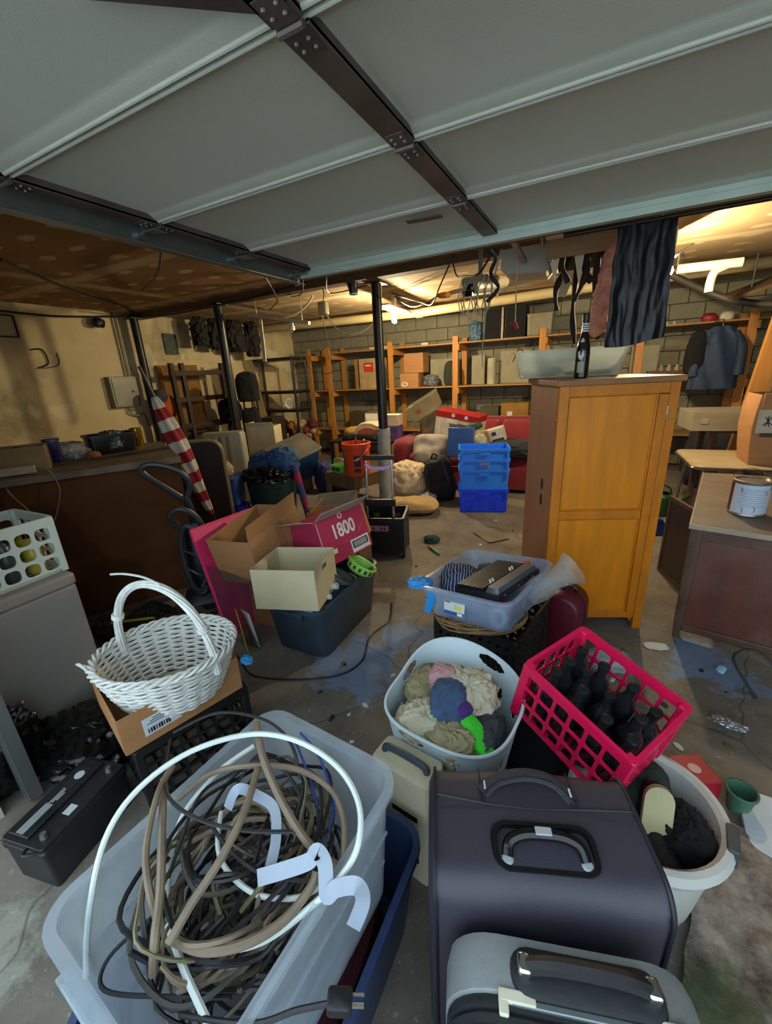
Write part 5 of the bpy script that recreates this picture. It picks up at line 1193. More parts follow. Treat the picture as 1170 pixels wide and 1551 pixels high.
# end table
M_tbl = mat('brown_table', '6a4f38', .5, var=.2, stretch=(1, 4, 1), dirt=.3)
t = thing('end_table', 'low square brown wooden end table under the orange bucket', 'end table', (-2.80, 4.42, 0), -.265)
mb = MB(); mb.box((0, 0, .365), (.56, .54, .03)); meshobj('top', mb, M_tbl, t, .006)
for c_, s_ in (((0, -.24, .28), (.46, .02, .14)), ((0, .24, .28), (.46, .02, .14)), ((-.25, 0, .28), (.02, .44, .14)), ((.25, 0, .28), (.02, .44, .14))):
    mb = MB(); mb.box(c_, s_); meshobj('apron', mb, M_tbl, t, .002)
for sx in (-1, 1):
    for sy in (-1, 1):
        mb = MB(); mb.box((sx*.25, sy*.24, .175), (.06, .06, .35)); meshobj('leg', mb, M_tbl, t, .004)
M_org = mat('bucket_orange', 'e04a1c', .35, var=.06)
t = thing('orange_bucket', 'orange five-gallon bucket full of tools on the end table', 'bucket', (-2.66, 4.27, .3805), .1)
mb = MB(); mb.lathe([(0, 0), (.150, 0), (.153, .01), (.168, .33), (.178, .33), (.180, .345), (.172, .348), (.172, .375), (.182, .378), (.182, .39), (.172, .395), (.165, .395), (.148, .012), (0, .01)], 32); meshobj('body', mb, M_org, t)
mb = MB(); mb.tube(smooth_path([(-.18, 0, .345), (-.12, -.15, .24), (0, -.195, .18), (.12, -.15, .24), (.18, 0, .345)], 6), .003, 5); meshobj('bail', mb, M_steel, t)
mb = MB(); mb.loft(wrapband(-2.75, -2.15, .05, .26, .1640)); meshobj('grey_sticker', mb, mat('sticker_grey', '6c7078', .5), t)
for z0, z1 in ((.215, .26), (.12, .195), (.05, .10)):
    mb = MB(); mb.loft(wrapband(-1.35, -.85, z0, z1, .1640)); meshobj('black_print', mb, mat('print_black', '3a1a12', .6), t)
for k in range(6):
    a = k*1.05; mb = MB(); mb.tube([(.07*math.cos(a), .07*math.sin(a), .02), (.12*math.cos(a), .12*math.sin(a), .40+.02*(k % 3))], .012, 6); one('hand_tool', mb, (M_dshell, M_chrome, M_tbl)[k % 3], ('black', 'metal', 'wooden')[k % 3]+' tool handle sticking out of the orange bucket', 'tool', (-2.66, 4.27, .3805), group=('black', 'metal', 'wooden')[k % 3]+' tool handles in the orange bucket')
t = thing('green_basket', 'small lime green plastic basket left of the orange bucket', 'basket', (-2.94, 4.29, .3805), -.2)
mb = MB(); mb.bin(.20, .15, .10, .8, .02, .003, .006, .012); meshobj('body', mb, mat('lime_plastic', '94cf5a', .4), t)
for k in range(4):
    mb = MB(); mb.box((-.06+.04*k, -.072, .05), (.022, .006, .045)); meshobj('slot', mb, mat('slot_dark', '2b3a22', .8), t)
mb = MB(); mb.tube(smooth_path([(-.09, 0, .095), (-.07, 0, .17), (.07, 0, .17), (.09, 0, .095)], 4), .007, 6); meshobj('handle', mb, mat('handle_pale', 'b9c4b4', .5), t)
# backpack bag behind table
cloth('brown_bag', (.34, .28, .46), (-3.15, 4.72, .0), 81, mat('bag_brown', '5c4836', .9, var=.3), 'brown slouchy bag behind the end table', amp=.18)
cloth('blue_bag', (.28, .26, .46), (-3.42, 4.62, .0), 82, mat('bag_blue', '1f2c5c', .8, var=.3), 'dark blue bag left of the brown bag', amp=.18)
# blue nested crates
M_rb = mat('royal_crate', '1a48ff', .4, var=.06); M_lb = mat('sky_crate', '2a84ff', .4, var=.06)
def bluecrate(z, m, label, walls=True, hh=.275):
    t = thing('blue_crate', label, 'crate', (-1.163, 4.561, z), .318, 'stack of blue plastic crates')
    W, D = .555, .375
    mb = MB(); mb.bin(W, D, hh, .93, .02, .005, .012, .03); meshobj('body', mb, m, t)
    for x in (-.17, -.14, -.11, .09, .12, .15) if walls else ():
        mb = MB(); mb.box((x, -D/2+.010, .11), (.012, .012, .12)); meshobj('rib', mb, m, t)
    mb = MB(); mb.box((0, -D/2-.004, hh-.055), (.12, .012, .025)); meshobj('hand_grip', mb, m, t, .003)
    for s in (-1, 1):
        mb = MB(); mb.box((s*(W/2-.03), -D/2-.002, hh-.05), (.03, .012, .06)); meshobj('corner_lug', mb, m, t, .003)
    return t
bluecrate(0, M_rb, 'royal blue plastic crate at the bottom of the stack by the sofa')
for k, l_ in ((1, 'lighter blue nesting crate second from the bottom of the stack'), (2, 'lighter blue nesting crate second from the top of the stack'), (3, 'lighter blue nesting crate at the top of the stack')): bluecrate(.275-.165+.11*k+.004*k, M_lb, l_, False)
mb = MB(); mb.T = Tm((-1.10, 4.395, .52), (R(-4), 0, .318)); mb.rsec([(0, .10, .004, .001), (.09, .11, .004, .001)], 2); one('orange_tag', mb, mat('tag_orange', 'd8754f', .6), 'orange paper tag on the front of the blue crates', 'tag')
mb = MB(); mb.lump((.12, .08, .05), 83, .3); one('purple_cloth', mb, mat('lilac_cloth', '8a6fc0', .9), 'lilac cloth hooked on the rim of the top blue crate', 'cloth', (-1.13, 4.43, .60), sharp=80)
# floor mat, pillow, comforter, backpack
mb = MB(); mb.grid(lambda u, v: Vector(((u-.5)*.30, (v-.5)*.22, .008+.02*max(0, u-.6)**1.5+.004*math.sin(u*6))), 16, 10); mb.grid(lambda u, v: Vector(((.5-u)*.30, (v-.5)*.22, .002+.02*max(0, .4-u)**1.5+.004*math.sin((1-u)*6))), 16, 10); one('floor_mat', mb, mat('mat_khaki', '6a6350', .8), 'curled khaki carpet square on the floor', 'mat', (-.86, 3.73, 0), -.75)
mb = MB(); mb.pillow(.62, .40, .17, 3); o = one('pillow', mb, mat('stained_pillow', 'b79a6a', .9, var=.15, dirt=.4, dcol='8a6a3c', dscale=5), 'stained tan pillow lying on the floor', 'pillow', (-1.88, 4.16, .0), .3, sharp=80)
mb = MB(); mb.T = Tm((-2.20, 4.74, 0)); mb.lump((.50, .46, .48), 84, .22, 4.5, .42, 80, 50); one('comforter', mb, mat('cream_quilt', 'd6c3a0', .95, var=.08), 'crumpled cream comforter heaped between post and backpack', 'comforter', sharp=80)
cloth('white_sheet', (.22, .20, .12), (-1.86, 4.56, 0), 85, mat('sheet_white', 'c2c4d8', .95), 'white sheet spilling from the cream comforter', amp=.3, freq=6)
t = thing('backpack', 'black backpack slumped beside the blue crates', 'backpack', (-1.70, 4.80, 0), (.12, -.22, .2))
mb = MB(); mb.T = Tm((0, 0, .0)); mb.lump((.34, .28, .58), 86, .08, 2.5, .45, e=.6); meshobj('body', mb, mat('pack_black', '14151a', .75, var=.2), t, sharp=80)
mb = MB(); mb.T = Tm((0, -.12, .06)); mb.lump((.25, .10, .26), 87, .06, 2.5, .45, e=.6); meshobj('front_pocket', mb, mat('pack_black', '14151a'), t, sharp=80)
for s in (-1, 1):
    mb = MB(); mb.tube(smooth_path([(s*.08, -.05, .54), (s*.12, -.14, .42), (s*.13, -.16, .25), (s*.11, -.12, .10)], 5), .016, 6, flat=.35); meshobj('strap', mb, M_pipe, t)
mb = MB(); mb.tube(smooth_path([(-.05, 0, .55), (0, -.02, .61), (.05, 0, .55)], 5), .012, 6); meshobj('top_loop', mb, M_pipe, t)
# red sofa
M_sofa = mat('red_sofa', '7a1420', .85, var=.15, bump=.15, bscale=250, sheen=.3)
t = thing('red_sofa', 'dark red upholstered sofa buried under boxes and cushions', 'sofa', (-1.55, 5.62, 0), .06)
mb = MB(); mb.rsec([(.05, 2.0, .80, .04), (.32, 2.02, .82, .04), (.33, 2.0, .8, .04)], 3); meshobj('base', mb, M_sofa, t)
for k in range(3):
    mb = MB(); mb.T = Tm((-.58+.58*k, -.06, .33)); mb.rsec([(0, .56, .66, .05), (.06, .575, .67, .06), (.11, .57, .66, .06), (.14, .50, .58, .05)], 4); meshobj('seat_cushion', mb, M_sofa, t, sharp=70)
    mb = MB(); mb.T = Tm((-.58+.58*k, .30, .44), (R(-10), 0, 0)); mb.rsec([(0, .55, .20, .06), (.18, .575, .24, .08), (.36, .56, .20, .07), (.42, .48, .12, .05)], 4); meshobj('back_cushion', mb, M_sofa, t, sharp=70)
for s in (-1, 1):
    mb = MB(); mb.T = Tm((s*.97, -.02, 0)); mb.rsec([(.04, .20, .84, .06), (.50, .22, .86, .08), (.60, .24, .86, .10), (.66, .16, .80, .07)], 4); meshobj('arm', mb, M_sofa, t, sharp=70)
mb = MB(); mb.rsec([(.10, 1.9, .10, .03, 0, .43), (.86, 1.9, .12, .04, 0, .47), (.89, 1.8, .08, .03, 0, .47)], 3); meshobj('back_frame', mb, M_sofa, t)
for sx in (-1, 1):
    for sy in (-1, 1):
        mb = MB(); mb.lathe([(0, 0), (.025, 0), (.03, .055), (0, .055)], 10, (sx*.9, sy*.34, 0)); meshobj('foot', mb, M_dskl, t)
SZ = .475
mb = MB(); mb.pillow(.50, .42, .2, 8); one('grey_pillow', mb, mat('pillow_grey', '9b948a', .9, dirt=.2), 'large grey cushion propped on the left of the sofa', 'cushion', (-2.08, 5.33, .50), (R(62), 0, .25), sharp=80)
t = thing('flat_case', 'flat blue plastic case standing on the sofa front', 'case', (-1.60, 5.10, SZ), (R(-8), 0, .08))
mb = MB(); mb.box((0, 0, .19), (.335, .06, .38)); meshobj('shell', mb, mat('case_blue', '1f4f9c', .45, var=.15, dirt=.2), t, .012)
mb = MB(); mb.box((0, 0, .385), (.10, .03, .012)); meshobj('handle', mb, M_bpl, t, .003)
t = thing('game_box', 'red and white printed appliance box tilted on the sofa', 'box', (-1.80, 5.62, .60), (0.05, .16, -.12))
mb = MB(); mb.box((0, 0, .20), (.62, .30, .40)); meshobj('carton', mb, mat('box_white', 'cfc6b6', .6), t, .003)
mb = MB(); mb.box((0, 0, .365), (.626, .306, .08)); bd = meshobj('red_band', mb, mat('box_red', '9a1a22', .5), t)
for x in (-.05, .14):
    mb = MB(); mb.T = Tm((x, -.154, .372), (R(90), 0, 0)); mb.lathe([(0, 0), (.025, 0), (.025, .001), (0, .001)], 12); meshobj('round_logo', mb, M_wht, bd)
mb = MB(); mb.box((.06, -.1512, .225), (.30, .002, .10)); pc = meshobj('grey_picture', mb, mat('pict_grey', '6d6459', .5), t)
mb = MB(); mb.box((-.06, -.152, .29), (.16, .002, .06)); meshobj('white_picture', mb, M_wht, pc)
mb = MB(); mb.box((-.24, -.1512, .18), (.03, .002, .26)); meshobj('pale_stripe', mb, mat('pict_cream', 'ddd6c6', .5), t)
t = thing('manual_box', 'white box with black and white photo panel on the sofa', 'box', (-1.22, 5.42, .49), (.10, -.28, .10))
mb = MB(); mb.box((0, 0, .16), (.36, .12, .32)); meshobj('carton', mb, M_wct, t, .003)
mb = MB(); mb.box((.085, -.062, .16), (.19, .003, .31)); pn = meshobj('white_panel', mb, M_wht, t)
for x, z, w_, h_ in ((.085, .135, .15, .11), (.085, .05, .13, .04), (.05, .26, .06, .05)):
    mb = MB(); mb.box((x, -.064, z), (w_, .002, h_)); meshobj('photo_print', mb, mat('photo_dark', '3c4044', .5, var=.6, scale=30), pn)
mb = MB(); mb.box((-.09, -.062, .16), (.15, .003, .30)); meshobj('brown_panel', mb, M_card, t)
cloth('dark_coat', (.62, .42, .22), (-.98, 5.38, SZ), 88, mat('coat_slate', '2c3036', .95, var=.2), 'dark slate coat lying on the right end of the sofa', amp=.2)
cloth('green_cloth', (.30, .14, .10), (-1.52, 5.30, .78), 89, mat('cloth_green', '2f4a34', .9), 'dark green cloth strip draped over the sofa boxes', (0, -.3, .3), amp=.2)
cloth('pale_bag', (.20, .16, .30), (-1.42, 5.28, .48), 93, mat('bag_pale', 'b3b39c', .8), 'pale plastic bag between blue case and white box', amp=.25)
t = thing('clear_bin', 'dusty clear bin tipped up on top of the sofa boxes', 'storage bin', (-2.28, 5.72, .98), (.25, -.50, .0))
mb = MB(); mb.bin(.50, .36, .22, .85, .04, .003, .012, .012); meshobj('body', mb, clear_plastic('clear_dusty', 'a9a284', .6, .35), t)
mb = MB(); mb.T = Tm((-.06, -.160, .11), (R(-6), 0, 0)); mb.box((0, 0, 0), (.09, .002, .07)); meshobj('label', mb, mat('label_redwhite', 'b06a52', .5), t)
t = thing('brown_bags', 'brown paper sack standing left of the appliance box', 'sack', (-2.20, 5.72, .47), .1)
mb = MB(); mb.lump((.36, .28, .52), 94, .15, 4, .45, e=.6); meshobj('sack', mb, mat('sack_olive', '6a6248', .85, var=.2), t, sharp=80)
t = thing('purple_box', 'purple and pink printed carton behind the steel post', 'box', (-2.72, 5.35, .62), .1)
mb = MB(); mb.box((0, 0, .11), (.30, .2, .22)); meshobj('carton', mb, mat('box_purple', '6a4a8a', .5), t, .003)
mb = MB(); mb.box((0, -.102, .18), (.29, .003, .05)); meshobj('blue_band', mb, mat('band_teal', '3a5a7a', .5), t)
t = thing('pink_white_box', 'white carton with pink stripe on the purple box', 'box', (-2.72, 5.36, .845), .06)
mb = MB(); mb.box((0, 0, .075), (.30, .2, .15)); meshobj('carton', mb, mat('box_cream', 'd8c8ae', .5), t, .003)
mb = MB(); mb.box((-.03, -.102, .075), (.05, .003, .15)); meshobj('pink_stripe', mb, mat('stripe_pink', 'd0406a', .5), t)
t = thing('black_table', 'low dark table loaded with boxes behind the steel post', 'table', (-3.20, 5.45, 0), .04)
mb = MB(); mb.box((0, 0, .60), (1.05, .55, .035)); meshobj('top', mb, mat('table_black', '1e1a17', .5), t, .006)
for sx in (-1, 1):
    for sy in (-1, 1):
        mb = MB(); mb.box((sx*.48, sy*.23, .29), (.05, .05, .58)); meshobj('leg', mb, mat('table_black', '1e1a17'), t)
t = thing('guitar_case', 'flat black case lying on the dark table', 'case', (-3.16, 5.40, .6185), .03)
mb = MB(); mb.rsec([(0, .66, .34, .05), (.02, .70, .36, .06), (.07, .70, .36, .06), (.09, .66, .34, .05)], 4); meshobj('shell', mb, mat('case_charcoal', '23221f', .5), t)
for x in (-.2, .22):
    mb = MB(); mb.box((x, -.183, .05), (.05, .012, .03)); meshobj('clasp', mb, M_chrome, t, .002)
t = thing('seat_cushion', 'cream and salmon curved seat cushion on the black case', 'cushion', (-3.06, 5.42, .7095), (0, 0, .1))
mb = MB(); pr_ = [(-.26, 0), (-.22, .10), (-.12, .17), (.04, .17), (.20, .10), (.28, 0)]; mb.loft([[(x, y, z) for x, z in pr_] for y in (-.14, .14)][::-1]); meshobj('cream_shell', mb, mat('cushion_cream', 'd0bf9a', .7), t, .012)
mb = MB(); mb.loft([[(x*.78, y, z*.62) for x, z in pr_] for y in (-.147, .05)][::-1]); meshobj('salmon_core', mb, mat('cushion_salmon', 'b0604e', .7), t, .008)
mb = MB(); mb.lump((.30, .26, .20), 95, .1, 3); one('tan_sack', mb, mat('sack_tan', 'a08038', .85), 'tan sack to the left of the salmon cushion', 'sack', (-3.46, 5.52, .62), sharp=80)
t = thing('small_red_box', 'white and red carton standing behind the cushion', 'box', (-3.10, 5.68, .62), .05)
mb = MB(); mb.box((0, 0, .19), (.36, .2, .38)); meshobj('carton', mb, mat('box_brown', '5a4630', .6), t, .003)
mb = MB(); mb.box((-.06, -.102, .30), (.22, .003, .13)); meshobj('white_panel', mb, M_wht, t)
mb = MB(); mb.box((.11, -.102, .30), (.13, .003, .13)); meshobj('red_panel', mb, mat('box_red', '9a1a22', .5), t)
# ================================================================== left side: counter, vacuum, flag, bins, trash can
M_ctr = mat('counter_brown', '4c2c12', .8, spec=.2, var=.2, scale=2, stretch=(1, 1, 3), dirt=.2, dcol='5a4430'); M_ctt = mat('counter_top', '5a4a38', .6, var=.2, dirt=.4)
CL, CR_ = (-3.35, .85, 0), R(61.5); CM = Tm(CL, (0, 0, CR_))
t = thing('workbench', 'long dark brown workbench with a dusty top along the left wall', 'workbench', CL, CR_)
mb = MB(); mb.box((.625, .03, .50), (1.23, .03, 1.0)); meshobj('front_panel', mb, M_ctr, t)
mb = MB(); mb.box((1.22, .54, .50), (.03, 1.02, 1.0)); meshobj('end_panel', mb, M_ctr, t)
mb = MB(); mb.box((.02, .54, .50), (.03, 1.02, 1.0)); meshobj('end_panel', mb, M_ctr, t)
mb = MB(); mb.box((.625, .54, 1.025), (1.27, 1.10, .05)); meshobj('top', mb, M_ctt, t, .006)
CZ = 1.0505
def onC(x, y, z=CZ): return CM @ Vector((x, y, z))
t = thing('open_crate', 'small wooden crate of bottles at the near end of the workbench', 'crate', onC(.35, .30), CR_)
carton(t, .26, .20, .16, mat('crate_wood', '7a6544', .75, var=.2), th=.012)
cloth('grey_rag', (.18, .13, .14), onC(.35, .30, CZ+.015), 101, c8, 'charcoal rag inside the small wooden crate', amp=.25)
mb = MB(); mb.bin(.105, .105, .17, .78, .02, .003, .006, .012); one('navy_cup', mb, mat('deep_navy', '1a1a4a', .35), 'deep navy square cup on the workbench', 'cup', onC(.50, .50), CR_)
cloth('plastic_bag', (.22, .18, .13), onC(.60, .62), 102, clear_plastic('bag_clear', 'a9b0b4', .6, .2), 'crumpled translucent bag beside the navy cup', amp=.35, freq=7, cat='bag')
t = thing('black_tray', 'black plastic tub of odds and ends on the workbench', 'tub', onC(.86, .72), CR_+.2)
mb = MB(); mb.bin(.36, .26, .15, .85, .03, .004, .012, .015); meshobj('body', mb, M_bcr, t)
cloth('bag_of_parts', (.24, .17, .15), onC(.86, .72, CZ+.025), 103, mat('parts_grey', '5b6266', .5, var=.5, scale=20), 'grey plastic wrapped parts in the black tub', amp=.35, freq=7, cat='bag')
mb = MB(); mb.lump((.14, .08, .05), 104, .3, 6); one('orange_gloves', mb, mat('glove_tan', 'a0623c', .8), 'tan work gloves in front of the black tub', 'gloves', onC(.72, .54), sharp=80)
mb = MB(); mb.lathe([(0, 0), (.046, 0), (.048, .004), (.048, .15), (.044, .155), (.040, .155), (.044, .15), (.044, .01), (0, .008)], 24); one('gold_can', mb, mat('gold_foil', 'b8912a', .2, .95, var=.1, bump=.4, bscale=30), 'shiny gold metal can at the far end of the workbench', 'can', onC(1.06, .93))
t = thing('work_light', 'grey bar work light with thin cords on the workbench edge', 'work light', onC(.25, .09), CR_)
mb = MB(); mb.box((0, 0, .03), (.34, .05, .05)); meshobj('bar', mb, mat('bar_grey', '8a8472', .5), t, .006)
mb = MB(); mb.tube(smooth_path([(.17, 0, .03), (.24, -.08, .02), (.27, -.12, -.10), (.22, -.12, -.25), (.18, -.11, -.32)], 6), .004, 5); mb.tube(smooth_path([(.0, -.03, .0), (.02, -.09, -.08), (.08, -.11, -.2), (.14, -.11, -.31)], 6), .004, 5); meshobj('cord', mb, mat('cord_grey', '7b7666', .6), t)
# dark board with pale rim
t = thing('folded_table', 'dark brown table top with rounded pale rim standing on edge', 'table top', (-3.235, 2.475, 0), math.atan2(.8, .6))
mb = MB(); mb.loft([[(x, y, z+.53) for x, z in rrect(.42, 1.05, .12, 5)] for y in (-.014, .014)][::-1]); meshobj('board', mb, mat('board_dark', '1f110a', .6, spec=.2, var=.2), t)
mb = MB(); mb.tube([(x, 0, z+.53) for x, z in rrect(.43, 1.06, .125, 6)], .019, 8, closed=True); meshobj('rim', mb, mat('rim_gold', '8f8058', .35, .5), t)
# furled flag on a pole
m = striped('flag_stripes', '8a1622', 'b9b4a4', .19, 2, .5, .85, wob=.02)
p0, p1 = Vector((-3.06, 2.50, 0)), Vector((-3.27, 2.165, 1.615)); d_ = (p1-p0)
t = thing('furled_flag', 'red and white striped flag furled round a leaning pole', 'flag'); t.matrix_world = Tm(p0) @ d_.to_track_quat('Z', 'Y').to_matrix().to_4x4()
mb = MB(); mb.cyl((0, 0, 0), (0, 0, 1.75), .012, n=10); meshobj('pole', mb, M_post, t)
mb = MB(); N_ = 28
def flag_r(z): return .022+.055*max(0, math.sin(min(1, max(0, (z-.45)/1.05))*math.pi))**.7*(.6+.4*min(1, max(0, (z-.7)/.5)))
mb.loft([[(flag_r(z)*(1+.22*math.sin(5*a+z*6))*math.cos(a), flag_r(z)*(1+.22*math.sin(5*a+z*6))*math.sin(a), z) for a in [2*math.pi*i/N_ for i in range(N_)]] for z in [.42+.0265*k for k in range(42)]]); meshobj('cloth', mb, m, t, sharp=80)
# vacuum cleaner
M_vac = mat('vac_grey', '23282c', .4, var=.2, dirt=.3, dcol='50565a'); M_hose = mat('vac_hose', '2c3338', .45, var=.15)
t = thing('vacuum_cleaner', 'dark upright vacuum cleaner wrapped in its hose and cord', 'vacuum cleaner', (-2.50, 1.78, 0), R(50))
mb = MB(); mb.rsec([(0, .32, .30, .06), (.05, .33, .31, .07), (.10, .26, .24, .06), (.13, .16, .16, .05)], 4); meshobj('floor_head', mb, M_vac, t)
mb = MB(); mb.T = Tm((0, .04, .10), (R(-4), 0, 0)); mb.rsec([(0, .17, .17, .06), (.2, .19, .18, .07), (.42, .17, .16, .06), (.50, .10, .10, .04)], 5); meshobj('body', mb, M_vac, t, sharp=60)
mb = MB(); mb.tube(smooth_path([(0, .08, .55), (-.01, .06, .70), (-.03, .05, .80)], 5), .028, 8); meshobj('stem', mb, M_vac, t)
pts = [(-.03, .05, .78), (.015, .045, .86), (.01, .04, .93), (-.05, .035, 1.0), (-.15, .03, 1.045), (-.22, .03, 1.05), (-.25, .03, 1.02), (-.22, .03, .97), (-.14, .035, .89), (-.06, .04, .81)]
mb = MB(); mb.tube(smooth_path(pts, 5, True), .017, 8, closed=True, flat=1.2); meshobj('loop_handle', mb, M_vac, t)
pts = []
for k in range(80):
    a = k*.32; pts.append(((.085+.012*math.sin(k*.7))*math.cos(a)*.9, -.085+(.045+.012*math.cos(k*.9))*math.sin(a)*.8, .45+.22*math.sin(a+.4)+.05*math.sin(k*.11)))
mb = MB(); mb.tube(smooth_path([(-.10, -.06, .62), (-.13, -.09, .72), (-.06, -.11, .76), (.03, -.10, .68), (.07, -.09, .5), (.05, -.10, .25), (-.03, -.12, .12), (-.09, -.11, .25), (-.10, -.10, .5), (-.05, -.12, .64), (.01, -.13, .55), (.03, -.13, .3), (-.02, -.14, .18)], 10), .021, 10); hs = meshobj('hose', mb, M_hose, t)
for k in range(3):
    mb = MB(); mb.tube([(.12*math.cos(a)-.01, -.03+.13*math.sin(a), .42-.10*k+.05*math.sin(a*2+k)) for a in [2*math.pi*i/28 for i in range(28)]], .006, 5, closed=True); meshobj('cord_wrap', mb, mat('cord_teal', '2f4a4a', .5), t)
pts = smooth_path([(.02, -.05, .10), (.18, -.10, .02), (.1, -.22, .014), (-.12, -.20, .014), (-.1, -.05, .02), (.12, -.12, .02), (.2, -.2, .014)], 8)
mb = MB(); mb.tube(pts, .012, 6); meshobj('trailing_hose', mb, M_hose, t)
# floor clutter in the dark corner below the bench
for k, (x, y, s, c_, l_) in enumerate(((-2.55, 1.35, (.30, .24, .16), '1c1a18', 'black cloth bundle on the floor below the workbench'), (-2.25, 1.45, (.26, .2, .14), '23211f', 'dark cloth bundle beside the pink hamper'), (-2.75, 1.22, (.22, .2, .12), '2c2620', 'dark brown rag on the floor behind the freezer'), (-2.12, 1.15, (.26, .18, .10), '201f22', 'charcoal rag on the floor behind the wicker basket'))):
    cloth('rag_bundle', s, (x, y, 0), 110+k, mat('dk_'+c_, c_, .9), l_, amp=.3, freq=6, cat='rag')
mb = MB(); mb.cyl((-2.62, 1.15, .15), (-2.38, 1.28, .17), .008); one('yellow_stick', mb, mat('yellow_h', 'a8962a', .5), 'yellow tool handle lying in the dark behind the basket', 'tool')
t = thing('scissors', 'black handled scissors on the rags behind the basket', 'scissors', (-2.33, 1.30, .165), .6)
for s in (-1, 1):
    mb = MB(); mb.tube([(.03*math.cos(a)-.06, s*.03+.022*math.sin(a), 0) for a in [2*math.pi*i/14 for i in range(14)]], .005, 5, closed=True); meshobj('finger_ring', mb, M_bpl, t)
    mb = MB(); mb.box((.05, s*.004, 0), (.16, .012, .003), (0, 0, s*.06)); meshobj('blade', mb, M_chrome, t)
cloth('black_tarp', (.44, .30, .16), (-1.90, .60, 0), 140, mat('bag_black', '0d0e0f', .18, bump=.3, bscale=40), 'black plastic tarp crumpled between freezer and battery', amp=.35, freq=7, cat='tarp')
cloth('black_tarp', (.20, .26, .34), (-2.06, .38, 0), 141, mat('bag_black', '0d0e0f'), 'black plastic bundle standing at the freezer corner', amp=.3, freq=6, cat='tarp')
# blue bins
for k, (x, y, z, w, h, c_, l_) in enumerate(((-3.42, 2.92, 0, .34, .30, '1a2fb0', 'bright blue plastic bin at the bottom beside the trash can'), (-3.50, 2.95, .305, .36, .30, '33508f', 'faded blue plastic bin stacked on the bright blue one'))):
    t = thing('blue_bin', l_, 'bin', (x, y, z), .5)
    mb = MB(); mb.bin(w, .30, h, .88, .04, .004, .012, .02); meshobj('body', mb, mat('bin_'+c_, c_, .4), t)
    mb = MB(); mb.box((0, 0, h-.003), (w-.05, .25, .006)); meshobj('lid', mb, mat('bin_'+c_, c_), t, .002)
cloth('pink_rag', (.18, .16, .16), (-3.50, 2.95, .612), 114, mat('rag_beige', 'a88f7c', .9), 'beige rag piled on the faded blue bin', amp=.3, freq=6)
# trash can with bag and jeans
t = thing('trash_can', 'dark green round trash can with a black bag over its rim', 'trash can', (-3.18, 3.30, 0))
M_can = mat('can_green', '16352f', .45, var=.15)
mb = MB(); mb.lathe([(0, 0), (.22, 0), (.225, .01), (.27, .58), (.285, .585), (.288, .61), (.275, .615), (.262, .60), (.215, .02), (0, .015)], 36); meshobj('body', mb, M_can, t)
for s in (-1, 1):
    mb = MB(); mb.T = Tm((0, 0, 0), (0, 0, -.6+(0 if s > 0 else math.pi))); mb.tube(smooth_path([(.275, -.06, .52), (.315, -.05, .50), (.315, .05, .50), (.275, .06, .52)], 4), .011, 6); meshobj('handle', mb, M_can, t)
def bagfn(u, v):
    a = 2*math.pi*u; z = .63-.10*v; r = .28+.018*noise.noise(Vector((math.cos(a)*5, math.sin(a)*5, v*4)))+.012*math.sin(a*17)*v
    return Vector((r*math.cos(a), r*math.sin(a), z+.03*noise.noise(Vector((math.cos(a)*4, math.sin(a)*4, 9)))))
mb = MB(); mb.grid(bagfn, 80, 8, cu=True); mb.grid(lambda u, v: bagfn(u, 0)*(1-v*.25) if False else Vector((bagfn(u, 0).x*(1-v*.3), bagfn(u, 0).y*(1-v*.3), bagfn(u, 0).z-.06*v)), 80, 6, cu=True); o = meshobj('trash_bag', mb, mat('bag_black', '0d0e0f', .18, bump=.3, bscale=40), t, sharp=80)
cloth('blue_jeans', (.28, .26, .24), (-3.28, 3.34, .57), 115, mat('denim_deep', '27456e', .9, var=.3, scale=14), 'crumpled blue denim on the left of the trash can', amp=.32, freq=5)
cloth('blue_shirt', (.30, .28, .30), (-3.08, 3.38, .57), 116, mat('shirt_blue', '2e5078', .9, var=.2), 'blue shirt heaped highest on the trash can', (0, .2, .5), amp=.28, freq=5)
cloth('black_plastic', (.30, .16, .12), (-3.05, 3.12, .575), 117, mat('bag_black', '0d0e0f'), 'glossy black plastic bulging at the trash can front', amp=.4, freq=8, cat='plastic bag')
mb = MB(); mb.lathe([(0, 0), (.035, 0), (.038, .70), (0, .70)], 10); one('red_blue_tube', mb, striped('tube_rb', '3a3f7a', 'a0203a', .30, 2, .6, .7), 'red and blue wrapping paper roll beside the trash can', 'paper roll', (-2.80, 3.42, .0), (.12, -.10, 0))
# pale ribbed suitcase, white box, blue tote with grey lid
M_rc = mat('ribbed_shell', '8f8c78', .45, var=.1)
t = thing('ribbed_suitcase', 'pale ribbed hard suitcase standing before the middle post', 'suitcase', (-4.13, 3.58, 0), .62)
mb = MB(); mb.rsec([(.02, .46, .20, .04), (.05, .50, .22, .05), (.94, .50, .22, .05), (.97, .46, .20, .04)], 4); meshobj('shell', mb, M_rc, t)
for k in range(4):
    mb = MB(); mb.T = Tm((-.17+.085*k, -.113, .05)); mb.rsec([(0, .05, .02, .008), (.88, .05, .02, .008)], 3); meshobj('rib', mb, M_rc, t)
mb = MB(); mb.box((.02, -.126, .42), (.03, .02, .10)); meshobj('latch', mb, M_bpl, t, .004)
for s in (-1, 1):
    mb = MB(); mb.cyl((s*.18-.012, 0, .02), (s*.18+.012, 0, .02), .02); meshobj('wheel', mb, M_rub, t)
t = thing('white_carton', 'torn white cardboard carton behind the middle post', 'carton', (-4.42, 4.58, .0), .35)
carton(t, .42, .28, .92, mat('carton_cream', 'c3b695', .7), (('f', .06, R(20)), ('l', .05, R(-15))), th=.006)
t = thing('blue_tote', 'blue tote lying tipped with a grey lid half on', 'tote', (-3.80, 4.45, .255), (.36, -.20, 1.25))
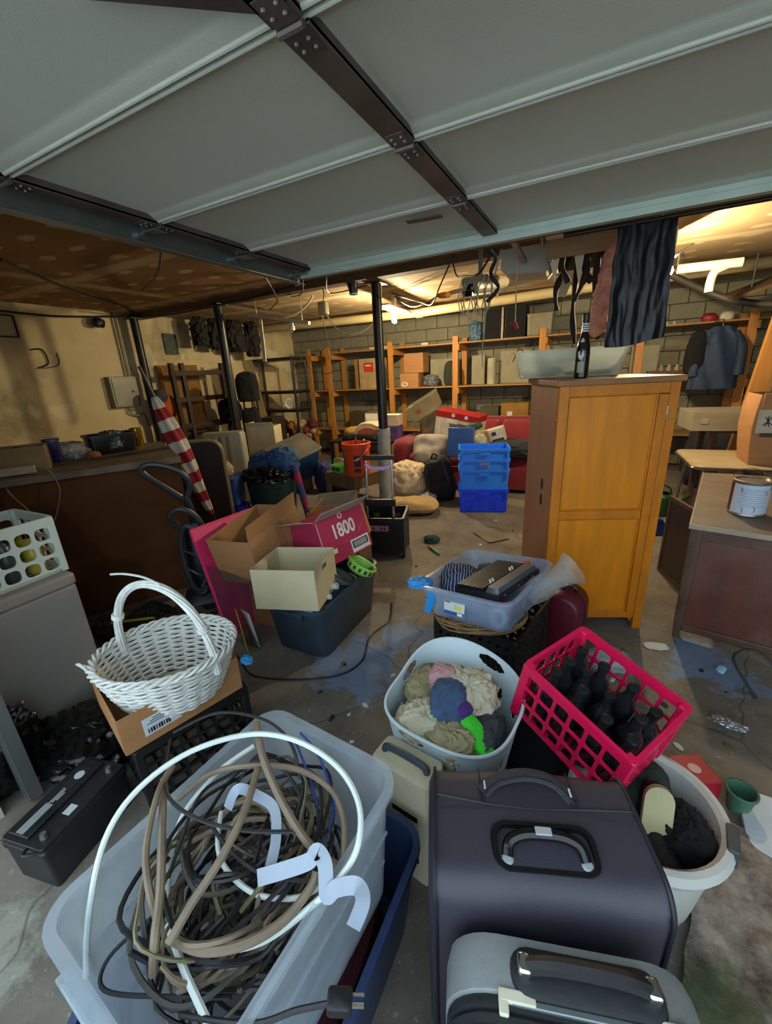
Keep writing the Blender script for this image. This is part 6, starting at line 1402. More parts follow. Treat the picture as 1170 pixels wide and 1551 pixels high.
mb = MB(); mb.bin(.60, .45, .40, .86, .05, .004, .014, .02); meshobj('body', mb, mat('tote_blue', '22456f', .4, var=.1), t)
mb = MB(); mb.T = Tm((.0, .02, .405), (.06, -.04, 0)); mb.rsec([(0, .64, .48, .05), (.02, .64, .48, .05), (.025, .60, .44, .05), (.015, .54, .38, .04), (.015, .52, .36, .04)], 4); meshobj('lid', mb, mat('lid_grey', '5b5a55', .5, dirt=.4, dcol='7a766a'), t)
mb = MB(); mb.box((0, 0, .12), (.34, .34, .24)); one('support_box', mb, mat('dull_card', '6b5a41'), 'plain brown box under the tipped blue tote', 'box', (-3.84, 4.60, 0), .4, bev=.004)

# ================================================================== against the left wall
t = thing('fuse_box', 'grey steel fuse box panel mounted on the stained wall', 'fuse box', (XL, 3.56, 1.29))
M_fb = mat('fuse_grey', '77766a', .45, .3, dirt=.3)
mb = MB(); mb.box((.05, 0, .20), (.10, .37, .40)); meshobj('case', mb, M_fb, t, .006)
mb = MB(); mb.box((.104, 0, .20), (.008, .32, .35)); dr = meshobj('door', mb, M_fb, t, .004)
mb = MB(); mb.box((.112, .10, .20), (.010, .03, .02)); meshobj('latch', mb, M_bpl, dr, .002)
mb = MB(); mb.tube(smooth_path([(.05, .02, 0), (.05, .03, -.08), (.05, .12, -.13), (.05, .22, -.12), (.03, .26, -.3)], 5), .012, 6); mb.tube([(.05, .12, .40), (.05, .12, 1.2)], .018, 8); meshobj('conduit', mb, M_fb, t)
def frame(nm, label, cat, x, y, z, w, h, m, bar=.012, fill=None):
    t = thing(nm, label, cat, (x, y, z))
    for c_, s_ in (((0, -w/2, 0), (bar, bar, h)), ((0, w/2, 0), (bar, bar, h)), ((0, 0, h/2), (bar, w, bar)), ((0, 0, -h/2), (bar, w, bar))):
        mb = MB(); mb.box(c_, s_); meshobj('frame_bar', mb, m, t, .002)
    if fill: mb = MB(); mb.box((-.003, 0, 0), (.004, w, h)); meshobj('picture', mb, fill, t)
    return t
frame('wire_bracket', 'black square wire bracket high on the left wall', 'bracket', XL+.02, 2.45, 2.25, .22, .22, M_post, .016)
mb = MB(); mb.tube(smooth_path([(0, -.12, .15), (0, .0, .15), (0, .02, 0), (0, -.1, -.05), (0, .12, -.02), (0, .14, .12)], 5), .008, 5); one('wire_hook', mb, M_post, 'bent black wire hook on the left wall below the bracket', 'hook', (XL+.02, 2.75, 1.86))
frame('wall_picture', 'small dark green picture on the stained wall', 'picture', XL+.02, 4.46, 2.13, .20, .28, mat('pic_frame', '4a4a36', .6), .018, mat('pic_green', '39493c', .6, var=.5, scale=25))
mb = MB(); mb.lump((.12, .14, .12), 120, .2, 4); one('corner_speaker', mb, M_post, 'black speaker hanging in the ceiling corner of the left wall', 'speaker', (XL+.08, 3.42, 2.30), (0, .4, 0))
mb = MB(); mb.box((0, 0, .5), (.03, .70, 1.10)); one('hardboard_sheet', mb, mat('tan_board', '8a6228', .8, var=.2), 'tan hardboard sheet leaning on the left wall', 'board', (XL+.05, 4.48, .78), (0, R(-1), 0))
mb = MB(); mb.box((0, 0, .39), (.28, .72, .78)); one('low_cabinet', mb, mat('cab_dark', '2a2016', .7), 'low dark cabinet under the tan hardboard sheet', 'cabinet', (XL+.18, 4.48, 0), bev=.006)
cloth('orange_vest', (.12, .30, .34), (XL+.28, 3.98, 1.10), 121, mat('hi_orange', 'b8541c', .85), 'orange safety vest hung beside the wall post', amp=.2)
cloth('knit_hat', (.16, .2, .18), (XL+.36, 3.86, 1.33), 122, c8, 'charcoal cap above the orange vest', amp=.12)
M_dw = mat('rack_wood', '2e1f12', .6, var=.2)
t = thing('wooden_rack', 'dark wooden ladder rack against the left wall', 'rack', (-5.55, 4.55, 0), R(90))
for x in (-.45, -.28, .45):
    mb = MB(); mb.box((x, 0, .92), (.06, .06, 1.84)); meshobj('upright', mb, M_dw, t, .003)
for z in (.55, .95, 1.33, 1.70):
    mb = MB(); mb.box((0, 0, z), (.98, .05, .07)); meshobj('rail', mb, M_dw, t, .003)
mb = MB(); mb.box((0, .15, .90), (.95, .30, .02)); meshobj('shelf', mb, M_dw, t)
cloth('black_bundle', (.30, .34, .40), (-5.45, 4.95, .92), 123, mat('black_cloth', '0e0e10', .95), 'black bundle on the wooden rack shelf', amp=.2)
cloth('black_bundle', (.40, .46, .62), (-5.25, 4.42, .0), 124, mat('black_cloth', '0e0e10', .95), 'black bundle on the floor before the wooden rack', amp=.2)
# folded stroller
t = thing('folded_stroller', 'folded black stroller standing upright behind the middle post', 'stroller', (-4.90, 4.86, 0), .5)
mb = MB(); mb.T = Tm((0, 0, 1.25)); mb.lump((.30, .26, .48), 125, .15, 4, e=.6); meshobj('hood', mb, mat('black_cloth', '0e0e10', .95), t, sharp=80)
for s in (-1, 1):
    mb = MB(); mb.tube([(s*.14, -.06, .08), (s*.10, .04, 1.3), (s*.12, -.06, 1.55)], .014, 8); mb.tube([(s*.14, .1, .08), (s*.08, -.06, 1.1)], .012, 8); meshobj('frame_tube', mb, M_post, t)
    for y in (-.06, .1):
        mb = MB(); mb.cyl((s*.14-.02, y, .08), (s*.14+.02, y, .08), .08, n=16); meshobj('wheel', mb, M_rub, t)
mb = MB(); mb.T = Tm((0, -.02, .55)); mb.lump((.26, .20, .70), 126, .15, 4, e=.6); meshobj('seat', mb, mat('black_cloth', '0e0e10'), t, sharp=80)
# picture board propped
mb = MB(); mb.box((0, 0, .45), (.02, .36, .95)); one('grey_board', mb, mat('board_khaki', '6b5f42', .7), 'khaki picture board leaning behind the stroller', 'board', (-5.15, 5.35, .95), (0, R(-8), R(20)), bev=.003)
mb = MB(); mb.box((0, 0, .475), (.5, .4, .95)); one('dark_cabinet', mb, mat('cab_dark', '2a2016', .7), 'dark low cabinet beneath the khaki board', 'cabinet', (-5.15, 5.42, 0), .2, bev=.006)
# black rack
t = thing('black_rack', 'black open steel shelving rack in the rear left corner', 'rack', (-5.38, 6.12, 0))
for sx in (-1, 1):
    for sy in (-1, 1):
        mb = MB(); mb.cyl((sx*.50, sy*.18, 0), (sx*.50, sy*.18, 1.90), .02, n=10); meshobj('upright', mb, M_post, t)
for z in (.45, 1.0, 1.32, 1.88):
    mb = MB(); mb.box((0, 0, z), (1.06, .42, .05)); meshobj('shelf', mb, M_post, t, .006)
mb = MB(); mb.tube([(.075*math.cos(a), 0, .075*math.sin(a)) for a in [2*math.pi*i/20 for i in range(20)]], .02, 8, closed=True); one('tape_ring', mb, mat('roll_white', 'd9dee2'), 'white tape roll on the black rack', 'tape roll', (-5.05, 5.95, 1.125), (0, 0, .2))
rnd = random.Random(31); jc = ['8a3a1c', 'a08a6a', '5c2018', '6b6250', '9a6a2c']; jn = ['rust red', 'pale tan', 'maroon', 'drab olive', 'ochre']
for k in range(24):
    x, z = rnd.uniform(-.42, .42), (.476 if k % 2 else .476)
    q = k % 5; s = rnd.uniform(.08, .14); lay = (k // 8)
    cloth('toy', (s*1.2, s, s*1.1), (-5.38+x+.25, 6.12+rnd.uniform(-.14, .08), .478+lay*.10), 130+k, mat('toy_'+jc[q], jc[q], .6, var=.3), jn[q]+' toy in the jumble on the lower black rack', amp=.35, freq=7, cat='toy', group=jn[q]+' toys on the black rack')
# ================================================================== shelving on the rear wall
M_pine = mat('pine_stud', 'b47a34', .6, var=.15, scale=3, stretch=(6, 6, .6)); M_pineb = mat('pine_board', 'a0763c', .6, var=.18, scale=3, stretch=(.6, 5, 4), dirt=.3)
t = thing('stud_shelving', 'long pine stud shelving built along the rear block wall', 'shelving', (0, 0, 0))
px_ = [-5.15, -4.71, -3.40, -2.23, -.91, .33, 1.47, 2.6]
for k, x in enumerate(px_):
    mb = MB(); mb.box((x, 6.80, 1.03), (.09, .04, 2.06) if k else (.07, .04, 2.06)); meshobj('front_post', mb, M_pine, t, .002)
    mb = MB(); mb.box((x, 7.31, 1.03), (.09, .04, 2.06)); meshobj('rear_post', mb, M_pine, t, .002)
    for z in (.545, 1.275, 1.94):
        mb = MB(); mb.box((x+.055, 7.05, z-.05), (.03, .56, .09)); meshobj('bearer', mb, M_pine, t, .002)
for a, b in zip(px_[:-1], px_[1:]):
    for z in (.56, 1.29, 1.955):
        if z > 1.9 and a < -4.8: continue
        mb = MB(); mb.box(((a+b)/2, 7.065, z), (b-a-.005, .53, .022)); meshobj('shelf_board', mb, M_pineb, t, .002)
def sbox(x, z, w, d, h, m, label, y=7.0, rz=0.0, flap=False, nm='box'):
    t = thing(nm, label, 'box', (x, y, z), rz)
    if flap: carton(t, w, d, h, m, (('f', h*.5, R(150)),))
    else:
        mb = MB(); mb.box((0, 0, h/2), (w, d, h)); meshobj('carton', mb, m, t, .003)
        mb = MB(); mb.box((0, 0, h+.0005), (.05, d, .001)); meshobj('tape', mb, M_tape, t)
    return t
SM, ST = 1.3015, 1.9665
sbox(-3.02, SM+.235, .36, .28, .32, M_card, 'brown carton stacked on the shelf box beside the post', 7.05)
b_ = sbox(-3.08, SM, .34, .30, .23, M_card, 'lower brown carton with open front flap on the shelf', 6.98, .05)
mb = MB(); mb.tube([(.05*math.cos(a), 0, .03*math.sin(a)) for a in [2*math.pi*i/16 for i in range(16)]], .018, 6, closed=True); one('rope_coil', mb, mat('rope_white', 'c9bfa6', .8), 'coil of white rope before the shelf carton', 'rope', (-3.16, 6.83, SM+.05))
cloth('parts_bag', (.24, .2, .2), (-2.72, 6.98, SM), 160, mat('parts_grey', '5b6266', .5), 'bag of metal parts on the shelf beside the cartons', amp=.35, freq=7, cat='bag')
t = sbox(-3.86, SM, .44, .30, .52, mat('box_sand', 'a88f66', .7), 'sand coloured carton with a red label on the shelf', 7.0)
mb = MB(); mb.box((-.02, -.152, .37), (.20, .003, .16)); meshobj('red_label', mb, mat('label_scarlet', 'b83a20', .5), t)
mb = MB(); mb.box((-.02, -.154, .40), (.12, .003, .02)); meshobj('label_print', mb, M_wht, t)
mb = MB(); mb.box((0, 0, .26), (.10, .05, .52)); one('loose_plank', mb, M_pineb, 'short plank standing on the shelf left of the sand carton', 'plank', (-4.17, 6.95, SM), bev=.002)
cloth('dark_jar', (.16, .14, .46), (-3.60, 6.84, SM), 161, c8, 'charcoal bundle before the sand carton', amp=.1)
M_beige = mat('beige_panel', '8f8a70', .7, var=.1)
for x, w, h, l_ in ((-2.55, .50, .44, 'beige flat carton leaning at the shelf back beside a pine post'), (-1.95, .22, .46, 'narrow beige carton right of the pine post'), (-1.30, .58, .50, 'wide beige carton on the shelf behind the wardrobe bin')):
    sbox(x, SM, w, .10, h, M_beige, l_, 7.2)
cloth('dark_bag', (.20, .18, .42), (-2.38, 6.98, SM), 162, mat('dk_green_bag', '2f352c', .9), 'dark green bag hanging right of the parts bag', amp=.15)
mb = MB(); mb.cyl((0, 0, 0), (0, 0, .40), .07, n=18); o = one('paper_roll', mb, mat('roll_pale', 'a5a489', .7), 'pale paper roll standing on the shelf', 'paper roll', (-1.70, 7.05, SM))
sbox(-1.27, .5715, .42, .30, .44, mat('box_mustard', '8f6a24', .7), 'mustard brown carton on the low shelf above the sofa', 6.98)
mb = MB(); mb.box((0, 0, 0), (.08, .003, .07)); one('white_tag', mb, M_wht, 'white tag on the mustard carton', 'tag', (-1.34, 6.828, .85))
sbox(-1.68, .5715, .3, .30, .38, mat('box_olive', '4f4a32', .8), 'dark olive carton left of the mustard one', 7.02)
for k, (x, c_, l_) in enumerate(((-4.2, '4a3a22', 'dark brown carton on the low rear shelf'), (-2.7, '3a3526', 'blackish carton low on the shelf behind the post'))): sbox(x, .5715, .4, .3, .3, mat('bx'+c_, c_, .8), l_, 7.05)
# top shelf: speakers, bin
M_spk = mat('speaker_black', '15120f', .6)
for x, w, h, l_ in ((-1.67, .24, .44, 'black loudspeaker on the top shelf left of the silver edge'), (-1.33, .30, .44, 'black loudspeaker on the top shelf right of the silver edge')):
    t = thing('loudspeaker', l_, 'loudspeaker', (x, 7.02, ST))
    mb = MB(); mb.box((0, 0, h/2), (w, .30, h)); meshobj('cabinet', mb, M_spk, t, .005)
    mb = MB(); mb.box((0, -.156, h/2), (w-.03, .012, h-.03)); meshobj('grille', mb, mat('grille_cloth', '0c0c0c', .95), t, .004)
mb = MB(); mb.box((0, 0, .22), (.035, .28, .44)); one('silver_panel', mb, mat('silver_trim', '9a8f7a', .3, .7), 'silver strip standing between the two loudspeakers', 'panel', (-1.515, 7.0, ST), bev=.003)
cloth('blue_tool', (.18, .16, .30), (-1.94, 6.95, ST), 163, mat('tool_blue', '3d5a73', .6, var=.5, scale=20), 'blue and grey power tool on the top shelf', amp=.35, freq=6, cat='tool')
t = thing('clear_bin', 'small clear bin of papers on the top shelf', 'storage bin', (-.98, 6.98, ST), .05)
mb = MB(); mb.bin(.38, .30, .30, .9, .03, .003, .01, .012); meshobj('body', mb, clear_plastic('clear_dusty', 'a9a284', .6), t)
cloth('white_papers', (.27, .21, .24), (-.98, 6.98, ST+.016), 164, mat('papers_cream', 'd0c7a8', .8), 'crumpled cream papers inside the small clear bin', amp=.3, freq=6, cat='papers')
for x, w, l_ in ((-3.62, .42, 'thin pale board lying on the top shelf left of the post'), (-2.78, .12, 'white folded paper on the top shelf')):
    mb = MB(); mb.box((0, 0, .02), (w, .12, .035)); one('flat_board', mb, mat('board_pale', 'b5ac94', .7), l_, 'board', (x, 6.9, ST), .05, bev=.003)
cable([(-1.35, 6.95, 1.62), (-1.25, 6.9, 1.80), (-1.1, 6.92, 1.70), (-1.0, 6.9, 1.86), (-.9, 6.95, 1.62)], .008, M_blackc, 'black cable coil sagging under the top shelf behind the wardrobe bin')
# right end of the shelves
mb = MB(); mb.lump((.16, .15, .12), 165, .08, 2); one('red_helmet', mb, mat('hat_red', '8a1420', .5), 'dark red ball on the top shelf at right', 'ball', (1.05, 6.92, ST))
mb = MB(); mb.lump((.15, .15, .12), 166, .08, 2); one('white_ball', mb, mat('hat_white', 'c0b8a4', .5), 'off-white ball beside the dark red one', 'ball', (1.22, 6.9, ST))
for k in range(3):
    mb = MB(); mb.lathe([(0, 0), (.02, 0), (.02, .03), (.012, .04), (0, .04)], 10); one('small_jar', mb, mat('jar_glass', 'a9a48c', .2), 'tiny glass jar on the top shelf beside the black sheet', 'jar', (.52+.08*k, 6.85, ST), group='tiny jars on the top shelf')
t = thing('wooden_tray', 'brown wooden tray of glass jars on the middle shelf at right', 'tray', (.72, 6.95, SM))
carton(t, .50, .24, .10, mat('tray_brown', '5a3420', .6), th=.012)
for k in range(3):
    mb = MB(); mb.lathe([(0, 0), (.03, 0), (.032, .12), (.02, .14), (.02, .16), (0, .16)], 14); one('glass_jar', mb, mat('jar_clear', '9a9880', .15), 'small glass jar standing in the brown wooden tray', 'jar', (.62+.09*k, 6.95, SM+.014), group='jars in the wooden tray')
sbox(.42, SM, .34, .08, .44, M_beige, 'beige carton behind the hanging black sheet', 7.22)
t = thing('hanging_coat', 'dark blue coat hanging from the rear shelf at right', 'coat', (1.12, 6.45, 1.18), .1)
def coat(u, v):
    a = 2*math.pi*u; w = .19+.05*(1-v)+.02*math.sin(a*7+v*3); q = .10+.02*math.sin(a*5+v*6)
    k = 1-.55*max(0, v-.82)/.18
    return Vector((w*k*math.cos(a), q*k*math.sin(a), .70*v))
mb = MB(); mb.grid(coat, 60, 26, cu=True); meshobj('body', mb, mat('coat_blue', '22344f', .7, var=.3, scale=9), t, sharp=80)
for s in (-1, 1):
    mb = MB(); mb.tube(smooth_path([(s*.12, 0, .62), (s*.21, -.02, .45), (s*.22, -.04, .15)], 5), .06, 10); meshobj('sleeve', mb, mat('coat_blue', '22344f'), t, sharp=80)
mb = MB(); mb.tube(smooth_path([(0, 0, .66), (0, 0, .74), (.02, .1, .78), (0, .34, .772)], 4), .006, 6); meshobj('hook', mb, M_steel, t)
cloth('black_bag', (.20, .16, .52), (.90, 6.42, 1.36), 167, mat('black_cloth', '0e0e10', .95), 'black bag hanging left of the dark blue coat', amp=.15)
mb = MB(); mb.T = Tm((1.20, 5.46, 0), (R(3), R(4.5), .2)); mb.box((0, 0, 1.05), (.14, .04, 2.1)); one('leaning_plank', mb, M_pine, 'orange pine plank leaning at the right edge', 'plank', bev=.003)
mb = MB(); mb.T = Tm((1.42, 5.80, 0), (R(-3), R(3), .1)); mb.box((0, 0, 1.0), (.12, .04, 2.0)); one('leaning_plank', mb, M_pineb, 'darker pine plank leaning behind the orange one', 'plank', bev=.003)
cloth('dark_heap', (.6, .5, .85), (1.25, 6.30, 0), 168, mat('heap_dark', '20242a', .9, var=.3), 'dark heap of bags under the hanging coat', amp=.2)

# ================================================================== ceiling: pipes, wires, opener, lamps
M_pipe2 = mat('cream_pipe', 'b9a878', .5, var=.1, dirt=.3)
t = thing('ceiling_pipe', 'long cream waste pipe running under the rear ceiling', 'pipe')
P0 = [(-5.9, 6.05, 2.40), (-2.5, 6.0, 2.35), (-.45, 6.0, 2.40), (2.6, 6.0, 2.44)]
for k in range(3):
    mb = MB(); mb.cyl(P0[k], P0[k+1], .058, n=16); meshobj('pipe_length', mb, M_pipe2, t)
for p in P0[1:3]:
    mb = MB(); mb.cyl((p[0]-.05, p[1], p[2]), (p[0]+.05, p[1], p[2]), .068, n=16); meshobj('coupling', mb, M_pipe2, t)
for x in (-4.5, -1.4, 1.0):
    mb = MB(); mb.box((x, 6.0, 2.45), (.03, .004, .12)); meshobj('strap', mb, M_dgal, t)
t = thing('vent_pipe', 'white elbow vent pipe under the ceiling beside the right bulb', 'pipe')
mb = MB(); mb.tube(smooth_path([(.45, 5.0, 2.315), (.70, 5.0, 2.31), (.92, 5.0, 2.305)], 4), .038, 12); meshobj('pipe', mb, mat('vent_white', 'c0bba8', .5), t)
mb = MB(); mb.tube(smooth_path([(.82, 5.02, 2.30), (.74, 5.02, 2.26), (.72, 5.02, 2.18), (.72, 5.02, 2.10)], 4), .035, 12); meshobj('elbow', mb, mat('vent_white', 'c0bba8'), t)
mb = MB(); mb.tube([(.45, 5.0, 2.35), (.45, 5.0, 2.5)], .006, 6); meshobj('hanger', mb, M_dgal, t)
mb = MB(); mb.tube(smooth_path([(.42, 5.9, 2.45), (.8, 6.0, 2.24), (1.1, 6.0, 2.10), (1.5, 6.0, 2.02), (2.4, 6.0, 1.98)], 6), .035, 10); one('grey_conduit', mb, mat('conduit_grey', '57534a', .5, .4), 'dark grey conduit sloping down at the right', 'conduit')
mb = MB(); mb.T = Tm((1.5, 5.9, 2.28), (R(10), R(-18), 0)); mb.box((0, 0, 0), (1.0, .5, .03)); one('ceiling_board', mb, M_beam, 'dark brown board sloping under the ceiling at right', 'board')
for x_ in (1.2, 1.8):
    mb = MB(); mb.cyl((x_, 5.9, 2.2), (x_, 5.9, 2.5), .006); one('hanger_rod', mb, M_dgal, ('left' if x_ < 1.5 else 'right')+' steel rod holding the sloping ceiling board', 'rod')
# bare bulbs
def bulb(x, y, z, label, plate):
    t = thing('ceiling_lamp', label, 'lamp', (x, y, z))
    mb = MB(); mb.lathe([(0, -.055), (.018, -.052), (.030, -.035), (.032, -.02), (.026, 0), (.015, .022), (.0135, .035), (0, .036)], 18)
    me = bpy.data.materials.new('lit_bulb'); me.use_nodes = True; b = me.node_tree.nodes['Principled BSDF']
    b.inputs['Base Color'].default_value = (1, .9, .7, 1); b.inputs['Emission Color'].default_value = (1.0, .80, .50, 1); b.inputs['Emission Strength'].default_value = BULB_W*plate[2]
    meshobj('bulb', mb, me, t)
    mb = MB(); mb.lathe([(0, .034), (.022, .034), (.026, .06), (.045, .075), (.05, .09), (0, .09)], 16); meshobj('socket', mb, mat('porcelain', 'd0cbb8', .3), t)
    mb = MB(); mb.box((0, 0, .5*(ZC-z)+.045), (.05, .05, ZC-z-.09)); meshobj('drop_block', mb, mat('porcelain', 'd0cbb8'), t, .005)
    mb = MB(); mb.T = Tm((0, 0, .10), plate[0]); mb.box((0, 0, .01), plate[1]); meshobj('reflector_plate', mb, mat('plate_white', 'c9c2a8', .4), t, .004)
bulb(-2.55, 5.26, 2.22, 'bare glowing bulb under the ceiling behind the steel post', ((0, 0, .1), (.20, .9, .02), 1.0))
bulb(.327, 4.254, 2.22, 'bare glowing bulb beside the hanging black sheet', ((.2, -.5, .3), (.16, .34, .012), .9))
# door opener head, rail, release cord
M_opn = mat('opener_white', 'a8a696', .4, var=.06, dirt=.3)
t = thing('door_opener', 'pale steel garage door opener head hung from the ceiling', 'door opener', (-.62, 3.66, 2.21), .06)
mb = MB(); mb.loft([[(x, y, z) for x, z in ((-.19, .03), (-.15, 0), (.13, -.03), (.17, .02), (.17, .16), (-.19, .16))] for y in (-.15, .15)][::-1]); meshobj('housing', mb, M_opn, t, .006)
mb = MB(); mb.box((-.21, -.155, .08), (.012, .01, .17), (0, .25, 0)); meshobj('end_plate', mb, M_opn, t)
for s in (-1, 1):
    mb = MB(); mb.box((s*.12, 0, .225), (.025, .004, .13)); meshobj('hanger_strap', mb, M_dgal, t)
mb = MB(); mb.box((-.02, -.62, .06), (.03, .95, .03)); meshobj('drive_rail', mb, M_dgal, t)
mb = MB(); mb.cyl((.10, -.30, .17), (.10, .30, .05), .01); mb.box((.25, .12, -.06), (.10, .01, .20), (0, .35, .2)); meshobj('bent_bracket', mb, mat('bracket_cream', 'b3a888', .5), t)
t = thing('release_cord', 'opener release cord with a small red handle', 'cord', (-.626, 3.2, 0))
mb = MB(); mb.cyl((0, 0, 2.27), (.008, 0, 1.845), .004, n=6); meshobj('cord', mb, mat('cord_cream', 'b0a488', .7), t)
mb = MB(); mb.tube([(-.025, 0, 1.845), (.008, 0, 1.838), (.025, 0, 1.80)], .011, 8); meshobj('red_handle', mb, mat('handle_red', 'a01c28', .4), t)
cable([(-.62, 2.47, 2.14), (-.60, 2.5, 2.10), (-.64, 2.56, 2.04), (-.61, 2.62, 1.98), (-.68, 2.66, 1.92)], .011, M_blackc, 'short black strap dangling from the door bottom rail')
cable([(-.62, 2.50, 2.13), (-.72, 2.6, 2.06), (-.9, 2.9, 2.12), (-1.05, 3.2, 2.2), (-1.2, 3.5, 2.47)], .006, M_blackc, 'thin black cord running from the strap to the ceiling')
# hanging shop lamp with cord loops
t = thing('hanging_fixture', 'long tan motor fixture draped in pale cord loops', 'fixture', (-1.0, 3.6, 2.18))
mb = MB(); mb.T = Tm((0, 0, 0), (R(8), 0, R(-20))); mb.loft([[(x, y, z) for x, z in rrect(.15*k, .13*k, .035, 3)] for y, k in ((-.10, 1.0), (.1, 1.0), (.36, .7), (.40, .5))][::-1]); meshobj('housing', mb, mat('fixture_tan', '8f8468', .4), t)
mb = MB(); mb.T = Tm((0, 0, 0), (R(8), 0, R(-20))); mb.box((0, .10, -.055), (.08, .5, .04)); mb.box((0, -.105, -.01), (.06, .012, .04)); meshobj('dark_slot', mb, M_bpl, t)
mb = MB(); mb.box((.02, 0, .18), (.03, .02, .28)); meshobj('hanger', mb, M_dgal, t)
for k in range(7):
    a = k*.9; w = .05+.03*(k % 3); x0 = -.09+.035*k
    mb = MB(); mb.tube(smooth_path([(x0, -.10, .05), (x0-w*.5, -.13, -.10), (x0, -.13, -.20-.03*(k % 3)), (x0+w*.5, -.12, -.08), (x0+.02, -.08, .05)], 6), .0045, 5); meshobj('cord_loop', mb, mat('cord_cream', 'b0a488'), t)
mb = MB(); mb.tube(smooth_path([(.08, -.12, -.05), (.10, -.13, -.25), (.085, -.13, -.45), (.09, -.13, -.62)], 5), .005, 5); meshobj('cord_tail', mb, mat('cord_cream', 'b0a488'), t)
# timber bulkhead with dangling dark stuff, pink insulation, black sheet
t = thing('timber_bulkhead', 'rough tan timber box hung below the ceiling', 'timber box', (-.22, 3.42, 2.215))
mb = MB(); mb.box((0, -.20, .04), (.44, .02, .11)); meshobj('front_board', mb, mat('timber_tan', '8a6a44', .7, var=.2, stretch=(.5, 4, 4)), t, .003)
mb = MB(); mb.box((0, -.205, .105), (.46, .04, .025)); meshobj('top_batten', mb, mat('batten_pale', 'b59c70', .6), t, .002)
mb = MB(); mb.box((-.21, .08, .10), (.02, .56, .24)); mb.box((.21, .08, .10), (.02, .56, .24)); meshobj('side_board', mb, mat('timber_tan', '8a6a44'), t, .003)
mb = MB(); mb.box((0, .35, .14), (.44, .02, .28)); meshobj('back_board', mb, M_beam, t)
rnd = random.Random(44)
for k in range(9):
    x = -.36+.045*k; ln = rnd.uniform(.15, .55)+.26; y = 3.5+rnd.uniform(-.15, .15)
    mb = MB(); mb.tube(smooth_path([(0, 0, 0), (.04*rnd.uniform(-1, 1), .02, -ln*.4), (.06*rnd.uniform(-1, 1), -.02, -ln*.75), (.05*rnd.uniform(-1, 1), 0, -ln)], 5), [.012+.012*math.sin(i*.5+k)**2 for i in range(16)], 7); one('dangling_strap', mb, mat('strap_dark', '1f1a15', .8), 'dark ragged strap dangling below the timber box', 'strap', (x, y, 2.497), group='dark straps under the timber box')
for k, (x, z) in enumerate(((-.40, 2.20), (-.25, 2.21))):
    mb = MB(); mb.T = Tm((x, 3.35, z), (0, .15-.3*k, .3)); mb.prism([(-.05, 0), (.05, .03), (.02, -.20)], -.004, .004); mb.T = Matrix.Identity(4)
    mb2 = MB(); mb2.T = Tm((x, 3.30, z), (R(90), 0, .2)); mb2.prism([(-.03, 0), (.03, .02), (.01, -.12-.05*k)], -.004, .004); one('white_shard', mb2, mat('shard_white', 'b8b096', .5), ('left', 'right')[k]+' pale plastic shard hanging beside the timber box', 'plastic')
mb = MB(); mb.T = Tm((-.075, 3.175, 1.97), (0, R(8), .2))
def ins(u, v):
    a = 2*math.pi*u; w = .055*(1+.25*noise.noise(Vector((v*6, 1, 0)))); d = .05
    n_ = .014*noise.noise(Vector((math.cos(a)*5, math.sin(a)*5, v*16)))+.008*noise.noise(Vector((math.cos(a)*12, math.sin(a)*12, v*40)))
    k = min(1, 8*v, 8*(1-v))**.5
    return Vector(((w+n_)*math.cos(a)*k, (d+n_)*math.sin(a)*k, (v-.5)*.54))
mb.grid(ins, 40, 50, cu=True); one('pink_insulation', mb, mat('fibreglass_pink', 'c98670', .95, var=.25, scale=14, bump=.3, bscale=90), 'torn pink fibreglass insulation hanging beside the black sheet', 'insulation', sharp=80)
def sheet(u, v):
    x = -.04+.262*u*(1+.06*v) + .01*noise.noise(Vector((v*5, u*2, 0))); z = 2.21-.565*v-.02*math.sin(u*3+1)*v
    y = 2.78+.010*math.sin(u*17+v*1.5)+.010*noise.noise(Vector((u*9, v*3, 3)))+.003*noise.noise(Vector((u*25, v*9, 3)))
    return Vector((x, y, z))
mb = MB(); mb.grid(sheet, 50, 60); mb.grid(lambda u, v: sheet(1-u, v)+Vector((0, .004, 0)), 50, 60); one('black_sheet', mb, mat('poly_black', '0d0f13', .42, bump=.04, bscale=30, stretch=(1, 1, .25)), 'crinkled black plastic sheet hanging below the raised door', 'plastic sheet', sharp=80)
mb = MB(); mb.cyl((-.30, 2.78, 2.215), (.60, 2.78, 2.215), .012); mb.box((.58, 2.78, 2.36), (.02, .02, .28)); mb.box((-.28, 2.78, 2.36), (.02, .02, .28)); one('hanging_rod', mb, M_post, 'black rod carrying the hanging plastic sheet', 'rod')
# hanging strips, junction box and wires round the middle
t = thing('broken_strip', 'broken white strip lamp batten hanging with a loose drop piece', 'lamp batten')
mb = MB(); mb.T = Tm((-3.65, 4.30, 2.245), (0, R(11), 0)); mb.box((0, 0, 0), (.92, .05, .04)); meshobj('batten', mb, mat('batten_white', 'b5ac90', .5), t, .004)
mb = MB(); mb.T = Tm((-3.94, 4.28, 2.02), (0, R(2), 0)); mb.box((0, 0, 0), (.055, .012, .50)); meshobj('drop_strip', mb, mat('strip_cream', 'c9bfa0', .5), t, .002)
mb = MB(); mb.lathe([(0, 0), (.03, .01), (.035, .04), (.02, .07), (.02, .10), (0, .10)], 14, (-3.46, 4.30, 2.09)); meshobj('lamp_holder', mb, mat('porcelain', 'd0cbb8'), t)
mb = MB(); mb.cyl((-4.0, 4.30, 2.32), (-4.0, 4.30, 2.5), .005); mb.cyl((-3.3, 4.30, 2.18), (-3.3, 4.30, 2.5), .005); meshobj('hanger_wire', mb, M_dgal, t)
t = thing('junction_box', 'yellowed junction box dangling on wires under the ceiling', 'junction box', (-2.775, 4.0, 2.18))
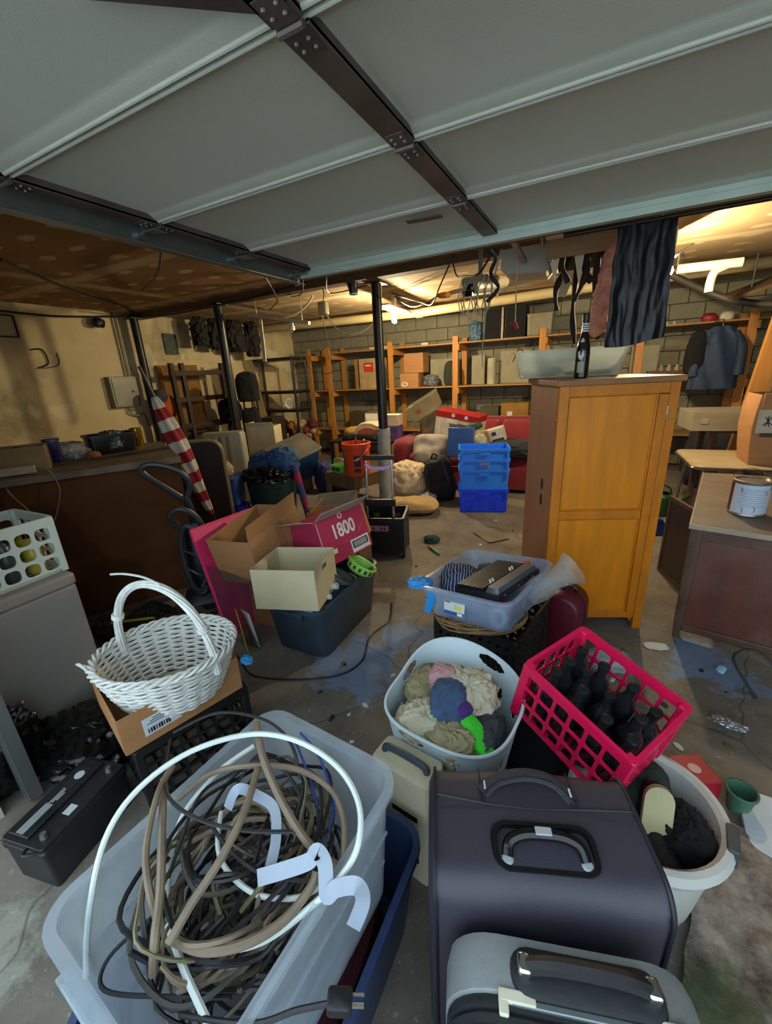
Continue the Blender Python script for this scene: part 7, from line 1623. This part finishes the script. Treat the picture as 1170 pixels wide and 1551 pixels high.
mb = MB(); mb.box((0, 0, .06), (.10, .07, .13)); meshobj('box', mb, mat('ivory_box', 'b0a070', .45), t, .012)
mb = MB(); mb.tube(smooth_path([(0, 0, .12), (.01, .02, .2), (0, 0, .32)], 4), .005, 5); meshobj('drop_wire', mb, M_blackc, t)
cable([(-2.76, 4.02, 2.19), (-2.70, 4.1, 2.05), (-2.55, 4.2, 1.98), (-2.38, 4.3, 2.05), (-2.30, 4.4, 2.25), (-2.32, 4.5, 2.48)], .006, mat('wire_white', 'c9bf9c', .5), 'white wire sagging from the junction box to the post')
cable([(-2.80, 4.0, 2.2), (-2.95, 4.3, 1.9), (-3.05, 4.5, 1.62), (-3.35, 4.6, 1.60), (-3.65, 4.7, 1.75), (-3.9, 4.8, 2.1), (-4.0, 4.9, 2.48)], .004, M_greyc, 'thin grey wire hanging in a deep loop left of the post')
cable([(-3.18, 4.4, 2.46), (-3.3, 4.4, 2.36), (-3.5, 4.4, 2.28), (-3.75, 4.4, 2.26)], .012, mat('wire_white', 'c9bf9c'), 'thick white cable drooping to the strip lamp')
WZ = ZC-.012
for p, r_, l_ in ((((-4.1, 1.8, WZ), (-4.7, 2.6, WZ-.03), (-5.3, 3.4, WZ), (-5.75, 3.85, WZ)), .012, 'dark cable stapled across the left ceiling'),
        (((-2.96, 2.31, WZ), (-3.6, 2.7, WZ-.03), (-4.4, 3.1, WZ)), .008, 'dark cable running diagonally from the door track'),
        (((-5.9, 2.3, 2.40), (-5.85, 2.9, 2.38), (-5.85, 3.5, 2.42), (-5.7, 4.0, 2.46)), .012, 'black cable along the top of the left wall'),
        (((-3.0, 3.4, WZ), (-3.3, 3.9, 2.38), (-3.7, 4.3, 2.40), (-4.4, 5.0, WZ)), .007, 'dark cable hanging beside the strip lamp'),
        (((-2.0, 2.75, WZ), (-2.4, 3.2, 2.42), (-2.8, 3.7, 2.36), (-3.3, 4.2, 2.44), (-3.5, 4.4, WZ)), .006, 'thin dark wire swagged behind the raised door'),
        (((-1.95, 2.9, WZ), (-2.3, 3.4, 2.38), (-2.6, 3.9, 2.35), (-2.25, 4.05, 2.40)), .006, 'thin dark wire swagged to the steel post'),
        (((-1.3, 3.9, WZ), (-1.5, 4.1, 2.30), (-1.7, 4.4, 2.2), (-2.0, 4.8, 2.3), (-2.5, 5.1, WZ)), .007, 'dark wire drooping between post and lamp'),
        (((-5.7, 3.95, 2.44), (-5.0, 3.9, 2.40), (-4.25, 3.84, 2.40), (-3.6, 3.85, 2.42), (-2.9, 3.9, WZ)), .010, 'dark cable strung between the posts under the beam')):
    cable(p, r_, M_blackc, l_)
t = thing('ceiling_socket', 'dark round lamp socket fixed beside the post top', 'socket', (-2.40, 4.02, 2.33))
mb = MB(); mb.lathe([(0, 0), (.04, 0), (.05, .05), (.06, .10), (.05, .17), (0, .17)], 16); meshobj('body', mb, M_post, t)
mb = MB(); mb.lathe([(.03, -.006), (.045, -.004), (.045, .006), (.03, .006)], 16, cap0=False, cap1=False); meshobj('ring', mb, mat('porcelain', 'd0cbb8'), t)
mb = MB(); mb.lump((.12, .10, .06), 170, .2); one('orange_connector', mb, mat('conn_orange', 'b06a28', .5), 'orange cable connector under the ceiling right of the bulb', 'connector', (-1.62, 4.55, 2.27))
cable([(-1.62, 4.58, 2.30), (-1.5, 4.8, 2.36), (-1.1, 5.1, 2.40), (-.6, 5.3, WZ)], .022, mat('duct_grey', '4f4a40', .5), 'dark flexible duct behind the orange connector')
cable([(-1.66, 4.52, 2.30), (-1.9, 4.7, 2.26), (-2.2, 5.0, 2.30), (-2.5, 5.2, 2.46)], .010, M_greyc, 'grey cable from the orange connector to the lamp')
# shadowy things hung in the left rear ceiling corner
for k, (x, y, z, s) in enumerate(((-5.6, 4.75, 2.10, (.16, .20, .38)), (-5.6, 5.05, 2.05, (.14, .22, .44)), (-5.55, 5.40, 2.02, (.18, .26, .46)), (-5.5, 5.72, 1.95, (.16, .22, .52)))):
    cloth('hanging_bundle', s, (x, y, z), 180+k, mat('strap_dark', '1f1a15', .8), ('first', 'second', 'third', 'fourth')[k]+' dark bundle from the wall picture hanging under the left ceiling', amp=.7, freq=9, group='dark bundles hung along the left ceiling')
